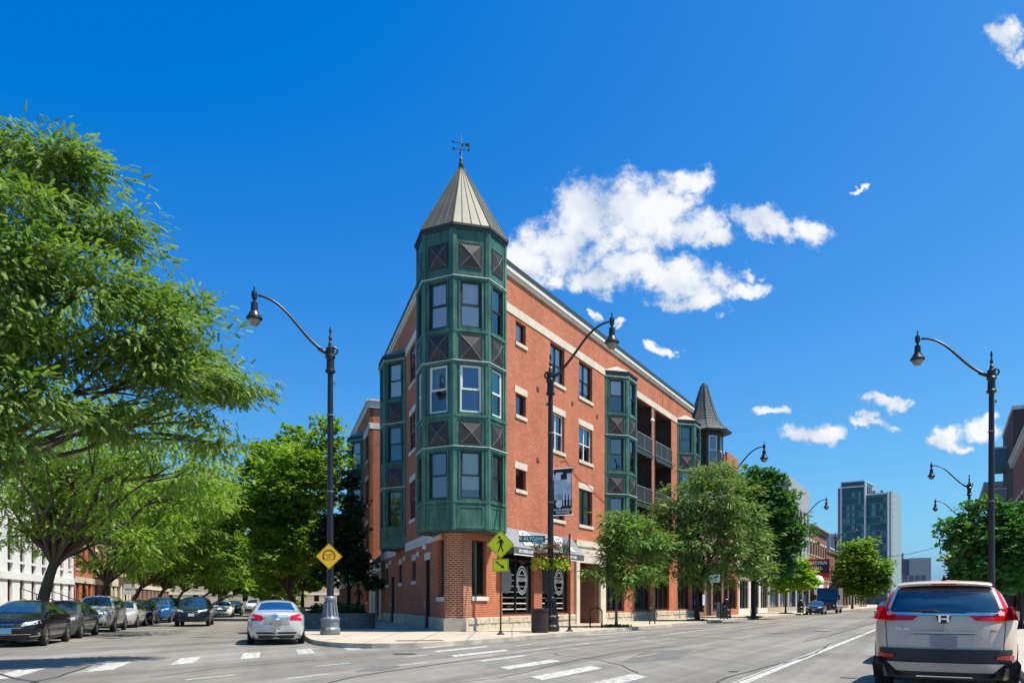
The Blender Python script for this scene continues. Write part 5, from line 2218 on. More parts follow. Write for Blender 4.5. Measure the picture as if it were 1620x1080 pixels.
FACE = (-DR.x * .55 + .1, -1.0)
ps = gp(792, 1003, .15)
post1 = thing('sign_post', 'thin brown post of the pedestrian crossing sign', 'sign post', (ps[0], ps[1], WALK - .004))
m = MB()
m.box(ps[0] - .035, ps[0] + .035, ps[1] - .03, ps[1] + .03, WALK, 3.75)
m.build('shaft', 'sign_brown', post1)
m = MB()
m.lathe([(.16, 0), (.15, .03), (.07, .08), (.06, .14)], (ps[0], ps[1], WALK - .004), 12)
m.build('foot', 'post_black', post1)
sgn, cc, f, x = diamond_sign('crossing_sign', 'lime diamond sign with black walking figure', (ps[0] + .02 - .02, ps[1] - .06, 3.56), FACE, .76, 'sign_lime')
# walking figure, facing left
figs = {
    'figure_head': [(-.045 + .055 * math.cos(a), .27 + .055 * math.sin(a)) for a in [rad(i * 30) for i in range(12)]],
    'figure_body': [(-.03, .21), (.05, .20), (.085, .13), (.06, -.02), (-.03, -.02), (-.04, .08)],
    'figure_rear_arm': [(.045, .205), (.10, .16), (.135, .03), (.105, .01), (.075, .11), (.05, .14)],
    'figure_front_arm': [(-.03, .20), (-.10, .09), (-.16, .06), (-.15, .03), (-.085, .055), (-.02, .13)],
    'figure_rear_leg': [(.06, -.01), (.075, -.13), (.125, -.27), (.085, -.285), (.025, -.14), (.01, -.01)],
    'figure_front_leg': [(.02, -.01), (-.02, -.16), (-.085, -.30), (-.125, -.29), (-.06, -.14), (-.03, -.01)]}
for k, v in figs.items():
    flat_poly([(p[0] * 1.0, p[1] * 1.0) for p in v], cc, f, x, .029 + .001 * len(k) / 20, 'sign_black', k, sgn)
ar = thing('arrow_sign', 'lime rectangular plaque with black arrow pointing down right', 'sign', (ps[0], ps[1] - .06, 2.78))
cc2 = Vector((ps[0] + .0, ps[1] - .06, 2.78))
m = MB()
for (w_, h_, o_, mt, nm) in ((.31, .24, .02, 'sign_lime', 'plate'), (.29, .22, .023, 'sign_black', 'border'), (.275, .205, .026, 'sign_lime', 'field')):
    flat_poly([(-w_, -h_), (w_, -h_), (w_, h_), (-w_, h_)], cc2, f, x, o_, mt, nm, ar)
flat_poly([(-.31, -.24), (.31, -.24), (.31, .24), (-.31, .24)][::-1], cc2, f, x, 0, 'sign_back', 'back', ar)
flat_poly([(-.20, .13), (-.165, .165), (.06, -.03), (.10, .02), (.16, -.13), (-.01, -.10), (.03, -.065)], cc2, f, x, .029, 'sign_black', 'arrow', ar)

# yellow diamond with turning arrow, on the corner lamp
lp = Vector((-6.9, 30.6, 0))
FY = (0.18, -1)
ysg, yc, yf, yx = diamond_sign('turn_sign', 'yellow diamond sign with circular arrow on the corner lamp post', (lp.x + .0, lp.y - .22, 3.10), FY, .70, 'sign_yellow')
vs = []
for i in range(25):
    a = rad(-40 + 250 * i / 24)
    vs += [(.19 * math.cos(a), .02 + .19 * math.sin(a)), (.24 * math.cos(a), .02 + .24 * math.sin(a))]
m = MB()
m.add([tuple(yc + yx * p[0] + Vector((0, 0, 1)) * p[1] + yf * .029) for p in vs], [(2 * i, 2 * i + 1, 2 * i + 3, 2 * i + 2) for i in range(24)])
m.build('turn_arrow', 'sign_brown', ysg)
flat_poly([(-.25, -.05), (-.15, -.05), (-.17, -.16)], yc, yf, yx, .0295, 'sign_brown', 'arrow_head', ysg)
for s_, z_, sz in (('GO BETW', .06, .075), ('NOT', -.03, .07), ('ROUTE IT', -.12, .065)):
    text_mesh('lettering', s_, sz, 'sign_brown', ysg, tuple(yc + Vector((0, 0, z_)) + yf * .028), tuple(yx), UP, .002)
m = MB()
for z in (2.9, 3.3):
    m.lathe([(.155, z), (.155, z + .04)], (lp.x, lp.y, 0), 14)
    m.box(lp.x - .03, lp.x + .03, lp.y - .22, lp.y - .1, z, z + .04)
m.build('clamp', 'galvanised', ysg)

# street-name blade on the avenue lamp
l2 = Vector((1.62, 33.9, 0))
sd = Vector((-.958, -.287, 0)).normalized()
sn = Vector((sd.y, -sd.x, 0)) * -1
bl = thing('street_name_sign', 'dark green street name blade reading W Altgeld on the lamp post', 'sign', (l2.x - .7, l2.y, 4.05))
cA = Vector((l2.x, l2.y, 4.02)) + Vector((-.75, -.16, 0))
xb = Vector((1, .1, 0)).normalized()
fb = Vector((.1, -1, 0)).normalized()
flat_poly([(-.58, -.14), (.52, -.14), (.52, .14), (-.58, .14)], cA, fb, xb, .0, 'sign_green', 'blade', bl)
text_mesh('lettering', 'W ALTGELD', .20, 'white_paint', bl, tuple(cA + fb * .006 + xb * -.1), tuple(xb), UP, .002)
flat_poly([(.0, -.20), (.42, -.24), (.42, .06), (.12, .06)], cA, fb, xb, .012, 'sign_mint', 'route_plate', bl)
text_mesh('lettering', '2500', .14, 'sign_green', bl, tuple(cA + fb * .018 + xb * .26 + Vector((0, 0, -.09))), tuple(xb), UP, .002)
m = MB()
m.tube([tuple(cA + xb * .5), (l2.x, l2.y, 4.02)], .025, 6)
m.build('bracket', 'black_metal', bl)

# theatre banner on the avenue lamp
bn = thing('lamp_banner', 'black and pale blue theatre banner hanging from the avenue lamp post', 'banner', (l2.x + .5, l2.y, 5.2))
F_b = Frame((l2.x, l2.y), FR.n)
bx = Vector((FR.n.x, FR.n.y, 0))


def bpt(u, z, o=0.0):
    p = Vector((l2.x, l2.y, 0)) + bx * (.16 + u) + Vector((-.47, -.88, 0)) * (o + .02 * math.sin(z * 3.1) + .02)
    return (p.x, p.y, z)


ZB0, ZB1, BW = 5.02, 6.92, .82


def bquad(u0, u1, z0, z1, o, mat, name, n=6):
    m = MB()
    vs = []
    for i in range(n + 1):
        z = z0 + (z1 - z0) * i / n
        vs += [bpt(u0, z, o), bpt(u1, z, o)]
    m.add(vs, [(2 * i, 2 * i + 1, 2 * i + 3, 2 * i + 2) for i in range(n)])
    return m.build(name, mat, bn)


bquad(0, BW, ZB0, ZB1, 0, 'banner_black', 'cloth', 10)
bquad(.02, BW - .02, ZB0 + .62, ZB1 - .22, .006, 'banner_sky', 'printed_sky', 8)
bquad(.10, .42, ZB1 - .42, ZB1 - .14, .009, 'banner_white', 'printed_cloud', 3)
bquad(.34, .62, ZB1 - .44, ZB1 - .22, .012, 'banner_black', 'printed_instrument', 3)
bquad(BW - .22, BW - .02, ZB1 - .6, ZB1 - .2, .009, 'banner_white', 'printed_cloud', 3)
bquad(.12, .42, ZB0 + .55, ZB0 + .86, .010, 'banner_grey', 'printed_crowd', 3)
for k in range(5):
    bquad(.44 + .07 * k, .48 + .07 * k, ZB0 + .36, ZB0 + .86 - .03 * (k % 2), .012, 'banner_black' if k % 2 else 'banner_white', 'printed_figure', 4)
m = MB()
ctr = Vector(bpt(.24, ZB0 + .46, .016))
zz3 = Vector((0, 0, 1))
m.add([tuple(ctr + bx * .15 * math.cos(rad(20 * i)) + zz3 * .17 * math.sin(rad(20 * i))) for i in range(18)], [tuple(range(18))])
m.build('printed_roundel', 'banner_white', bn)
for s_, z_ in (('YOUR WORLD', .20), ('ON STAGE', .085)):
    text_mesh('lettering', s_, .125, 'banner_white', bn, bpt(.42, ZB0 + z_, .02), tuple(bx), UP, .002, bold=.004)
m = MB()
for z in (ZB0 - .02, ZB1 + .03):
    p0 = Vector((l2.x, l2.y, z))
    m.tube([p0, p0 + bx * (.16 + BW + .06)], .018, 6)
m.build('banner_arm', 'blind_white', bn)

# hanging flower baskets
def hanging_basket(c, label, seed):
    rng = np.random.default_rng(seed)
    t = thing('hanging_basket', label, 'flower basket', c, group='baskets on the avenue lamp')
    m = MB()
    m.lathe([(.02, -.30), (.16, -.26), (.26, -.14), (.30, 0), (.29, .02)], c, 14)
    m.build('bowl', 'soil', t)
    m = MB()
    m.tube([(c[0], c[1], c[2]), (l2.x, l2.y, c[2] + .55)], .015, 5)
    m.build('arm', 'black_metal', t)
    for nm, mat, n, rr, dz0, dz1, ln, droop in (('trailing_leaves', 'leaf_fern', 300, .36, -.42, .08, .13, -.8), ('spikes', 'leaf_spike', 110, .22, .05, .2, .46, 1.0), ('blooms', 'leaf_bloom', 90, .40, -.02, .18, .09, .1)):
        a = rng.uniform(0, 2 * np.pi, n)
        r = rr * np.sqrt(rng.uniform(.1, 1, n))
        P = np.stack([c[0] + r * np.cos(a), c[1] + r * np.sin(a), c[2] + rng.uniform(dz0, dz1, n) - (0 if nm == 'spikes' else .25 * (r / rr) ** 2)], 1)
        D = np.stack([np.cos(a), np.sin(a), np.full(n, droop)], 1) + rng.normal(0, .35, (n, 3))
        leaf_mesh(nm, P, D, ln, 'spike' if nm == 'spikes' else 'leaf', mat, t, rng)
    return t

# ------------------------------------------------------------------ foliage
def templ(kind):
    """small leaf pieces: vertices (along, side, up) and quads"""
    V_, F_ = [], []
    if kind == 'frond':            # pinnate leaf of a locust
        n = 4
        for k in range(n):
            t = .06 + .22 * k
            z = -.20 * t * t
            ln = .20 * (1 - .45 * t)
            for sg in (-1, 1):
                b = len(V_)
                V_ += [(t - .02, 0, z + .02), (t + .07, sg * ln * .8, z - .02), (t + .22, sg * ln, z - .08), (t + .19, 0, z - .02)]
                F_.append((b, b + 1, b + 2, b + 3))
    elif kind == 'cluster':        # five leaves on a twig
        for k in range(5):
            a = rad(-70 + 35 * k)
            ca, sa = math.cos(a), math.sin(a)
            L_, w = .55 + .1 * (k % 2), .21
            x0 = .35 * (1 - abs(k - 2) / 3)
            zt = (-.12, .06, -.04, .08, -.14)[k]
            b = len(V_)
            for (u, v_, z) in ((0, 0, 0), (L_ * .5, w, zt * .5 + .04), (L_, 0, zt - .05), (L_ * .5, -w, zt * .5 + .04)):
                V_.append((x0 + u * ca - v_ * sa, u * sa + v_ * ca, z))
            F_.append((b, b + 1, b + 2, b + 3))
    elif kind == 'spike':
        V_ = [(0, -.04, 0), (.5, -.03, .03), (1, 0, -.12), (.5, .03, .03)]
        F_ = [(0, 1, 2, 3)]
    elif kind == 'needle':         # flat drooping spray
        for k in range(7):
            t = k / 7
            for sg in (-1, 1):
                b = len(V_)
                V_ += [(t, 0, -.1 * t), (t + .18, sg * .22 * (1 - .5 * t), -.1 * t - .06), (t + .24, sg * .20 * (1 - .5 * t), -.1 * t - .08), (t + .1, 0, -.1 * t)]
                F_.append((b, b + 1, b + 2, b + 3))
    else:                          # single folded leaf
        V_ = [(0, 0, 0), (.5, .32, .07), (1, 0, -.06), (.5, -.32, .07)]
        F_ = [(0, 1, 2, 3)]
    return np.array(V_, dtype=np.float64), np.array(F_, dtype=np.int64)


TEMPL = {k: templ(k) for k in ('frond', 'cluster', 'spike', 'leaf', 'needle')}


def leaf_mesh(name, P, D, length, kind, mat, parent, rng, up_bias=1.0, local=True):
    T, Fc = TEMPL[kind]
    n = len(P)
    D = D / (np.linalg.norm(D, axis=1, keepdims=True) + 1e-9)
    U = np.tile(np.array([[0, 0, up_bias]]), (n, 1)) + rng.normal(0, .42, (n, 3))
    Sd = np.cross(U, D)
    Sd /= (np.linalg.norm(Sd, axis=1, keepdims=True) + 1e-9)
    Nn = np.cross(D, Sd)
    L_ = length * rng.uniform(.7, 1.25, n)
    M = len(T)
    V_ = P[:, None, :] + L_[:, None, None] * (T[None, :, 0:1] * D[:, None, :] + T[None, :, 1:2] * Sd[:, None, :] + T[None, :, 2:3] * Nn[:, None, :])
    org = np.array(parent['_org']) if parent is not None and '_org' in parent else np.zeros(3)
    V_ = (V_ - org).reshape(-1, 3)
    faces = (Fc[None] + (np.arange(n) * M)[:, None, None]).reshape(-1, 4)
    me = bpy.data.meshes.new(name)
    nf = len(faces)
    me.vertices.add(len(V_))
    me.vertices.foreach_set('co', V_.astype(np.float32).ravel())
    me.loops.add(nf * 4)
    me.loops.foreach_set('vertex_index', faces.astype(np.int32).ravel())
    me.polygons.add(nf)
    me.polygons.foreach_set('loop_start', (np.arange(nf) * 4).astype(np.int32))
    me.update(calc_edges=True)
    at_ = me.attributes.new('rnd', 'FLOAT', 'POINT')
    at_.data.foreach_set('value', np.repeat(np.clip(rng.normal(.5, .28, n), 0, 1), M).astype(np.float32))
    me.materials.append(MATS[mat])
    ob = bpy.data.objects.new(name, me)
    COL.objects.link(ob)
    ob.parent = parent
    return ob


def bez(a, b, c, n):
    return [a * (1 - t) ** 2 + b * 2 * t * (1 - t) + c * t * t for t in [i / n for i in range(n + 1)]]


def tree(label, base, fork_z, lobes, leaf, mat, n_clump, per, leaf_len, bark='bark', r0=.2, group=None, seed=1, clump_r=.42, lean=(0, 0), flat=.38, name='street_tree', shell=.5, droop=-.25, twigs=3, forks=None, gap=-.8, gapf=2.6, strays=.14):
    """lobes: (x, y, z, r) world ellipsoids that the crown fills; leaves gather in clumps"""
    rng = np.random.default_rng(seed)
    rr = random.Random(seed)
    t = thing(name, label, 'tree', (base[0], base[1], WALK - .02), group=group)
    b0 = Vector((base[0], base[1], WALK - .05))
    top = Vector((base[0] + lean[0], base[1] + lean[1], fork_z))
    m = MB()
    pts = bez(b0, Vector((base[0] + lean[0] * .2, base[1] + lean[1] * .2, fork_z * .5)), top, 6)
    m.tube(pts, [r0 * 1.35] + [r0 * (1 - .35 * i / 6) for i in range(1, 7)], 10)
    limb_r = r0 * .62
    wsum = sum(l[3] ** 2.4 for l in lobes)
    P, D = [], []
    for (lx, ly, lz, lr) in lobes:
        c = Vector((lx, ly, lz))
        mid = top.lerp(c, .5) + Vector((rr.uniform(-.5, .5), rr.uniform(-.5, .5), rr.uniform(.0, .5))) * lr * .25
        dist = (c - top).length
        mid = mid + Vector((0, 0, dist * .10))
        lp_ = bez(top - Vector((0, 0, .15)), mid, top.lerp(c, .9), 6)
        for i_ in range(1, 6):
            lp_[i_] = lp_[i_] + Vector((rr.uniform(-1, 1), rr.uniform(-1, 1), rr.uniform(-1, 1))) * dist * .035
        k = max(.35, min(1, lr / 2.2))
        m.tube(lp_, [limb_r * k * (1 - .93 * i / 6) + .008 for i in range(7)], 7)
        nc = max(4, int(n_clump * lr ** 2.4 / wsum))
        d = rng.normal(0, 1, (nc, 3))
        d /= np.linalg.norm(d, axis=1, keepdims=True)
        rad_ = lr * (shell + (1 - shell) * rng.uniform(0, 1, nc) ** .6)
        stray = rng.uniform(0, 1, nc) < strays
        rad_ = np.where(stray, lr * rng.uniform(1.0, 1.28, nc), rad_)
        cl = np.array([lx, ly, lz]) + d * rad_[:, None] * np.array([1, 1, .86])
        # open gaps between the leaf layers
        kf = gapf
        keep = np.sin(kf * cl[:, 0] + seed) + np.sin(kf * 1.13 * cl[:, 1] + 2 * seed) + np.sin(kf * 1.7 * cl[:, 2] + 3 * seed) > gap
        cl, stray = cl[keep], stray[keep]
        nc = len(cl)
        for j in range(min(nc, twigs + int(lr * 1.5))):
            e = Vector(cl[j])
            tip = c.lerp(e, .96)
            st_ = lp_[4 if j % 2 else 5]
            m.tube(bez(st_, st_.lerp(tip, .5) + Vector((0, 0, .1 * lr)), tip, 4), [limb_r * .26 * k + .008, limb_r * .2 * k + .007, .014, .01, .006], 5)
        for j in range(nc):
            pn = max(4, int(per * (rng.uniform(.25, .6) if stray[j] else rng.uniform(.5, 1.6))))
            q = np.clip(rng.normal(0, 1, (pn, 3)), -1.8, 1.8) * clump_r * np.array([1, 1, flat]) * rng.uniform(.6, 1.3) * (.6 if stray[j] else 1)
            pp = cl[j] + q
            outd = (cl[j] - np.array([lx, ly, lz])) / (lr + 1e-6)
            dd = q / (np.linalg.norm(q, axis=1, keepdims=True) + 1e-6) * .8 + outd * .7 + rng.normal(0, .35, (pn, 3)) + np.array([0, 0, droop])
            P.append(pp)
            D.append(dd)
    m.build('trunk', bark, t, smooth=True)
    leaf_mesh('crown', np.concatenate(P), np.concatenate(D), leaf_len, leaf, mat, t, rng)
    return t


def lob(px, py, y, rpx):
    p = at(px, py, y)
    return (p[0], p[1], p[2], rpx * y / FPX)


# nearest honey locust, trunk just outside the picture on the left
tree('large feathery yellow-green locust leaning in from the left edge', (-13.2, 17.2), 3.9,
     [lob(*a) for a in ((10, 262, 17.5, 75), (78, 262, 17, 62), (120, 285, 17, 48), (60, 350, 16, 90), (150, 350, 17, 62), (195, 395, 17.5, 55), (20, 450, 15.5, 100), (120, 460, 16, 90), (225, 440, 18, 55),
                        (210, 520, 17, 78), (285, 515, 18, 58), (325, 555, 18.5, 48), (100, 570, 16, 90), (250, 590, 17.5, 70), (365, 600, 19, 42), (385, 645, 19.5, 26), (320, 640, 18.5, 50), (20, 640, 15, 90),
                        (170, 640, 17, 62), (-110, 330, 17, 130), (-130, 520, 16, 150), (345, 690, 19, 30), (-100, 680, 15, 100))],
     'frond', 'leaf_locust', 1250, 52, .21, r0=.34, seed=3, clump_r=.36, flat=.26, gap=-.12, gapf=2.7, strays=.0, lean=(.4, .6), name='locust_tree', group='trees along the side street', droop=-.3, twigs=4)
# a long low limb of it crosses the top of the parked cars
# street trees down the north side
PN = RD_L + 1.5


def n_tree(s, label, h, r, seed, mat='leaf_street', fork=2.6, lean=(0, 0), n=360, per=26, extra=None, r0=.2, ln=.30, p=PN, F=FL, kind='frond', bark='bark', shell=.45, low=0.0):
    x, y = F.xy(s, p)
    rr = random.Random(seed)
    lobes = []
    top = Vector((x + lean[0], y + lean[1]))
    NL = 17
    for k in range(NL):
        a = k * 2.4 + rr.random()
        q = r * (.2 + .68 * rr.random())
        z = fork + .9 + (h - fork - 1.6) * (k + .6) / NL - low * (k < 5)
        taper = 1.0 - .5 * abs((k + .5) / NL - .42)
        lobes.append((top.x + q * math.cos(a) * taper, top.y + q * math.sin(a) * taper, z, r * rr.uniform(.24, .42) * taper))
    if extra:
        lobes += extra
    return tree(label, (x, y), fork, lobes, kind, mat, n, per, ln, r0=r0, seed=seed, lean=(lean[0] * .5, lean[1] * .5), group='trees along the side street', bark=bark, clump_r=.42, shell=shell, droop=-.25)


n_tree(8.3, 'forked grey-trunked locust behind the black and grey parked cars', 10.2, 4.6, 21, lean=(1.2, .5), r0=.30, fork=3.2, n=760, per=24, ln=.30,
       extra=[lob(290, 720, 33, 70), lob(220, 690, 33, 70), lob(330, 770, 36, 55), lob(120, 720, 34, 80), lob(40, 740, 35, 75), lob(170, 665, 31, 55), lob(265, 680, 32, 50), lob(70, 680, 31, 60), lob(345, 715, 34, 38), lob(10, 690, 31, 50), lob(20, 830, 36, 42), lob(95, 815, 36, 40), lob(180, 770, 34, 55), lob(-20, 770, 35, 55)])
n_tree(20.5, 'leafy locust behind the silver parked SUV', 10.5, 4.8, 22, lean=(1.5, 0), n=420, per=24, ln=.42, extra=[lob(300, 780, 46, 60), lob(230, 770, 46, 60), lob(260, 850, 46, 40)])
n_tree(32, 'leafy locust farther down the north side, third from the corner', 11.5, 5.0, 23, lean=(2.2, 0), n=420, per=24, ln=.48, extra=[lob(345, 780, 60, 50), lob(320, 850, 60, 40), lob(290, 830, 58, 50)])
n_tree(45, 'leafy street tree fourth from the corner on the north side', 12.5, 5.2, 24, mat='leaf_linden', lean=(2.2, 0), n=420, per=22, ln=.5, kind='cluster', extra=[lob(350, 870, 70, 35), lob(370, 810, 72, 45)])
n_tree(60, 'leafy street tree fifth from the corner on the north side', 13.0, 5.6, 25, lean=(2.5, 0), n=420, per=22, ln=.62)
n_tree(80, 'far street tree arching over the end of the side street', 13.0, 6.5, 26, mat='leaf_linden', lean=(5, 0), n=420, per=22, ln=.75, kind='cluster')
n_tree(108, 'farthest tree closing the side street vista', 12.0, 8.5, 27, mat='leaf_street', lean=(9, 0), n=420, per=20, ln=.9, kind='cluster')
# south side of the side street
n_tree(31, 'tall dense linden between the corner lamp and the rear wing', 14.0, 3.6, 31, mat='leaf_street', p=5.2, lean=(-1.2, 0), n=800, per=26, ln=.34, kind='cluster', r0=.28, fork=2.2, low=.6,
       extra=[lob(470, 760, 60, 62), lob(430, 800, 61, 45), lob(510, 730, 61, 42), lob(515, 690, 61, 24), lob(522, 665, 61, 14), lob(450, 870, 60, 45), lob(500, 860, 60, 45), lob(425, 880, 60, 28), lob(537, 712, 61, 14)])
n_tree(46, 'broad yellow-green tree behind the dense linden', 14.5, 4.6, 32, mat='leaf_street', p=4.2, n=480, per=24, ln=.5, kind='cluster', extra=[lob(430, 730, 78, 42), lob(470, 715, 78, 42), lob(400, 765, 78, 44), lob(375, 800, 78, 40), lob(440, 790, 78, 40)])
n_tree(66, 'far pale green tree on the south side of the side street', 13.5, 5.0, 33, mat='leaf_street', p=5.0, n=380, per=22, ln=.7, kind='cluster')
tree('small dark drooping tree against the rear wing', FL.xy(21.5, 2.1), 2.3,
     [lob(532, 815, 53, 24), lob(545, 795, 53, 16), lob(530, 850, 53, 30), lob(555, 840, 52.5, 20), lob(548, 885, 52.5, 28), lob(575, 905, 52, 18), lob(525, 905, 53, 24), lob(590, 920, 52, 8), lob(572, 875, 52, 10), lob(548, 762, 53, 15), lob(562, 800, 52.5, 13)],
     'cluster', 'leaf_dark', 260, 30, .30, bark='bark_dark', r0=.16, seed=41, clump_r=.34, shell=.3, group='trees along the side street', name='dark_tree')

# avenue trees
AV = 'street trees along the avenue'
ty = 40.6


def av_lobes(lst, y):
    return [lob(a, b, y + c, r) for a, b, c, r in lst]


p975 = gp(975, 991, .15)
tree('slim young tree with pale trunk in front of the stone portal', p975, 2.5,
     av_lobes([(988, 850, 0, 36), (970, 880, .3, 28), (1012, 860, .5, 32), (1030, 880, .3, 20), (990, 905, 0, 38), (955, 910, -.2, 22), (975, 830, .3, 26), (1000, 825, .3, 22), (1022, 842, 0, 26), (932, 908, -.4, 12), (1000, 930, .0, 24), (958, 880, 0, 18), (1040, 862, 0, 22), (1018, 905, 0, 30), (965, 850, 0, 24)], p975[1]),
     'frond', 'leaf_young', 460, 22, .27, bark='bark_pale', r0=.075, seed=51, clump_r=.26, group=AV, shell=.3)
p1105 = gp(1103, 981, .15)
tree('wide grey-green street tree hiding the balconies', p1105, 3.0,
     av_lobes([(1100, 790, 0, 50), (1070, 800, 0, 34), (1140, 785, 0, 46), (1170, 810, .5, 36), (1060, 850, 0, 34), (1105, 850, 0, 52), (1150, 855, 0, 48), (1080, 895, 0, 32), (1120, 905, 0, 32), (1165, 890, 0, 34), (1190, 850, .5, 26), (1110, 755, 0, 24), (1145, 750, 0, 22), (1185, 790, .5, 22), (1195, 880, .5, 24), (1210, 905, .5, 18), (1048, 815, 0, 18), (1050, 880, 0, 20)], p1105[1]),
     'frond', 'leaf_pale', 1050, 26, .28, r0=.16, bark='bark_dark', seed=52, clump_r=.36, group=AV, shell=.3)
p1195 = gp(1192, 976, .15)
tree('dense dark green street tree behind the grey-green one', p1195, 3.0,
     av_lobes([(1200, 780, 0, 36), (1225, 795, 0, 34), (1180, 760, 0, 26), (1215, 755, 0, 22), (1244, 825, 0, 28), (1215, 830, 0, 40), (1240, 860, 0, 32), (1190, 850, 0, 34), (1258, 845, 0, 20), (1200, 890, 0, 30), (1235, 895, 0, 24), (1222, 765, 0, 16)], p1195[1]),
     'cluster', 'leaf_deep', 620, 26, .34, r0=.2, bark='bark_dark', seed=53, clump_r=.4, group=AV, shell=.3)
p1255 = gp(1243, 970, .15)
tree('small bright lime street tree left of the dark parked hatchback', p1255, 2.6,
     av_lobes([(1250, 905, 0, 24), (1270, 915, 0, 22), (1235, 920, 0, 18), (1262, 892, 0, 14), (1282, 918, 0, 10)], p1255[1]),
     'cluster', 'leaf_lime', 160, 26, .42, r0=.1, seed=54, clump_r=.34, group=AV, shell=.2)
p1365 = FR.xy(92, 3.2)
tree('round bright green tree below the glass tower', p1365, 3.0,
     av_lobes([(1365, 890, 0, 26), (1345, 895, 0, 20), (1385, 900, 0, 20), (1365, 872, 0, 16), (1350, 920, 0, 20), (1380, 922, 0, 20), (1338, 868, 0, 11), (1395, 925, 0, 10), (1365, 935, 0, 16), (1330, 905, 0, 12), (1375, 860, 0, 9), (1398, 900, 0, 8), (1345, 938, 0, 12)], p1365[1]),
     'cluster', 'leaf_street', 420, 26, .42, gap=-.5, r0=.25, seed=55, clump_r=.55, group=AV, shell=.3)
tree('far street tree at the end of the left pavement', FR.xy(125, 3.2), 3, [(*FR.xy(125, 3.2), 6, 3), (*FR.xy(127, 3.0), 8, 2.6), (*FR.xy(124, 3.4), 4.5, 2)], 'cluster', 'leaf_deep', 120, 22, .7, r0=.2, seed=56, group=AV)
# right-hand side
p1590 = FR.xy(15.5, 20.6)
tree('dark green spreading tree beside the silver SUV on the right', (p1590[0] + .3, p1590[1]), 2.2,
     av_lobes([(1590, 850, 0, 46), (1560, 830, 0, 34), (1620, 860, 0, 46), (1545, 870, 0, 32), (1525, 850, 0, 24), (1575, 890, 0, 40), (1530, 825, .2, 16), (1510, 832, .2, 10), (1600, 905, 0, 40), (1545, 905, 0, 28), (1640, 830, 0, 44), (1570, 800, 0, 16), (1540, 808, 0, 14)], p1590[1]),
     'cluster', 'leaf_deep', 460, 28, .26, r0=.12, bark='bark_dark', seed=61, clump_r=.3, group=AV, shell=.25)
for i, (s, lb, r) in enumerate(((52, 'grey-green tree over the silver SUV roof on the right side', 2.6), (72, 'second far tree on the right side of the avenue', 2.6), (104, 'third far tree on the right side of the avenue', 3.0))):
    x, y = FR.xy(s, 21.0)
    tree(lb, (x, y), 2.8, [(x, y, 4.2, r), (x - .8, y + .5, 5.0, r * .7), (x + .9, y, 5.3, r * .8), (x, y, 6.2, r * .6)], 'cluster', 'leaf_pale' if i == 0 else 'leaf_deep', 150, 24, .5, r0=.14, seed=62 + i, group=AV)

# tree pits
for i, (p, nm) in enumerate(((p975, 'a'), (p1105, 'b'), (p1195, 'c'), (p1255, 'd'))):
    m = MB()
    c = Vector(p)
    d1, d2 = DR * .75, FR.n * .55
    m.prism([tuple(c - d1 - d2), tuple(c + d1 - d2), tuple(c + d1 + d2), tuple(c - d1 + d2)], WALK - .03, WALK + .01)
    pit = m.build('tree_pit', 'soil', sw)
    rng = np.random.default_rng(70 + i)
    n = 160
    P = np.stack([c.x + rng.uniform(-.7, .7, n) * DR.x + rng.uniform(-.5, .5, n) * FR.n.x, c.y + rng.uniform(-.7, .7, n) * DR.y, np.full(n, WALK + .01)], 1)
    g_ = leaf_mesh('weeds', P, np.stack([rng.normal(0, .5, n), rng.normal(0, .5, n), np.ones(n)], 1), .13, 'leaf', 'leaf_ivy', pit, rng)
    g_['kind'] = 'stuff'

hanging_basket((l2.x - .42, l2.y - .1, 3.42), 'left trailing flower basket on the avenue lamp', 5)
hanging_basket((l2.x + .42, l2.y - .1, 3.40), 'right trailing flower basket on the avenue lamp', 6)

# ------------------------------------------------------------------ planter, bin, racks and other street furniture
pc = Vector(gp(560, 988, .15))
pt = thing('stone_planter', 'round-ended grey stone block planter behind the corner lamp', 'planter', (pc.x, pc.y + .8, WALK))
ctr = Vector((-8.3, 38.3))
pa, pb = DL, FL.n * -1
nseg = 30
ringp = []
for i in range(nseg):
    a = 2 * math.pi * i / nseg
    ringp.append((1.75 * math.copysign(abs(math.cos(a)) ** .7, math.cos(a)), 1.25 * math.copysign(abs(math.sin(a)) ** .7, math.sin(a))))
for row in range(4):
    for i in range(nseg):
        j = i + .5 * (row % 2)
        def rp(t, k):
            i0 = int(math.floor(t)) % nseg
            fr = t - math.floor(t)
            a, b = ringp[i0], ringp[(i0 + 1) % nseg]
            q = (a[0] + (b[0] - a[0]) * fr, a[1] + (b[1] - a[1]) * fr)
            p = Vector((1, 0)) * q[0] * k + Vector((0, 1)) * q[1] * k + ctr
            return p
        k1 = 1 + random.uniform(-.012, .012)
        z0, z1 = WALK + row * .2 + .006, WALK + (row + 1) * .2 - .004
        if row == 3:
            k1, z1 = 1.03, z0 + .10
        A, B_ = rp(j + .03, k1), rp(j + .97, k1)
        C_, D_ = rp(j + .97, k1 * .86), rp(j + .03, k1 * .86)
        m = MB()
        m.hexa([(A.x, A.y, z0), (B_.x, B_.y, z0), (C_.x, C_.y, z0), (D_.x, D_.y, z0), (A.x, A.y, z1), (B_.x, B_.y, z1), (C_.x, C_.y, z1), (D_.x, D_.y, z1)])
        m.build('stone_block' if row < 3 else 'coping_stone', 'planter_stone', pt)
m = MB()
m.prism([(ctr.x + q[0] * .9, ctr.y + q[1] * .9) for q in ringp], WALK, WALK + .62)
m.build('soil', 'soil', pt)
rng = np.random.default_rng(9)
pl2 = thing('planter_shrubs', 'low variegated shrubs growing in the stone planter', 'shrub', (ctr.x, ctr.y, WALK + .62))
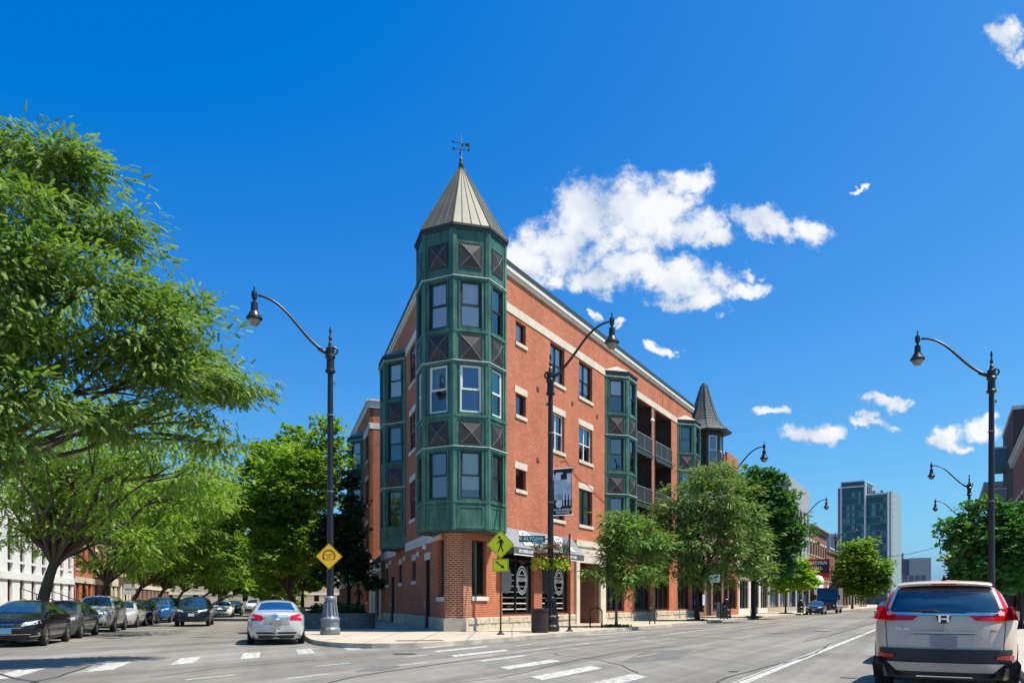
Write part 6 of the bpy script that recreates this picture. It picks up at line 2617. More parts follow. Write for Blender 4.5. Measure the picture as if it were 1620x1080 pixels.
for nm, mat, n, zz_ in (('foliage', 'leaf_ivy', 900, .45), ('dark_foliage', 'leaf_dark', 900, .55)):
    a = rng.uniform(0, 6.28, n)
    r = np.sqrt(rng.uniform(0, 1, n)) * .85
    cx = rng.integers(0, 6, n)
    P = np.stack([ctr.x + r * 1.5 * np.cos(a), ctr.y + r * np.sin(a), WALK + .62 + rng.uniform(0, 1, n) * zz_ * (.5 + .5 * np.sin(a * 3 + cx))], 1)
    leaf_mesh(nm, P, np.stack([rng.normal(0, 1, n), rng.normal(0, 1, n), rng.uniform(.1, 1, n)], 1), .2, 'cluster', mat, pl2, rng)
# low bench and hydrant by the planter
be = thing('wooden_bench', 'low orange-brown slatted bench left of the stone planter', 'bench', (-10.6, 39.4, WALK))
for k in range(3):
    m = MB()
    m.box(-11.5, -9.9, 39.0 + .16 * k, 39.12 + .16 * k, WALK + .42, WALK + .48)
    m.build('slat', 'tactile' if False else 'brick_tan', be, uv=True)
for x_ in (-11.3, -10.1):
    m = MB()
    m.box(x_ - .04, x_ + .04, 39.02, 39.44, WALK, WALK + .418)
    m.build('leg', 'black_metal', be)
for k in range(3):
    m = MB()
    m.box(-11.5, -9.9, 39.5, 39.53, WALK + .55 + .16 * k, WALK + .67 + .16 * k)
    m.build('back_slat', 'brick_brown', be, uv=True)
st_ = thing('bronze_statuette', 'small dark bronze figure on a pedestal behind the planter', 'statue', FL.P(20.0, 1.6, WALK))
c = FL.P(20.0, 1.6, WALK)
m = MB()
m.lathe([(.22, 0), (.20, .1), (.14, .2), (.13, .9), (.18, 1.0)], c, 8)
m.build('pedestal', 'black_metal', st_)
m = MB()
m.lathe([(.10, 1.0), (.12, 1.25), (.10, 1.45), (.16, 1.75), (.15, 1.95), (.06, 2.05), (.05, 2.1), (.09, 2.16), (.1, 2.25), (.06, 2.34), (.01, 2.36)], c, 10)
m.tube([(c[0] + .12, c[1], c[2] + 1.9), (c[0] + .28, c[1] - .05, c[2] + 1.6), (c[0] + .2, c[1] - .1, c[2] + 1.4)], [.05, .045, .03], 6)
m.tube([(c[0] - .12, c[1], c[2] + 1.9), (c[0] - .26, c[1] - .05, c[2] + 1.62), (c[0] - .3, c[1] - .1, c[2] + 1.85)], [.05, .045, .03], 6)
m.build('figure', 'black_metal', st_, smooth=True)

mk('bin_slat', (0.045, 0.03, 0.022), 0.55, var=0.35, scale=9)
bc = gp(854, 1000, .15)
bn_ = thing('litter_bin', 'dark brown slatted round litter bin beside the avenue lamp base', 'litter bin', (bc[0], bc[1], WALK - .004))
m = MB()
m.lathe([(.30, .04), (.31, .9)], (bc[0], bc[1], WALK), 20)
m.build('liner', 'black_metal', bn_)
for k in range(26):
    a = 2 * math.pi * k / 26
    d1 = Vector((math.cos(a), math.sin(a)))
    d2 = Vector((-d1.y, d1.x)) * .030
    m = MB()
    for (r0_, r1_, z0, z1) in ((.325, .345, .06, .86),):
        q = [d1 * r0_ - d2, d1 * r1_ - d2, d1 * r1_ + d2, d1 * r0_ + d2]
        m.prism([(bc[0] + p.x, bc[1] + p.y) for p in q], WALK + z0, WALK + z1)
    m.build('slat', 'bin_slat', bn_)
m = MB()
m.lathe([(.36, .86), (.385, .88), (.385, .95), (.30, .98), (.22, .965)], (bc[0], bc[1], WALK), 20)
m.build('rim', 'black_metal', bn_)
m = MB()
m.lathe([(.33, 0), (.33, .06)], (bc[0], bc[1], WALK - .004), 20)
m.build('foot', 'black_metal', bn_)

# second sign post
p2 = gp(901, 998, .15)
po = thing('dark_sign_post', 'tall dark post with edge-on sign right of the flower baskets', 'sign post', (p2[0], p2[1], WALK - .004))
m = MB()
m.box(p2[0] - .04, p2[0] + .04, p2[1] - .04, p2[1] + .04, WALK, 4.25)
m.build('shaft', 'sign_brown', po)
m = MB()
m.lathe([(.17, 0), (.16, .03), (.08, .08), (.07, .16)], (p2[0], p2[1], WALK - .004), 12)
m.build('foot', 'post_black', po)
ps2 = thing('kerbside_sign', 'dark green edge-on parking plate on the dark post', 'sign', (p2[0] - .2, p2[1], 3.5))
m = MB()
m.fbox(Frame((p2[0], p2[1]), (-.75, -.66)), .05, .40, -.01, .01, 3.05, 3.75)
m.build('plate', 'sign_green', ps2)
m = MB()
for k in range(20):
    pass
hp = MB()
F_h = Frame((p2[0], p2[1]), (-.75, -.66))
pts = [F_h.P(.05 + .19 + .19 * math.cos(rad(i * 20)), .0, 3.95 + .19 * math.sin(rad(i * 20))) for i in range(18)]
hp.add(pts, [tuple(range(18))])
hp.build('round_plate', 'sign_back', ps2)


def bike_rack(px, py, label, ang=0.0):
    c = gp(px, py, .15)
    t = thing('bike_rack', label, 'bike rack', (c[0], c[1], WALK - .004), group='hoop bike racks')
    d = Vector((math.cos(ang), math.sin(ang)))
    pts = [Vector((c[0], c[1], WALK)) - Vector((d.x, d.y, 0)) * .30]
    pts = []
    for i in range(2):
        pts.append(Vector((c[0] - d.x * .3, c[1] - d.y * .3, WALK + .75 * i)))
    for i in range(1, 9):
        a = math.pi - math.pi * i / 9
        pts.append(Vector((c[0] + d.x * .3 * math.cos(a), c[1] + d.y * .3 * math.cos(a), WALK + .75 + .2 * math.sin(a))))
    for i in (1, 0):
        pts.append(Vector((c[0] + d.x * .3, c[1] + d.y * .3, WALK + .75 * i)))
    m = MB()
    m.tube(pts, .035, 8)
    m.build('hoop', 'black_metal', t, smooth=True)
    for sg in (-1, 1):
        m = MB()
        m.lathe([(.08, 0), (.08, .015)], (c[0] + sg * d.x * .3, c[1] + sg * d.y * .3, WALK), 10)
        m.build('foot_plate', 'black_metal', t)


bike_rack(943, 991, 'black hoop bike rack in front of the stone portal', .15)
bike_rack(1032, 986, 'black hoop bike rack between the young tree and the grey-green tree', .9)
bike_rack(1148, 979, 'black hoop bike rack beside the bus stop sign', .9)

# bus stop pole with plate, boards outside the turret house shop
bsx = FR.xy(29.5, 3.5)
bs = thing('stop_sign_pole', 'black pole with small white framed green plate beyond the grey-green tree', 'sign', (*bsx, WALK))
m = MB()
m.tube([(*bsx, WALK), (*bsx, 3.8)], .06, 8)
m.build('pole', 'black_metal', bs)
fx = Vector((1, .1, 0)).normalized()
ff = Vector((.1, -1, 0)).normalized()
cq = Vector((bsx[0] - .45, bsx[1] - .08, 3.05))
flat_poly([(-.40, -.27), (.40, -.27), (.40, .27), (-.40, .27)], cq, ff, fx, 0, 'white_paint', 'plate', bs)
flat_poly([(-.34, -.21), (.34, -.21), (.34, .21), (-.34, .21)], cq, ff, fx, .006, 'sign_mint', 'field', bs)
flat_poly([(-.30, .02), (.10, .19), (.30, .19), (.30, .10)], cq, ff, fx, .010, 'sign_green', 'printed_swoosh', bs)
ab = thing('sandwich_board', 'cream sandwich board outside the dark shop', 'sign', FR.P(37.2, 1.6, WALK))
for sg in (-1, 1):
    m = MB()
    cx, cy, _ = FR.P(37.2, 1.6, 0)
    p0 = Vector((cx, cy, 0))
    dx = Vector((.9, -.3, 0)).normalized()
    dn = Vector((-.3, -.9, 0)).normalized()
    q = [p0 - dx * .3 + dn * sg * .3, p0 + dx * .3 + dn * sg * .3, p0 + dx * .3 + dn * sg * .05, p0 - dx * .3 + dn * sg * .05]
    m.add([(q[0].x, q[0].y, WALK), (q[1].x, q[1].y, WALK), (q[2].x, q[2].y, 1.35), (q[3].x, q[3].y, 1.35), (q[0].x, q[0].y + .03, WALK), (q[1].x, q[1].y + .03, WALK), (q[2].x, q[2].y + .03, 1.35), (q[3].x, q[3].y + .03, 1.35)], [(0, 1, 2, 3), (7, 6, 5, 4), (0, 4, 5, 1), (1, 5, 6, 2), (2, 6, 7, 3), (3, 7, 4, 0)])
    m.build('panel', 'limestone', ab)
bp_ = thing('blue_poster', 'small blue poster in the dark shop window', 'poster', FR.P(38.9, -.2, 1.4))
m = MB()
m.fbox(FR, 38.6, 39.3, -.28, -.25, 1.1, 2.0)
m.build('sheet', 'banner_sky', bp_)
# projecting shop sign far down the left pavement
rs = thing('projecting_shop_sign', 'dark red projecting shop sign with white lettering far down the avenue', 'sign', FR.P(92, .8, 6))
Frs = Frame(FR.xy(92, 0), FR.n, -DR)
m = MB()
m.fbox(Frs, .15, 3.4, -.15, .15, 4.8, 7.4)
m.build('box', 'sign_red', rs)
m = MB()
m.fbox(Frs, 1.7, 3.3, .15, .18, 5.4, 7.3)
m.build('dark_field', 'banner_black', rs)
for k, s_ in enumerate(('LINCOLN', 'HALL')):
    text_mesh('lettering', s_, .62, 'white_paint', rs, Frs.P(1.75, .2, 6.85 - .72 * k), (FR.n.x, FR.n.y, 0), UP, .01, bold=.02)
m = MB()
m.fbox(Frs, 0, .15, -.05, .05, 5, 7.2)
m.build('bracket', 'black_metal', rs)
ws = thing('white_pylon', 'tall white tapering pylon with round top beside the black truck', 'pylon', FR.P(82, 3.2, WALK))
c = FR.P(82, 3.2, WALK)
m = MB()
m.lathe([(.32, 0), (.36, .3), (.48, 2.2), (.62, 3.4)], c, 14)
m.build('shaft', 'white_paint', ws, smooth=True)
m = MB()
m.lathe([(.62, 3.42), (.68, 3.7), (.66, 4.1), (.5, 4.45), (.25, 4.6), (.01, 4.64)], c, 14)
m.build('rounded_top', 'white_paint', ws, smooth=True)
ra_ = thing('red_awning', 'red shop awning far down the left pavement', 'awning', FR.P(106, .6, 3))
m = MB()
a = [FR.P(104.5, 0, 3.9), FR.P(112, 0, 3.9), FR.P(112, 1.7, 2.9), FR.P(104.5, 1.7, 2.9), FR.P(104.5, 1.7, 2.5), FR.P(112, 1.7, 2.5)]
m.add(a, [(0, 1, 2, 3), (3, 2, 5, 4)])
m.build('canvas', 'sign_red', ra_)
# overhead span wire
wi = thing('span_wire', 'thin dark wire strung across the far end of the avenue', 'wire', (*FR.xy(118, 3.3), 9))
m = MB()
a, b = Vector((*FR.xy(118, 3.3), 8.9)), Vector((*FR.xy(116, 19.4), 11.0))
m.tube([a.lerp(b, i / 12) - Vector((0, 0, 1.0 * math.sin(math.pi * i / 12))) for i in range(13)], .035, 5)
m.build('cable', 'black_metal', wi)

# ------------------------------------------------------------------ vehicles
class Shell:
    """car body given by silhouette curves; W(x, z) is its half width"""

    def __init__(s, L, hw, top, zs, zb=.24, roof=(.60,), nose=.10, tail=.10, hwt=None, nf=7, nr=9, mf=2.3, mr=2.6, nz=.55, tz=.65, crown=12):
        s.L, s.hw, s.zb = L, hw, zb
        s.tx, s.tz_ = zip(*top)
        s.sx, s.sz = zip(*zs)
        s.hx, s.hz = zip(*hwt)
        s.nose, s.tail = nose, tail
        s.nf, s.nr, s.mf, s.mr = nf, nr, mf, mr
        s.nz, s.tzc, s.crown = nz, tz, crown
        xs = np.linspace(-L / 2, L / 2, 400)
        z = np.interp(xs, s.tx, s.tz_)
        k = np.ones(13) / 13
        zz = np.convolve(np.pad(z, 6, mode='edge'), k, mode='valid')
        s.gx, s.gz = xs, zz

    def zt(s, x):
        return np.interp(x, s.gx, s.gz)

    def zsh(s, x):
        return np.minimum(np.interp(x, s.sx, s.sz), s.zt(x) - .02)

    def W(s, x, z):
        x, z = np.broadcast_arrays(np.asarray(x, float), np.asarray(z, float))
        xf = s.L / 2 - s.nose * np.abs(z - s.nz) ** 1.5 * 2.2
        xr = s.L / 2 - s.tail * np.abs(z - s.tzc) ** 1.5 * 2.2
        u = np.where(x > 0, x / xf, -x / xr)
        u = np.clip(u, 0, 1)
        plan = np.where(x > 0, (1 - u ** s.nf) ** (1 / s.mf), (1 - u ** s.nr) ** (1 / s.mr))
        zt, zs = s.zt(x), s.zsh(x)
        tt = np.clip((z - s.zb) / (zs - s.zb), 0, 1)
        low = s.hw * plan * (.90 + .10 * np.sin(np.pi / 2 * np.minimum(1, tt * 2.0)) - .012 * np.clip(tt - .8, 0, 1) * 5)
        q = np.clip((z - zs) / np.maximum(zt - zs, .01), 0, 1)
        r = np.interp(x, s.hx, s.hz)
        up = s.hw * plan * (1 + (r - 1) * q) * np.sqrt(np.clip(1 - q ** s.crown, 0, 1)) * .988
        w = np.where(z <= zs, low, up)
        return np.where((z > zt + 1e-6) | (z < s.zb - 1e-6), 0, w)

    def body(s, n=56):
        t = np.linspace(-1, 1, n)
        xs = np.sign(t) * (1 - (1 - np.abs(t)) ** 1.7) * s.L / 2 * .9995
        lo = np.linspace(0, 1, 9)
        hi = np.sin(np.linspace(0, np.pi / 2, 15)) ** .8
        m = MB()
        cols = len(lo) + len(hi) - 1
        V_ = []
        for x in xs:
            zs, zt = float(s.zsh(x)), float(s.zt(x))
            zz = np.concatenate([s.zb + lo * (zs - s.zb), zs + hi[1:] * (zt - zs)])
            w = s.W(np.full(len(zz), x), zz)
            w[-1] = 0
            row = [(x, 0, s.zb)] + [(x, float(a), float(b)) for a, b in zip(w, zz)] + [(x, -float(a), float(b)) for a, b in list(zip(w, zz))[-2::-1]]
            V_.append(row)
        k = len(V_[0])
        vs = [p for row in V_ for p in row]
        fs = []
        for i in range(n - 1):
            for j in range(k):
                a, b = i * k + j, i * k + (j + 1) % k
                fs.append((a, a + k, b + k, b))
        m.add(vs, fs)
        return m

    def sz_(s, x, y):
        zs, zt = float(s.zsh(x)), float(s.zt(x))
        zz = np.linspace(zt, zs - .15, 160)
        w = s.W(np.full(160, x), zz)
        i = int(np.argmax(w >= max(abs(y), .03)))
        return float(zz[i])

    def sx_(s, y, z, sg):
        xx = np.linspace(s.L / 2, 0.0, 700) * sg
        w = s.W(xx, np.full(700, z))
        ok = w >= max(abs(y), .05)
        i = int(np.argmax(ok)) if ok.any() else 0
        if i > 0:
            t_ = max(abs(y), .05)
            w0, w1 = float(w[i - 1]), float(w[i])
            if w1 > w0:
                return float(xx[i - 1] + (xx[i] - xx[i - 1]) * min(1, max(0, (t_ - w0) / (w1 - w0))))
        return float(xx[i])

    @staticmethod
    def grid(c, n, mm):
        out = []
        for i in range(n + 1):
            for j in range(mm + 1):
                u, v = i / n, j / mm
                out.append(tuple(c[0][k] * (1 - u) * (1 - v) + c[1][k] * u * (1 - v) + c[2][k] * u * v + c[3][k] * (1 - u) * v for k in (0, 1)))
        fs = [(i * (mm + 1) + j, (i + 1) * (mm + 1) + j, (i + 1) * (mm + 1) + j + 1, i * (mm + 1) + j + 1) for i in range(n) for j in range(mm)]
        return out, fs

    def side(s, c, sg, off=.006, n=8, mm=3, m=None):
        g_, f_ = s.grid(c, n, mm)
        m = m or MB()
        return m.add([(x, sg * (float(s.W(x, z)) + off), z) for x, z in g_], f_)

    def end(s, c, sg, off=.006, n=6, mm=3, m=None):
        g_, f_ = s.grid(c, n, mm)
        m = m or MB()
        return m.add([(s.sx_(y, z, sg) + sg * off, y, z) for y, z in g_], f_)

    def top(s, c, off=.006, n=8, mm=8, m=None):
        g_, f_ = s.grid(c, n, mm)
        m = m or MB()
        return m.add([(x, y, s.sz_(x, y) + off) for x, y in g_], f_)


def wheel_parts(t, x, y, r, sg, rimmat='rim', w=.21):
    m = MB()
    n = 24
    prof = [(r * .64, -w / 2), (r * .9, -w / 2), (r * .985, -w / 2 + .03), (r, -w / 4), (r, w / 4), (r * .985, w / 2 - .03), (r * .9, w / 2), (r * .64, w / 2)]
    vs = []
    for (q, yy) in prof:
        for k in range(n):
            a = 2 * math.pi * k / n
            vs.append((x + q * math.cos(a), y + yy, r + q * math.sin(a)))
    fs = [(j * n + k, j * n + (k + 1) % n, (j + 1) * n + (k + 1) % n, (j + 1) * n + k) for j in range(len(prof) - 1) for k in range(n)]
    m.add(vs, fs)
    ty_ = m.build('wheel', 'tyre', t, smooth=False)
    m = MB()
    yo = y + sg * (w / 2 - .03)
    ring = [(r * .66, 0), (r * .66, sg * .02), (r * .58, sg * .025), (r * .55, -sg * .04), (.001, -sg * .05)]
    vs = []
    for (q, yy) in ring:
        for k in range(n):
            a = 2 * math.pi * k / n
            vs.append((x + q * math.cos(a), yo + yy, r + q * math.sin(a)))
    fs = [(j * n + k, j * n + (k + 1) % n, (j + 1) * n + (k + 1) % n, (j + 1) * n + k) for j in range(2) for k in range(n)]
    m.add(vs, fs)
    for k in range(5):
        a = 2 * math.pi * k / 5 + .3
        d = Vector((math.cos(a), 0, math.sin(a)))
        p = Vector((-d.z, 0, d.x))
        c0 = Vector((x, yo, r))
        q = [c0 + d * r * .06 - p * r * .13, c0 + d * r * .6 - p * r * .09, c0 + d * r * .6 + p * r * .09, c0 + d * r * .06 + p * r * .13]
        o = Vector((0, sg * .028, 0))
        m.add([tuple(v + o) for v in q] + [tuple(v - o) for v in q], [(0, 1, 2, 3), (7, 6, 5, 4), (0, 4, 5, 1), (1, 5, 6, 2), (2, 6, 7, 3), (3, 7, 4, 0)])
    m.build('rim', rimmat, ty_)
    m = MB()
    m.add([(x + r * .62 * math.cos(2 * math.pi * k / n), yo - sg * .05, r + r * .62 * math.sin(2 * math.pi * k / n)) for k in range(n)], [tuple(range(n))])
    m.build('brake_disc', 'arch_black', ty_)


KINDS = {
    'sedan': dict(L=4.75, hw=.905, zb=.20, nose=.16, tail=.12,
                  top=[(-2.4, .98), (-2.2, 1.06), (-1.75, 1.10), (-1.55, 1.15), (-.75, 1.42), (-.2, 1.465), (.3, 1.44), (.75, 1.31), (1.25, 1.03), (1.45, .98), (2.0, .88), (2.25, .78), (2.4, .66)],
                  zs=[(-2.4, .86), (-1.8, .94), (-1, .95), (.9, .90), (1.4, .86), (2.0, .76), (2.4, .60)],
                  hwt=[(-2.4, .86), (-1.7, .80), (-1.2, .66), (-.6, .64), (.3, .64), (.9, .70), (1.35, .82), (2.4, .86)], wx=(-1.38, 1.42), wr=.33),
    'suv': dict(L=4.70, hw=.93, zb=.26, nose=.14, tail=.10,
                top=[(-2.36, 1.10), (-2.25, 1.22), (-1.95, 1.60), (-1.7, 1.66), (-.8, 1.70), (.1, 1.69), (.45, 1.62), (1.15, 1.17), (1.4, 1.10), (2.0, 1.0), (2.25, .88), (2.37, .72)],
                zs=[(-2.36, 1.0), (-1.9, 1.08), (-1, 1.06), (.9, 1.0), (1.4, .96), (2.0, .86), (2.36, .66)],
                hwt=[(-2.36, .80), (-1.9, .70), (-1.0, .68), (.3, .68), (.9, .74), (1.35, .84), (2.36, .86)], wx=(-1.36, 1.40), wr=.36),
    'hatch': dict(L=4.2, hw=.88, zb=.20, nose=.16, tail=.08,
                  top=[(-2.1, .95), (-2.0, 1.1), (-1.6, 1.40), (-.9, 1.50), (-.1, 1.50), (.35, 1.42), (1.05, 1.08), (1.3, 1.0), (1.8, .9), (2.0, .78), (2.1, .66)],
                  zs=[(-2.1, .88), (-1.6, .98), (.9, .92), (1.3, .86), (1.8, .76), (2.1, .60)],
                  hwt=[(-2.1, .80), (-1.6, .68), (.2, .66), (.8, .72), (1.25, .82), (2.1, .86)], wx=(-1.28, 1.30), wr=.32)}


def make_car(kind, paint, label, plate='plate_white', glass='car_glass_blue', rims='rim', chrome_grille=True, cat='car', group=None, name=None, tailp=None):
    K = KINDS[kind]
    sh = Shell(K['L'], K['hw'], K['top'], K['zs'], K['zb'], nose=K['nose'], tail=K['tail'], hwt=K['hwt'])
    t = thing(name or {'sedan': 'sedan_car', 'suv': 'sport_utility_car', 'hatch': 'hatchback_car'}[kind], label, cat, (0, 0, 0), group=group, local=True)
    sh.body().build('body', 'paint_' + paint, t, smooth=True)
    L2 = K['L'] / 2
    suv = kind != 'sedan'
    # glazing
    if kind == 'sedan':
        ws = [(1.20, -.66), (1.20, .66), (.42, .50), (.42, -.50)]
        rw = [(-1.62, -.60), (-1.62, .60), (-.86, .48), (-.86, -.48)]
        sw_ = [[(.98, .97), (.0, .97), (.0, 1.37), (.38, 1.36)], [(-.08, .97), (-1.15, .99), (-.82, 1.33), (-.08, 1.37)]]
    elif kind == 'suv':
        ws = [(1.12, -.70), (1.12, .70), (.42, .54), (.42, -.54)]
        rw = None
        sw_ = [[(.95, 1.07), (.05, 1.09), (.05, 1.58), (.34, 1.57)], [(-.03, 1.09), (-1.0, 1.10), (-1.0, 1.58), (-.03, 1.58)], [(-1.08, 1.11), (-1.95, 1.18), (-1.72, 1.55), (-1.08, 1.58)]]
    else:
        ws = [(1.02, -.64), (1.02, .64), (.38, .50), (.38, -.50)]
        rw = None
        sw_ = [[(.85, .98), (.02, .99), (.02, 1.39), (.28, 1.38)], [(-.06, .99), (-1.2, 1.02), (-1.05, 1.36), (-.06, 1.40)]]
    sh.top(ws, n=10, mm=8).build('windshield', glass, t, smooth=True)
    if rw:
        sh.top(rw, n=10, mm=8).build('rear_window', glass, t, smooth=True)
    else:
        z0, z1 = (1.14, 1.56) if kind == 'suv' else (1.05, 1.36)
        sh.end([(-.62, z0), (.62, z0), (.52, z1), (-.52, z1)], -1, n=8, mm=6).build('rear_window', glass, t, smooth=True)
    for sg in (-1, 1):
        for q in sw_:
            sh.side(q, sg).build('side_window', 'car_glass', t, smooth=True)
        # lamps
        hz = {'sedan': .70, 'suv': .86, 'hatch': .74}[kind]
        sh.end([(sg * .84, hz + .02), (sg * .40, hz - .06), (sg * .44, hz + .04), (sg * .80, hz + .13)], 1, .008, 6, 2).build('headlight', 'head_lamp', t, smooth=True)
        tz0 = {'sedan': .80, 'suv': .98, 'hatch': .86}[kind]
        sh.end([(sg * .875, tz0 - .03), (sg * .40, tz0), (sg * .44, tz0 + .15), (sg * .81, tz0 + .23)], -1, .008, 6, 3).build('tail_light', 'tail_red', t, smooth=True)
        # wheel arches and sill
        for wx in K['wx']:
            m = MB()
            n, R = 20, K['wr'] + .055
            pts = []
            for k in range(n + 1):
                a = math.pi * k / n
                x_, z_ = wx + R * math.cos(a), K['wr'] + R * math.sin(a) * .98
                pts.append((x_, sg * (float(sh.W(x_, max(z_, K['zb'] + .01))) + .004), z_))
            pts += [(wx - R, sg * (float(sh.W(wx, K['zb'] + .02)) + .004), K['zb'] + .0), (wx + R, sg * (float(sh.W(wx, K['zb'] + .02)) + .004), K['zb'])]
            c_ = (wx, sg * (float(sh.W(wx, K['wr'])) + .004), K['wr'])
            m.add([c_] + pts, [(0, i, i + 1) for i in range(1, len(pts))])
            m.build('wheel_arch', 'arch_black', t)
            wheel_parts(t, wx, sg * (K['hw'] - .105), K['wr'], sg, rims)
        sh.side([(K['wx'][1] - .45, K['zb'] + .01), (K['wx'][0] + .45, K['zb'] + .01), (K['wx'][0] + .45, K['zb'] + .10), (K['wx'][1] - .45, K['zb'] + .10)], sg, .006, 8, 1).build('sill', 'plastic_black', t)
        bz = sw_[0][0][1]
        for xx in (.03, -1.08 if kind != 'suv' else -1.04):
            sh.side([(xx + .008, .36), (xx - .008, .36), (xx - .008, bz), (xx + .008, bz)], sg, .003, 1, 8).build('door_seam', 'plastic_black', t)
        for xx in (.22, -.82):
            sh.side([(xx + .1, bz - .12), (xx - .1, bz - .12), (xx - .1, bz - .085), (xx + .1, bz - .085)], sg, .03, 3, 1).build('door_handle', 'chrome' if paint in ('black', 'dark_blue') else 'paint_' + paint, t)
        m = MB()
        mx_, mz_ = (.92, sw_[0][0][1] + .06)
        yb = float(sh.W(mx_, mz_ - .05))
        m.box(mx_ - .06, mx_ + .08, *sorted((sg * (yb + .02), sg * (yb + .20))), mz_ - .01, mz_ + .12)
        m.box(mx_ - .02, mx_ + .03, *sorted((sg * (yb - .05), sg * (yb + .03))), mz_ - .02, mz_ + .03)
        m.build('door_mirror', 'plastic_black' if paint == 'silver' else 'paint_' + paint, t)
    gz = {'sedan': .52, 'suv': .68, 'hatch': .55}[kind]
    sh.end([(-.42, gz), (.42, gz), (.50, gz + .17), (-.50, gz + .17)], 1, .006, 8, 2).build('grille', 'plastic_black', t)
    if chrome_grille:
        m = sh.end([(-.50, gz + .165), (.50, gz + .165), (.50, gz + .19), (-.50, gz + .19)], 1, .012, 8, 1)
        sh.end([(-.40, gz + .06), (.40, gz + .06), (.41, gz + .075), (-.41, gz + .075)], 1, .012, 8, 1, m)
        m.build('grille_bar', 'chrome', t)
    sh.end([(-.62, K['zb'] + .04), (.62, K['zb'] + .04), (.66, K['zb'] + .17), (-.66, K['zb'] + .17)], 1, .007, 8, 2).build('air_intake', 'plastic_black', t)
    sh.end([(-.70, K['zb'] + .01), (.70, K['zb'] + .01), (.72, K['zb'] + .12), (-.72, K['zb'] + .12)], -1, .007, 8, 2).build('rear_valance', 'plastic_black', t)
    fx_ = sh.sx_(0, gz + .02, 1)
    m = MB()
    m.box(fx_ + .012, fx_ + .025, -.16, .16, gz - .10, gz + .05)
    m.build('front_plate', plate, t)
    pz = {'sedan': .72, 'suv': .86, 'hatch': .80}[kind]
    rx_ = sh.sx_(0, pz, -1)
    m = MB()
    m.box(rx_ - .025, rx_ - .012, -.16, .16, pz - .07, pz + .08)
    m.build('rear_plate', tailp or plate, t)
    return t


def put_car(t, F, s, p, ang):
    x, y = F.xy(s, p)
    t.location = (x, y, 0.002)
    t.rotation_euler = (0, 0, ang)


TOW_L = math.atan2(-DL.y, -DL.x)      # heading towards the camera on the side street
AWY_L = math.atan2(DL.y, DL.x)
TOW_R = math.atan2(-DR.y, -DR.x)
AWY_R = math.atan2(DR.y, DR.x)
PARK = 'cars parked along the side street'

c_ = make_car('sedan', 'black', 'glossy black sedan with blue plate at left edge', plate='plate_blue', group=PARK)
put_car(c_, FL, -2.95, 14.72, TOW_L)
_K = KINDS['sedan']
_s = Shell(_K['L'], _K['hw'], _K['top'], _K['zs'], _K['zb'], nose=_K['nose'], tail=_K['tail'], hwt=_K['hwt'])
for _g in (-1, 1):
    _s.end([(_g * .60, .31), (_g * .84, .33), (_g * .84, .355), (_g * .60, .335)], 1, .014, 5, 1).build('fog_trim', 'chrome', c_)
    _s.end([(_g * .80, .33), (_g * .84, .33), (_g * .80, .44), (_g * .77, .44)], 1, .014, 1, 4).build('fog_trim', 'chrome', c_)
_s.end([(-.62, .385), (.62, .385), (.64, .40), (-.64, .40)], 1, .012, 10, 1).build('bumper_chrome', 'chrome', c_)
c_ = make_car('sedan', 'grey', 'dark grey sedan parked behind the black sedan', group=PARK)
put_car(c_, FL, 2.6, 14.85, TOW_L)
c_ = make_car('suv', 'champagne', 'pale silver SUV parked third from left edge', group=PARK, glass='car_glass')
put_car(c_, FL, 9.3, 14.85, TOW_L)
c_ = make_car('sedan', 'silver', 'small light grey sedan parked just past the pale silver SUV', group=PARK)
put_car(c_, FL, 15.4, 14.75, TOW_L)
c_ = make_car('hatch', 'dark_blue', 'dark hatchback parked in front of the bright blue car', group=PARK)
put_car(c_, FL, 20.6, 14.7, TOW_L)
c_ = make_car('suv', 'blue', 'bright blue parked crossover', group=PARK)
put_car(c_, FL, 26.0, 14.3, TOW_L)
c_ = make_car('suv', 'olive', 'olive green parked SUV half hidden behind the dark driving SUV', group=PARK)
put_car(c_, FL, 32.5, 14.3, TOW_L)
c_ = make_car('suv', 'dark_blue', 'black SUV driving towards the camera on the side street', plate='plate_white')
put_car(c_, FL, 17.4, 11.3, TOW_L)
c_ = make_car('sedan', 'white', 'white sedan following the black SUV on the side street', group=PARK)
put_car(c_, FL, 44, 11.2, TOW_L)
c_ = make_car('hatch', 'dark_blue', 'far dark hatchback behind the white sedan', group=PARK)
put_car(c_, FL, 55, 10.8, TOW_L)
c_ = make_car('suv', 'white', 'farthest white SUV under the trees', group=PARK)
put_car(c_, FL, 78, 9.4, TOW_L)
alt = make_car('sedan', 'silver', 'silver sedan seen from behind, parked at the corner kerb', tailp='plate_grey')
put_car(alt, FL, -3.85, 6.85, AWY_L)
# extras on its tail: boot line, badge, spoiler lip, lower strip
K = KINDS['sedan']
sh = Shell(K['L'], K['hw'], K['top'], K['zs'], K['zb'], nose=K['nose'], tail=K['tail'], hwt=K['hwt'])
sh.end([(-.42, .655), (.42, .655), (.36, .84), (-.36, .84)], -1, .005, 6, 3).build('plate_recess', 'plate_grey', alt)
sh.end([(-.44, .87), (.44, .87), (.44, .895), (-.44, .895)], -1, .014, 6, 1).build('trunk_bar', 'chrome', alt)
sh.end([(-.055, .90), (.055, .90), (.055, .98), (-.055, .98)], -1, .016, 2, 2).build('badge', 'chrome', alt)
sh.end([(-.60, .36), (.60, .36), (.64, .42), (-.64, .42)], -1, .010, 8, 1).build('bumper_strip', 'plastic_black', alt)
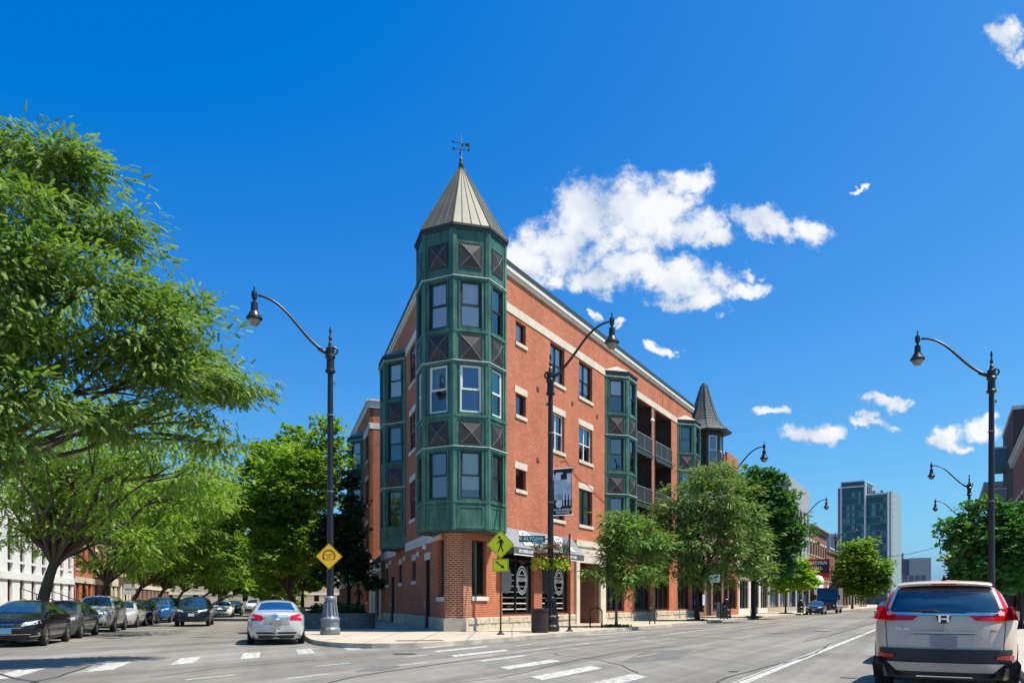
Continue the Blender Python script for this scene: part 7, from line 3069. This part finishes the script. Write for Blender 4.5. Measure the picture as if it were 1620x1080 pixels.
# opposite avenue traffic
c_ = make_car('hatch', 'dark_blue', 'dark blue hatchback parked facing us far down the avenue')
put_car(c_, FR, 63.5, 5.45, TOW_R)
c_ = make_car('sedan', 'black', 'far dark sedan driving away beside the silver SUV')
put_car(c_, FR, 52, 13.2, AWY_R)
c_ = make_car('suv', 'black', 'black SUV parked ahead of the silver SUV, casting a blue shadow')
put_car(c_, FR, -6.8, 17.5, AWY_R)

# black step van
vt = thing('step_van', 'black delivery step van with grey box parked behind the blue hatchback', 'van', (0, 0, 0), local=True)
m = MB()
prof = [(-3.2, .55), (2.3, .55), (2.95, .6), (3.0, 1.25), (2.55, 1.45), (2.2, 2.75), (2.0, 2.95), (-3.2, 2.95)]
for (nm, mat, y0, y1, pf) in (('body', 'paint_black', -1.1, 1.1, prof),):
    vs = [(x, y0, z) for x, z in pf] + [(x, y1, z) for x, z in pf]
    n = len(pf)
    m.add(vs, [tuple(range(n)), tuple(range(2 * n - 1, n - 1, -1))] + [(i, n + i, n + (i + 1) % n, (i + 1) % n) for i in range(n)])
m.build('body', 'paint_black', vt)
m = MB()
m.box(-3.25, 1.2, -1.13, 1.13, 1.0, 3.02)
m.build('cargo_box', 'win_grey', vt)
m = MB()
m.add([(2.535, -.98, 1.55), (2.535, .98, 1.55), (2.235, .98, 2.65), (2.235, -.98, 2.65)], [(0, 1, 2, 3)])
m.build('windshield', 'car_glass', vt)
m = MB()
for z in (.75, .95, 1.12):
    m.box(3.0, 3.03, -.6, .6, z, z + .07)
m.build('grille', 'chrome', vt)
for sg in (-1, 1):
    m = MB()
    m.box(2.98, 3.03, *sorted((sg * .68, sg * .98)), .85, 1.1)
    m.build('headlight', 'head_lamp', vt)
    m = MB()
    m.box(2.3, 2.45, *sorted((sg * 1.15, sg * 1.4)), 1.6, 2.2)
    m.build('door_mirror', 'plastic_black', vt)
    for wx in (-1.9, 1.9):
        wheel_parts(vt, wx, sg * 1.0, .42, sg, 'rim_dark')
m = MB()
m.box(3.0, 3.12, -1.05, 1.05, .45, .65)
m.build('bumper', 'chrome', vt)
x, y = FR.xy(73.5, 5.6)
vt.location = (x, y, .002)
vt.rotation_euler = (0, 0, TOW_R)

# ------------------------------------------------------------------ the silver SUV in the foreground
HS = dict(L=4.58, hw=.93, zb=.30, nose=.14, tail=.055, tz=.62, nr=12, mr=3.0, crown=9,
          top=[(-2.29, 1.30), (-2.20, 1.36), (-2.02, 1.62), (-1.90, 1.675), (-1.6, 1.70), (-.8, 1.735), (.1, 1.715), (.5, 1.62), (1.15, 1.17), (1.4, 1.10), (2.0, 1.0), (2.25, .88), (2.32, .72)],
          zs=[(-2.29, 1.02), (-1.9, 1.10), (-1, 1.08), (.9, 1.0), (1.4, .96), (2.0, .86), (2.32, .66)],
          hwt=[(-2.29, .80), (-1.9, .735), (-1.0, .72), (.3, .70), (.9, .74), (1.35, .84), (2.32, .86)])
hero = thing('silver_suv', 'silver compact SUV seen from behind in the right foreground', 'car', (0, 0, 0), local=True)
hs = Shell(**{k: v for k, v in HS.items()})
hs.body(240).build('body', 'paint_warm_silver', hero, smooth=True)
E = hs.end
# rear glass with black surround
E([(-.70, 1.20), (.70, 1.20), (.60, 1.635), (-.60, 1.635)], -1, .012, 24, 14).build('glass_surround', 'plastic_black', hero, smooth=True)
E([(-.665, 1.245), (.665, 1.245), (.575, 1.585), (-.575, 1.585)], -1, .020, 24, 14).build('rear_window', 'car_glass_blue', hero, smooth=True)
# roof spoiler lip
m = MB()
n = 16
vs = []
for i in range(n + 1):
    y = -.60 + 1.2 * i / n
    k = 1 - (abs(y) / .66) ** 6 * .4
    for (x_, z_) in ((-1.72, 1.705), (-2.10, 1.672 - .02 * (1 - k)), (-2.12, 1.635), (-1.98, 1.628)):
        vs.append((x_ + .10 * (abs(y) / .6) ** 3, y, z_ - .028 * (abs(y) / .6) ** 2.5))
m.add(vs, [(i * 4 + j, (i + 1) * 4 + j, (i + 1) * 4 + (j + 1) % 4, i * 4 + (j + 1) % 4) for i in range(n) for j in range(4)])
m.build('roof_spoiler', 'paint_warm_silver', hero, smooth=True)
m = MB()
m.box(-2.13, -2.115, -.16, .16, 1.637, 1.655)
m.build('brake_light', 'tail_red', hero)
m = MB()
m.add([(-.95, -.03, 1.725), (-1.25, -.03, 1.72), (-1.22, 0, 1.82), (-1.25, .03, 1.72), (-.95, .03, 1.725)], [(0, 1, 2), (2, 3, 4), (0, 2, 4)])
m.build('antenna_fin', 'paint_warm_silver', hero)
for sg in (-1, 1):
    # L-shaped tail lamps
    E([(sg * .90, 1.14), (sg * .74, 1.13), (sg * .72, 1.31), (sg * .83, 1.33)], -1, .014, 5, 5).build('tail_light', 'tail_red', hero, smooth=True)
    E([(sg * .80, 1.30), (sg * .695, 1.30), (sg * .60, 1.575), (sg * .675, 1.575)], -1, .014, 3, 8).build('tail_light_column', 'tail_red', hero, smooth=True)
    E([(sg * .735, 1.30), (sg * .685, 1.30), (sg * .595, 1.57), (sg * .635, 1.572)], -1, .020, 2, 8).build('clear_lens', 'tail_clear', hero, smooth=True)
    E([(sg * .745, 1.125), (sg * .40, 1.13), (sg * .31, 1.205), (sg * .745, 1.20)], -1, .016, 6, 3).build('tail_light_bar', 'tail_red', hero, smooth=True)
    E([(sg * .745, 1.203), (sg * .33, 1.207), (sg * .27, 1.245), (sg * .745, 1.26)], -1, .017, 6, 2).build('reversing_lens', 'tail_clear', hero, smooth=True)
    # hatch seams, bumper corner creases
    E([(sg * .735, .72), (sg * .725, .72), (sg * .755, 1.12), (sg * .765, 1.12)], -1, .004, 1, 8).build('hatch_seam', 'plastic_black', hero)
    # fog reflectors
    E([(sg * .86, .585), (sg * .64, .60), (sg * .64, .645), (sg * .86, .655)], -1, .065, 4, 1).build('reflector', 'tail_red', hero)
    # licence recess side facets
    E([(sg * .34, .76), (sg * .58, .755), (sg * .40, .945), (sg * .36, .925)], -1, .012, 3, 3).build('recess_facet', 'paint_warm_silver', hero)
    for q in ([(.95, 1.08), (.05, 1.10), (.05, 1.60), (.34, 1.58)], [(-.03, 1.10), (-1.0, 1.11), (-1.0, 1.61), (-.03, 1.60)], [(-1.08, 1.12), (-1.85, 1.22), (-1.66, 1.56), (-1.08, 1.60)]):
        hs.side(q, sg).build('side_window', 'car_glass', hero, smooth=True)
    for wx in (-1.34, 1.34):
        m = MB()
        R = .44
        pts = []
        for k in range(21):
            a = math.pi * k / 20
            x_, z_ = wx + R * math.cos(a), .36 + R * math.sin(a)
            pts.append((x_, sg * (float(hs.W(x_, max(z_, .32))) + .012), z_))
        pts += [(wx - R, sg * (float(hs.W(wx, .32)) + .01), .30), (wx + R, sg * (float(hs.W(wx, .32)) + .01), .30)]
        m.add([(wx, sg * (float(hs.W(wx, .36)) + .012), .36)] + pts, [(0, i, i + 1) for i in range(1, len(pts))])
        m.build('wheel_arch', 'plastic_black', hero)
        wheel_parts(hero, wx, sg * .82, .36, sg, w=.235)
    m = MB()
    yb = float(hs.W(.9, 1.05))
    m.box(.86, 1.02, *sorted((sg * (yb + .03), sg * (yb + .24))), 1.08, 1.23)
    m.box(.9, .96, *sorted((sg * (yb - .05), sg * (yb + .04))), 1.06, 1.10)
    m.build('door_mirror', 'paint_warm_silver', hero)
    # twin exhaust
    m = MB()
    vs = []
    for xx in (-2.18, -2.27):
        for k in range(14):
            a = 2 * math.pi * k / 14
            vs.append((xx, sg * .55 + .085 * math.cos(a), .375 + .035 * math.sin(a)))
    m.add(vs, [(k, (k + 1) % 14, 14 + (k + 1) % 14, 14 + k) for k in range(14)])
    m.build('exhaust_tip', 'chrome', hero)
# chrome strip and badge
E([(-.68, 1.205), (.68, 1.205), (.67, 1.232), (-.67, 1.232)], -1, .024, 12, 1).build('chrome_strip', 'chrome', hero)
bx_ = hs.sx_(0, 1.17, -1) - .028
m = MB()
pts = [(-.10, 1.21), (.10, 1.21), (.075, 1.11), (.055, 1.095), (-.055, 1.095), (-.075, 1.11)]
m.add([(bx_, y, z) for y, z in pts] + [(bx_ + .03, y, z) for y, z in pts], [tuple(range(6))] + [(i, 6 + i, 6 + (i + 1) % 6, (i + 1) % 6) for i in range(6)])
bdg = m.build('badge', 'plastic_black', hero)
m = MB()
for (y0, y1, z0, z1) in ((-.068, -.038, 1.105, 1.20), (.038, .068, 1.105, 1.20), (-.038, .038, 1.142, 1.164), (-.09, .09, 1.2, 1.212)):
    m.box(bx_ - .012, bx_ - .002, y0, y1, z0, z1)
m.build('badge_letter', 'chrome', bdg)
# handle bar, licence recess, plate
E([(-.42, .945), (.42, .945), (.46, .975), (-.46, .975)], -1, .034, 10, 1).build('handle_bar', 'paint_warm_silver', hero)
E([(-.40, .935), (.40, .935), (.42, .946), (-.42, .946)], -1, .008, 10, 1).build('handle_shadow_gap', 'plastic_black', hero)
rx_ = hs.sx_(0, .85, -1)
m = MB()
m.box(rx_ - .03, rx_ - .012, -.165, .165, .755, .925)
m.build('rear_plate', 'plate_grey', hero)
E([(-.34, .745), (.34, .745), (.36, .93), (-.36, .93)], -1, .008, 8, 4).build('licence_recess', 'paint_warm_silver', hero)
# black lower bumper with silver skid plate
E([(-.925, .48), (.925, .48), (.925, .73), (-.925, .73)], -1, .038, 20, 4).build('bumper_cladding', 'plastic_black', hero, smooth=True)
E([(-.90, .30), (.90, .30), (.92, .48), (-.92, .48)], -1, .012, 20, 3).build('lower_valance', 'plastic_black', hero, smooth=True)
E([(-.60, .41), (.60, .41), (.74, .535), (-.74, .535)], -1, .065, 14, 3).build('skid_plate', 'skid_silver', hero, smooth=True)
E([(-.36, .335), (.36, .335), (.34, .35), (-.34, .35)], -1, .07, 8, 1).build('tow_bar', 'chrome', hero)
# rear wiper
m = MB()
px_ = [(hs.sx_(y, z, -1) - .03, y, z) for y, z in ((.05, 1.25), (.12, 1.265), (.30, 1.272), (.46, 1.262))]
m.tube(px_, [.02, .02, .016, .01], 6)
m.build('rear_wiper', 'plastic_black', hero)
# model lettering, in car coordinates
for s_, y, z, sz, mt in (('TOURING', .50, 1.005, .055, 'chrome'), ('AWD', -.60, .985, .05, 'plastic_black')):
    xx = hs.sx_(abs(y), z, -1) - .008
    text_mesh('lettering', s_, sz, mt, hero, (xx, y, z), (0, -1, 0), UP, .003)
E([(-.80, .725), (-.74, .725), (-.74, .748), (-.80, .748)], -1, .012, 2, 1).build('sensor', 'chrome', hero)
hp_ = FR.xy(0, 0)
ctr_h = Vector((5.27 + .8165, 11.8 - .44)) + DR * 2.29
hero.location = (ctr_h.x, ctr_h.y, .002)
hero.rotation_euler = (0, 0, AWY_R)
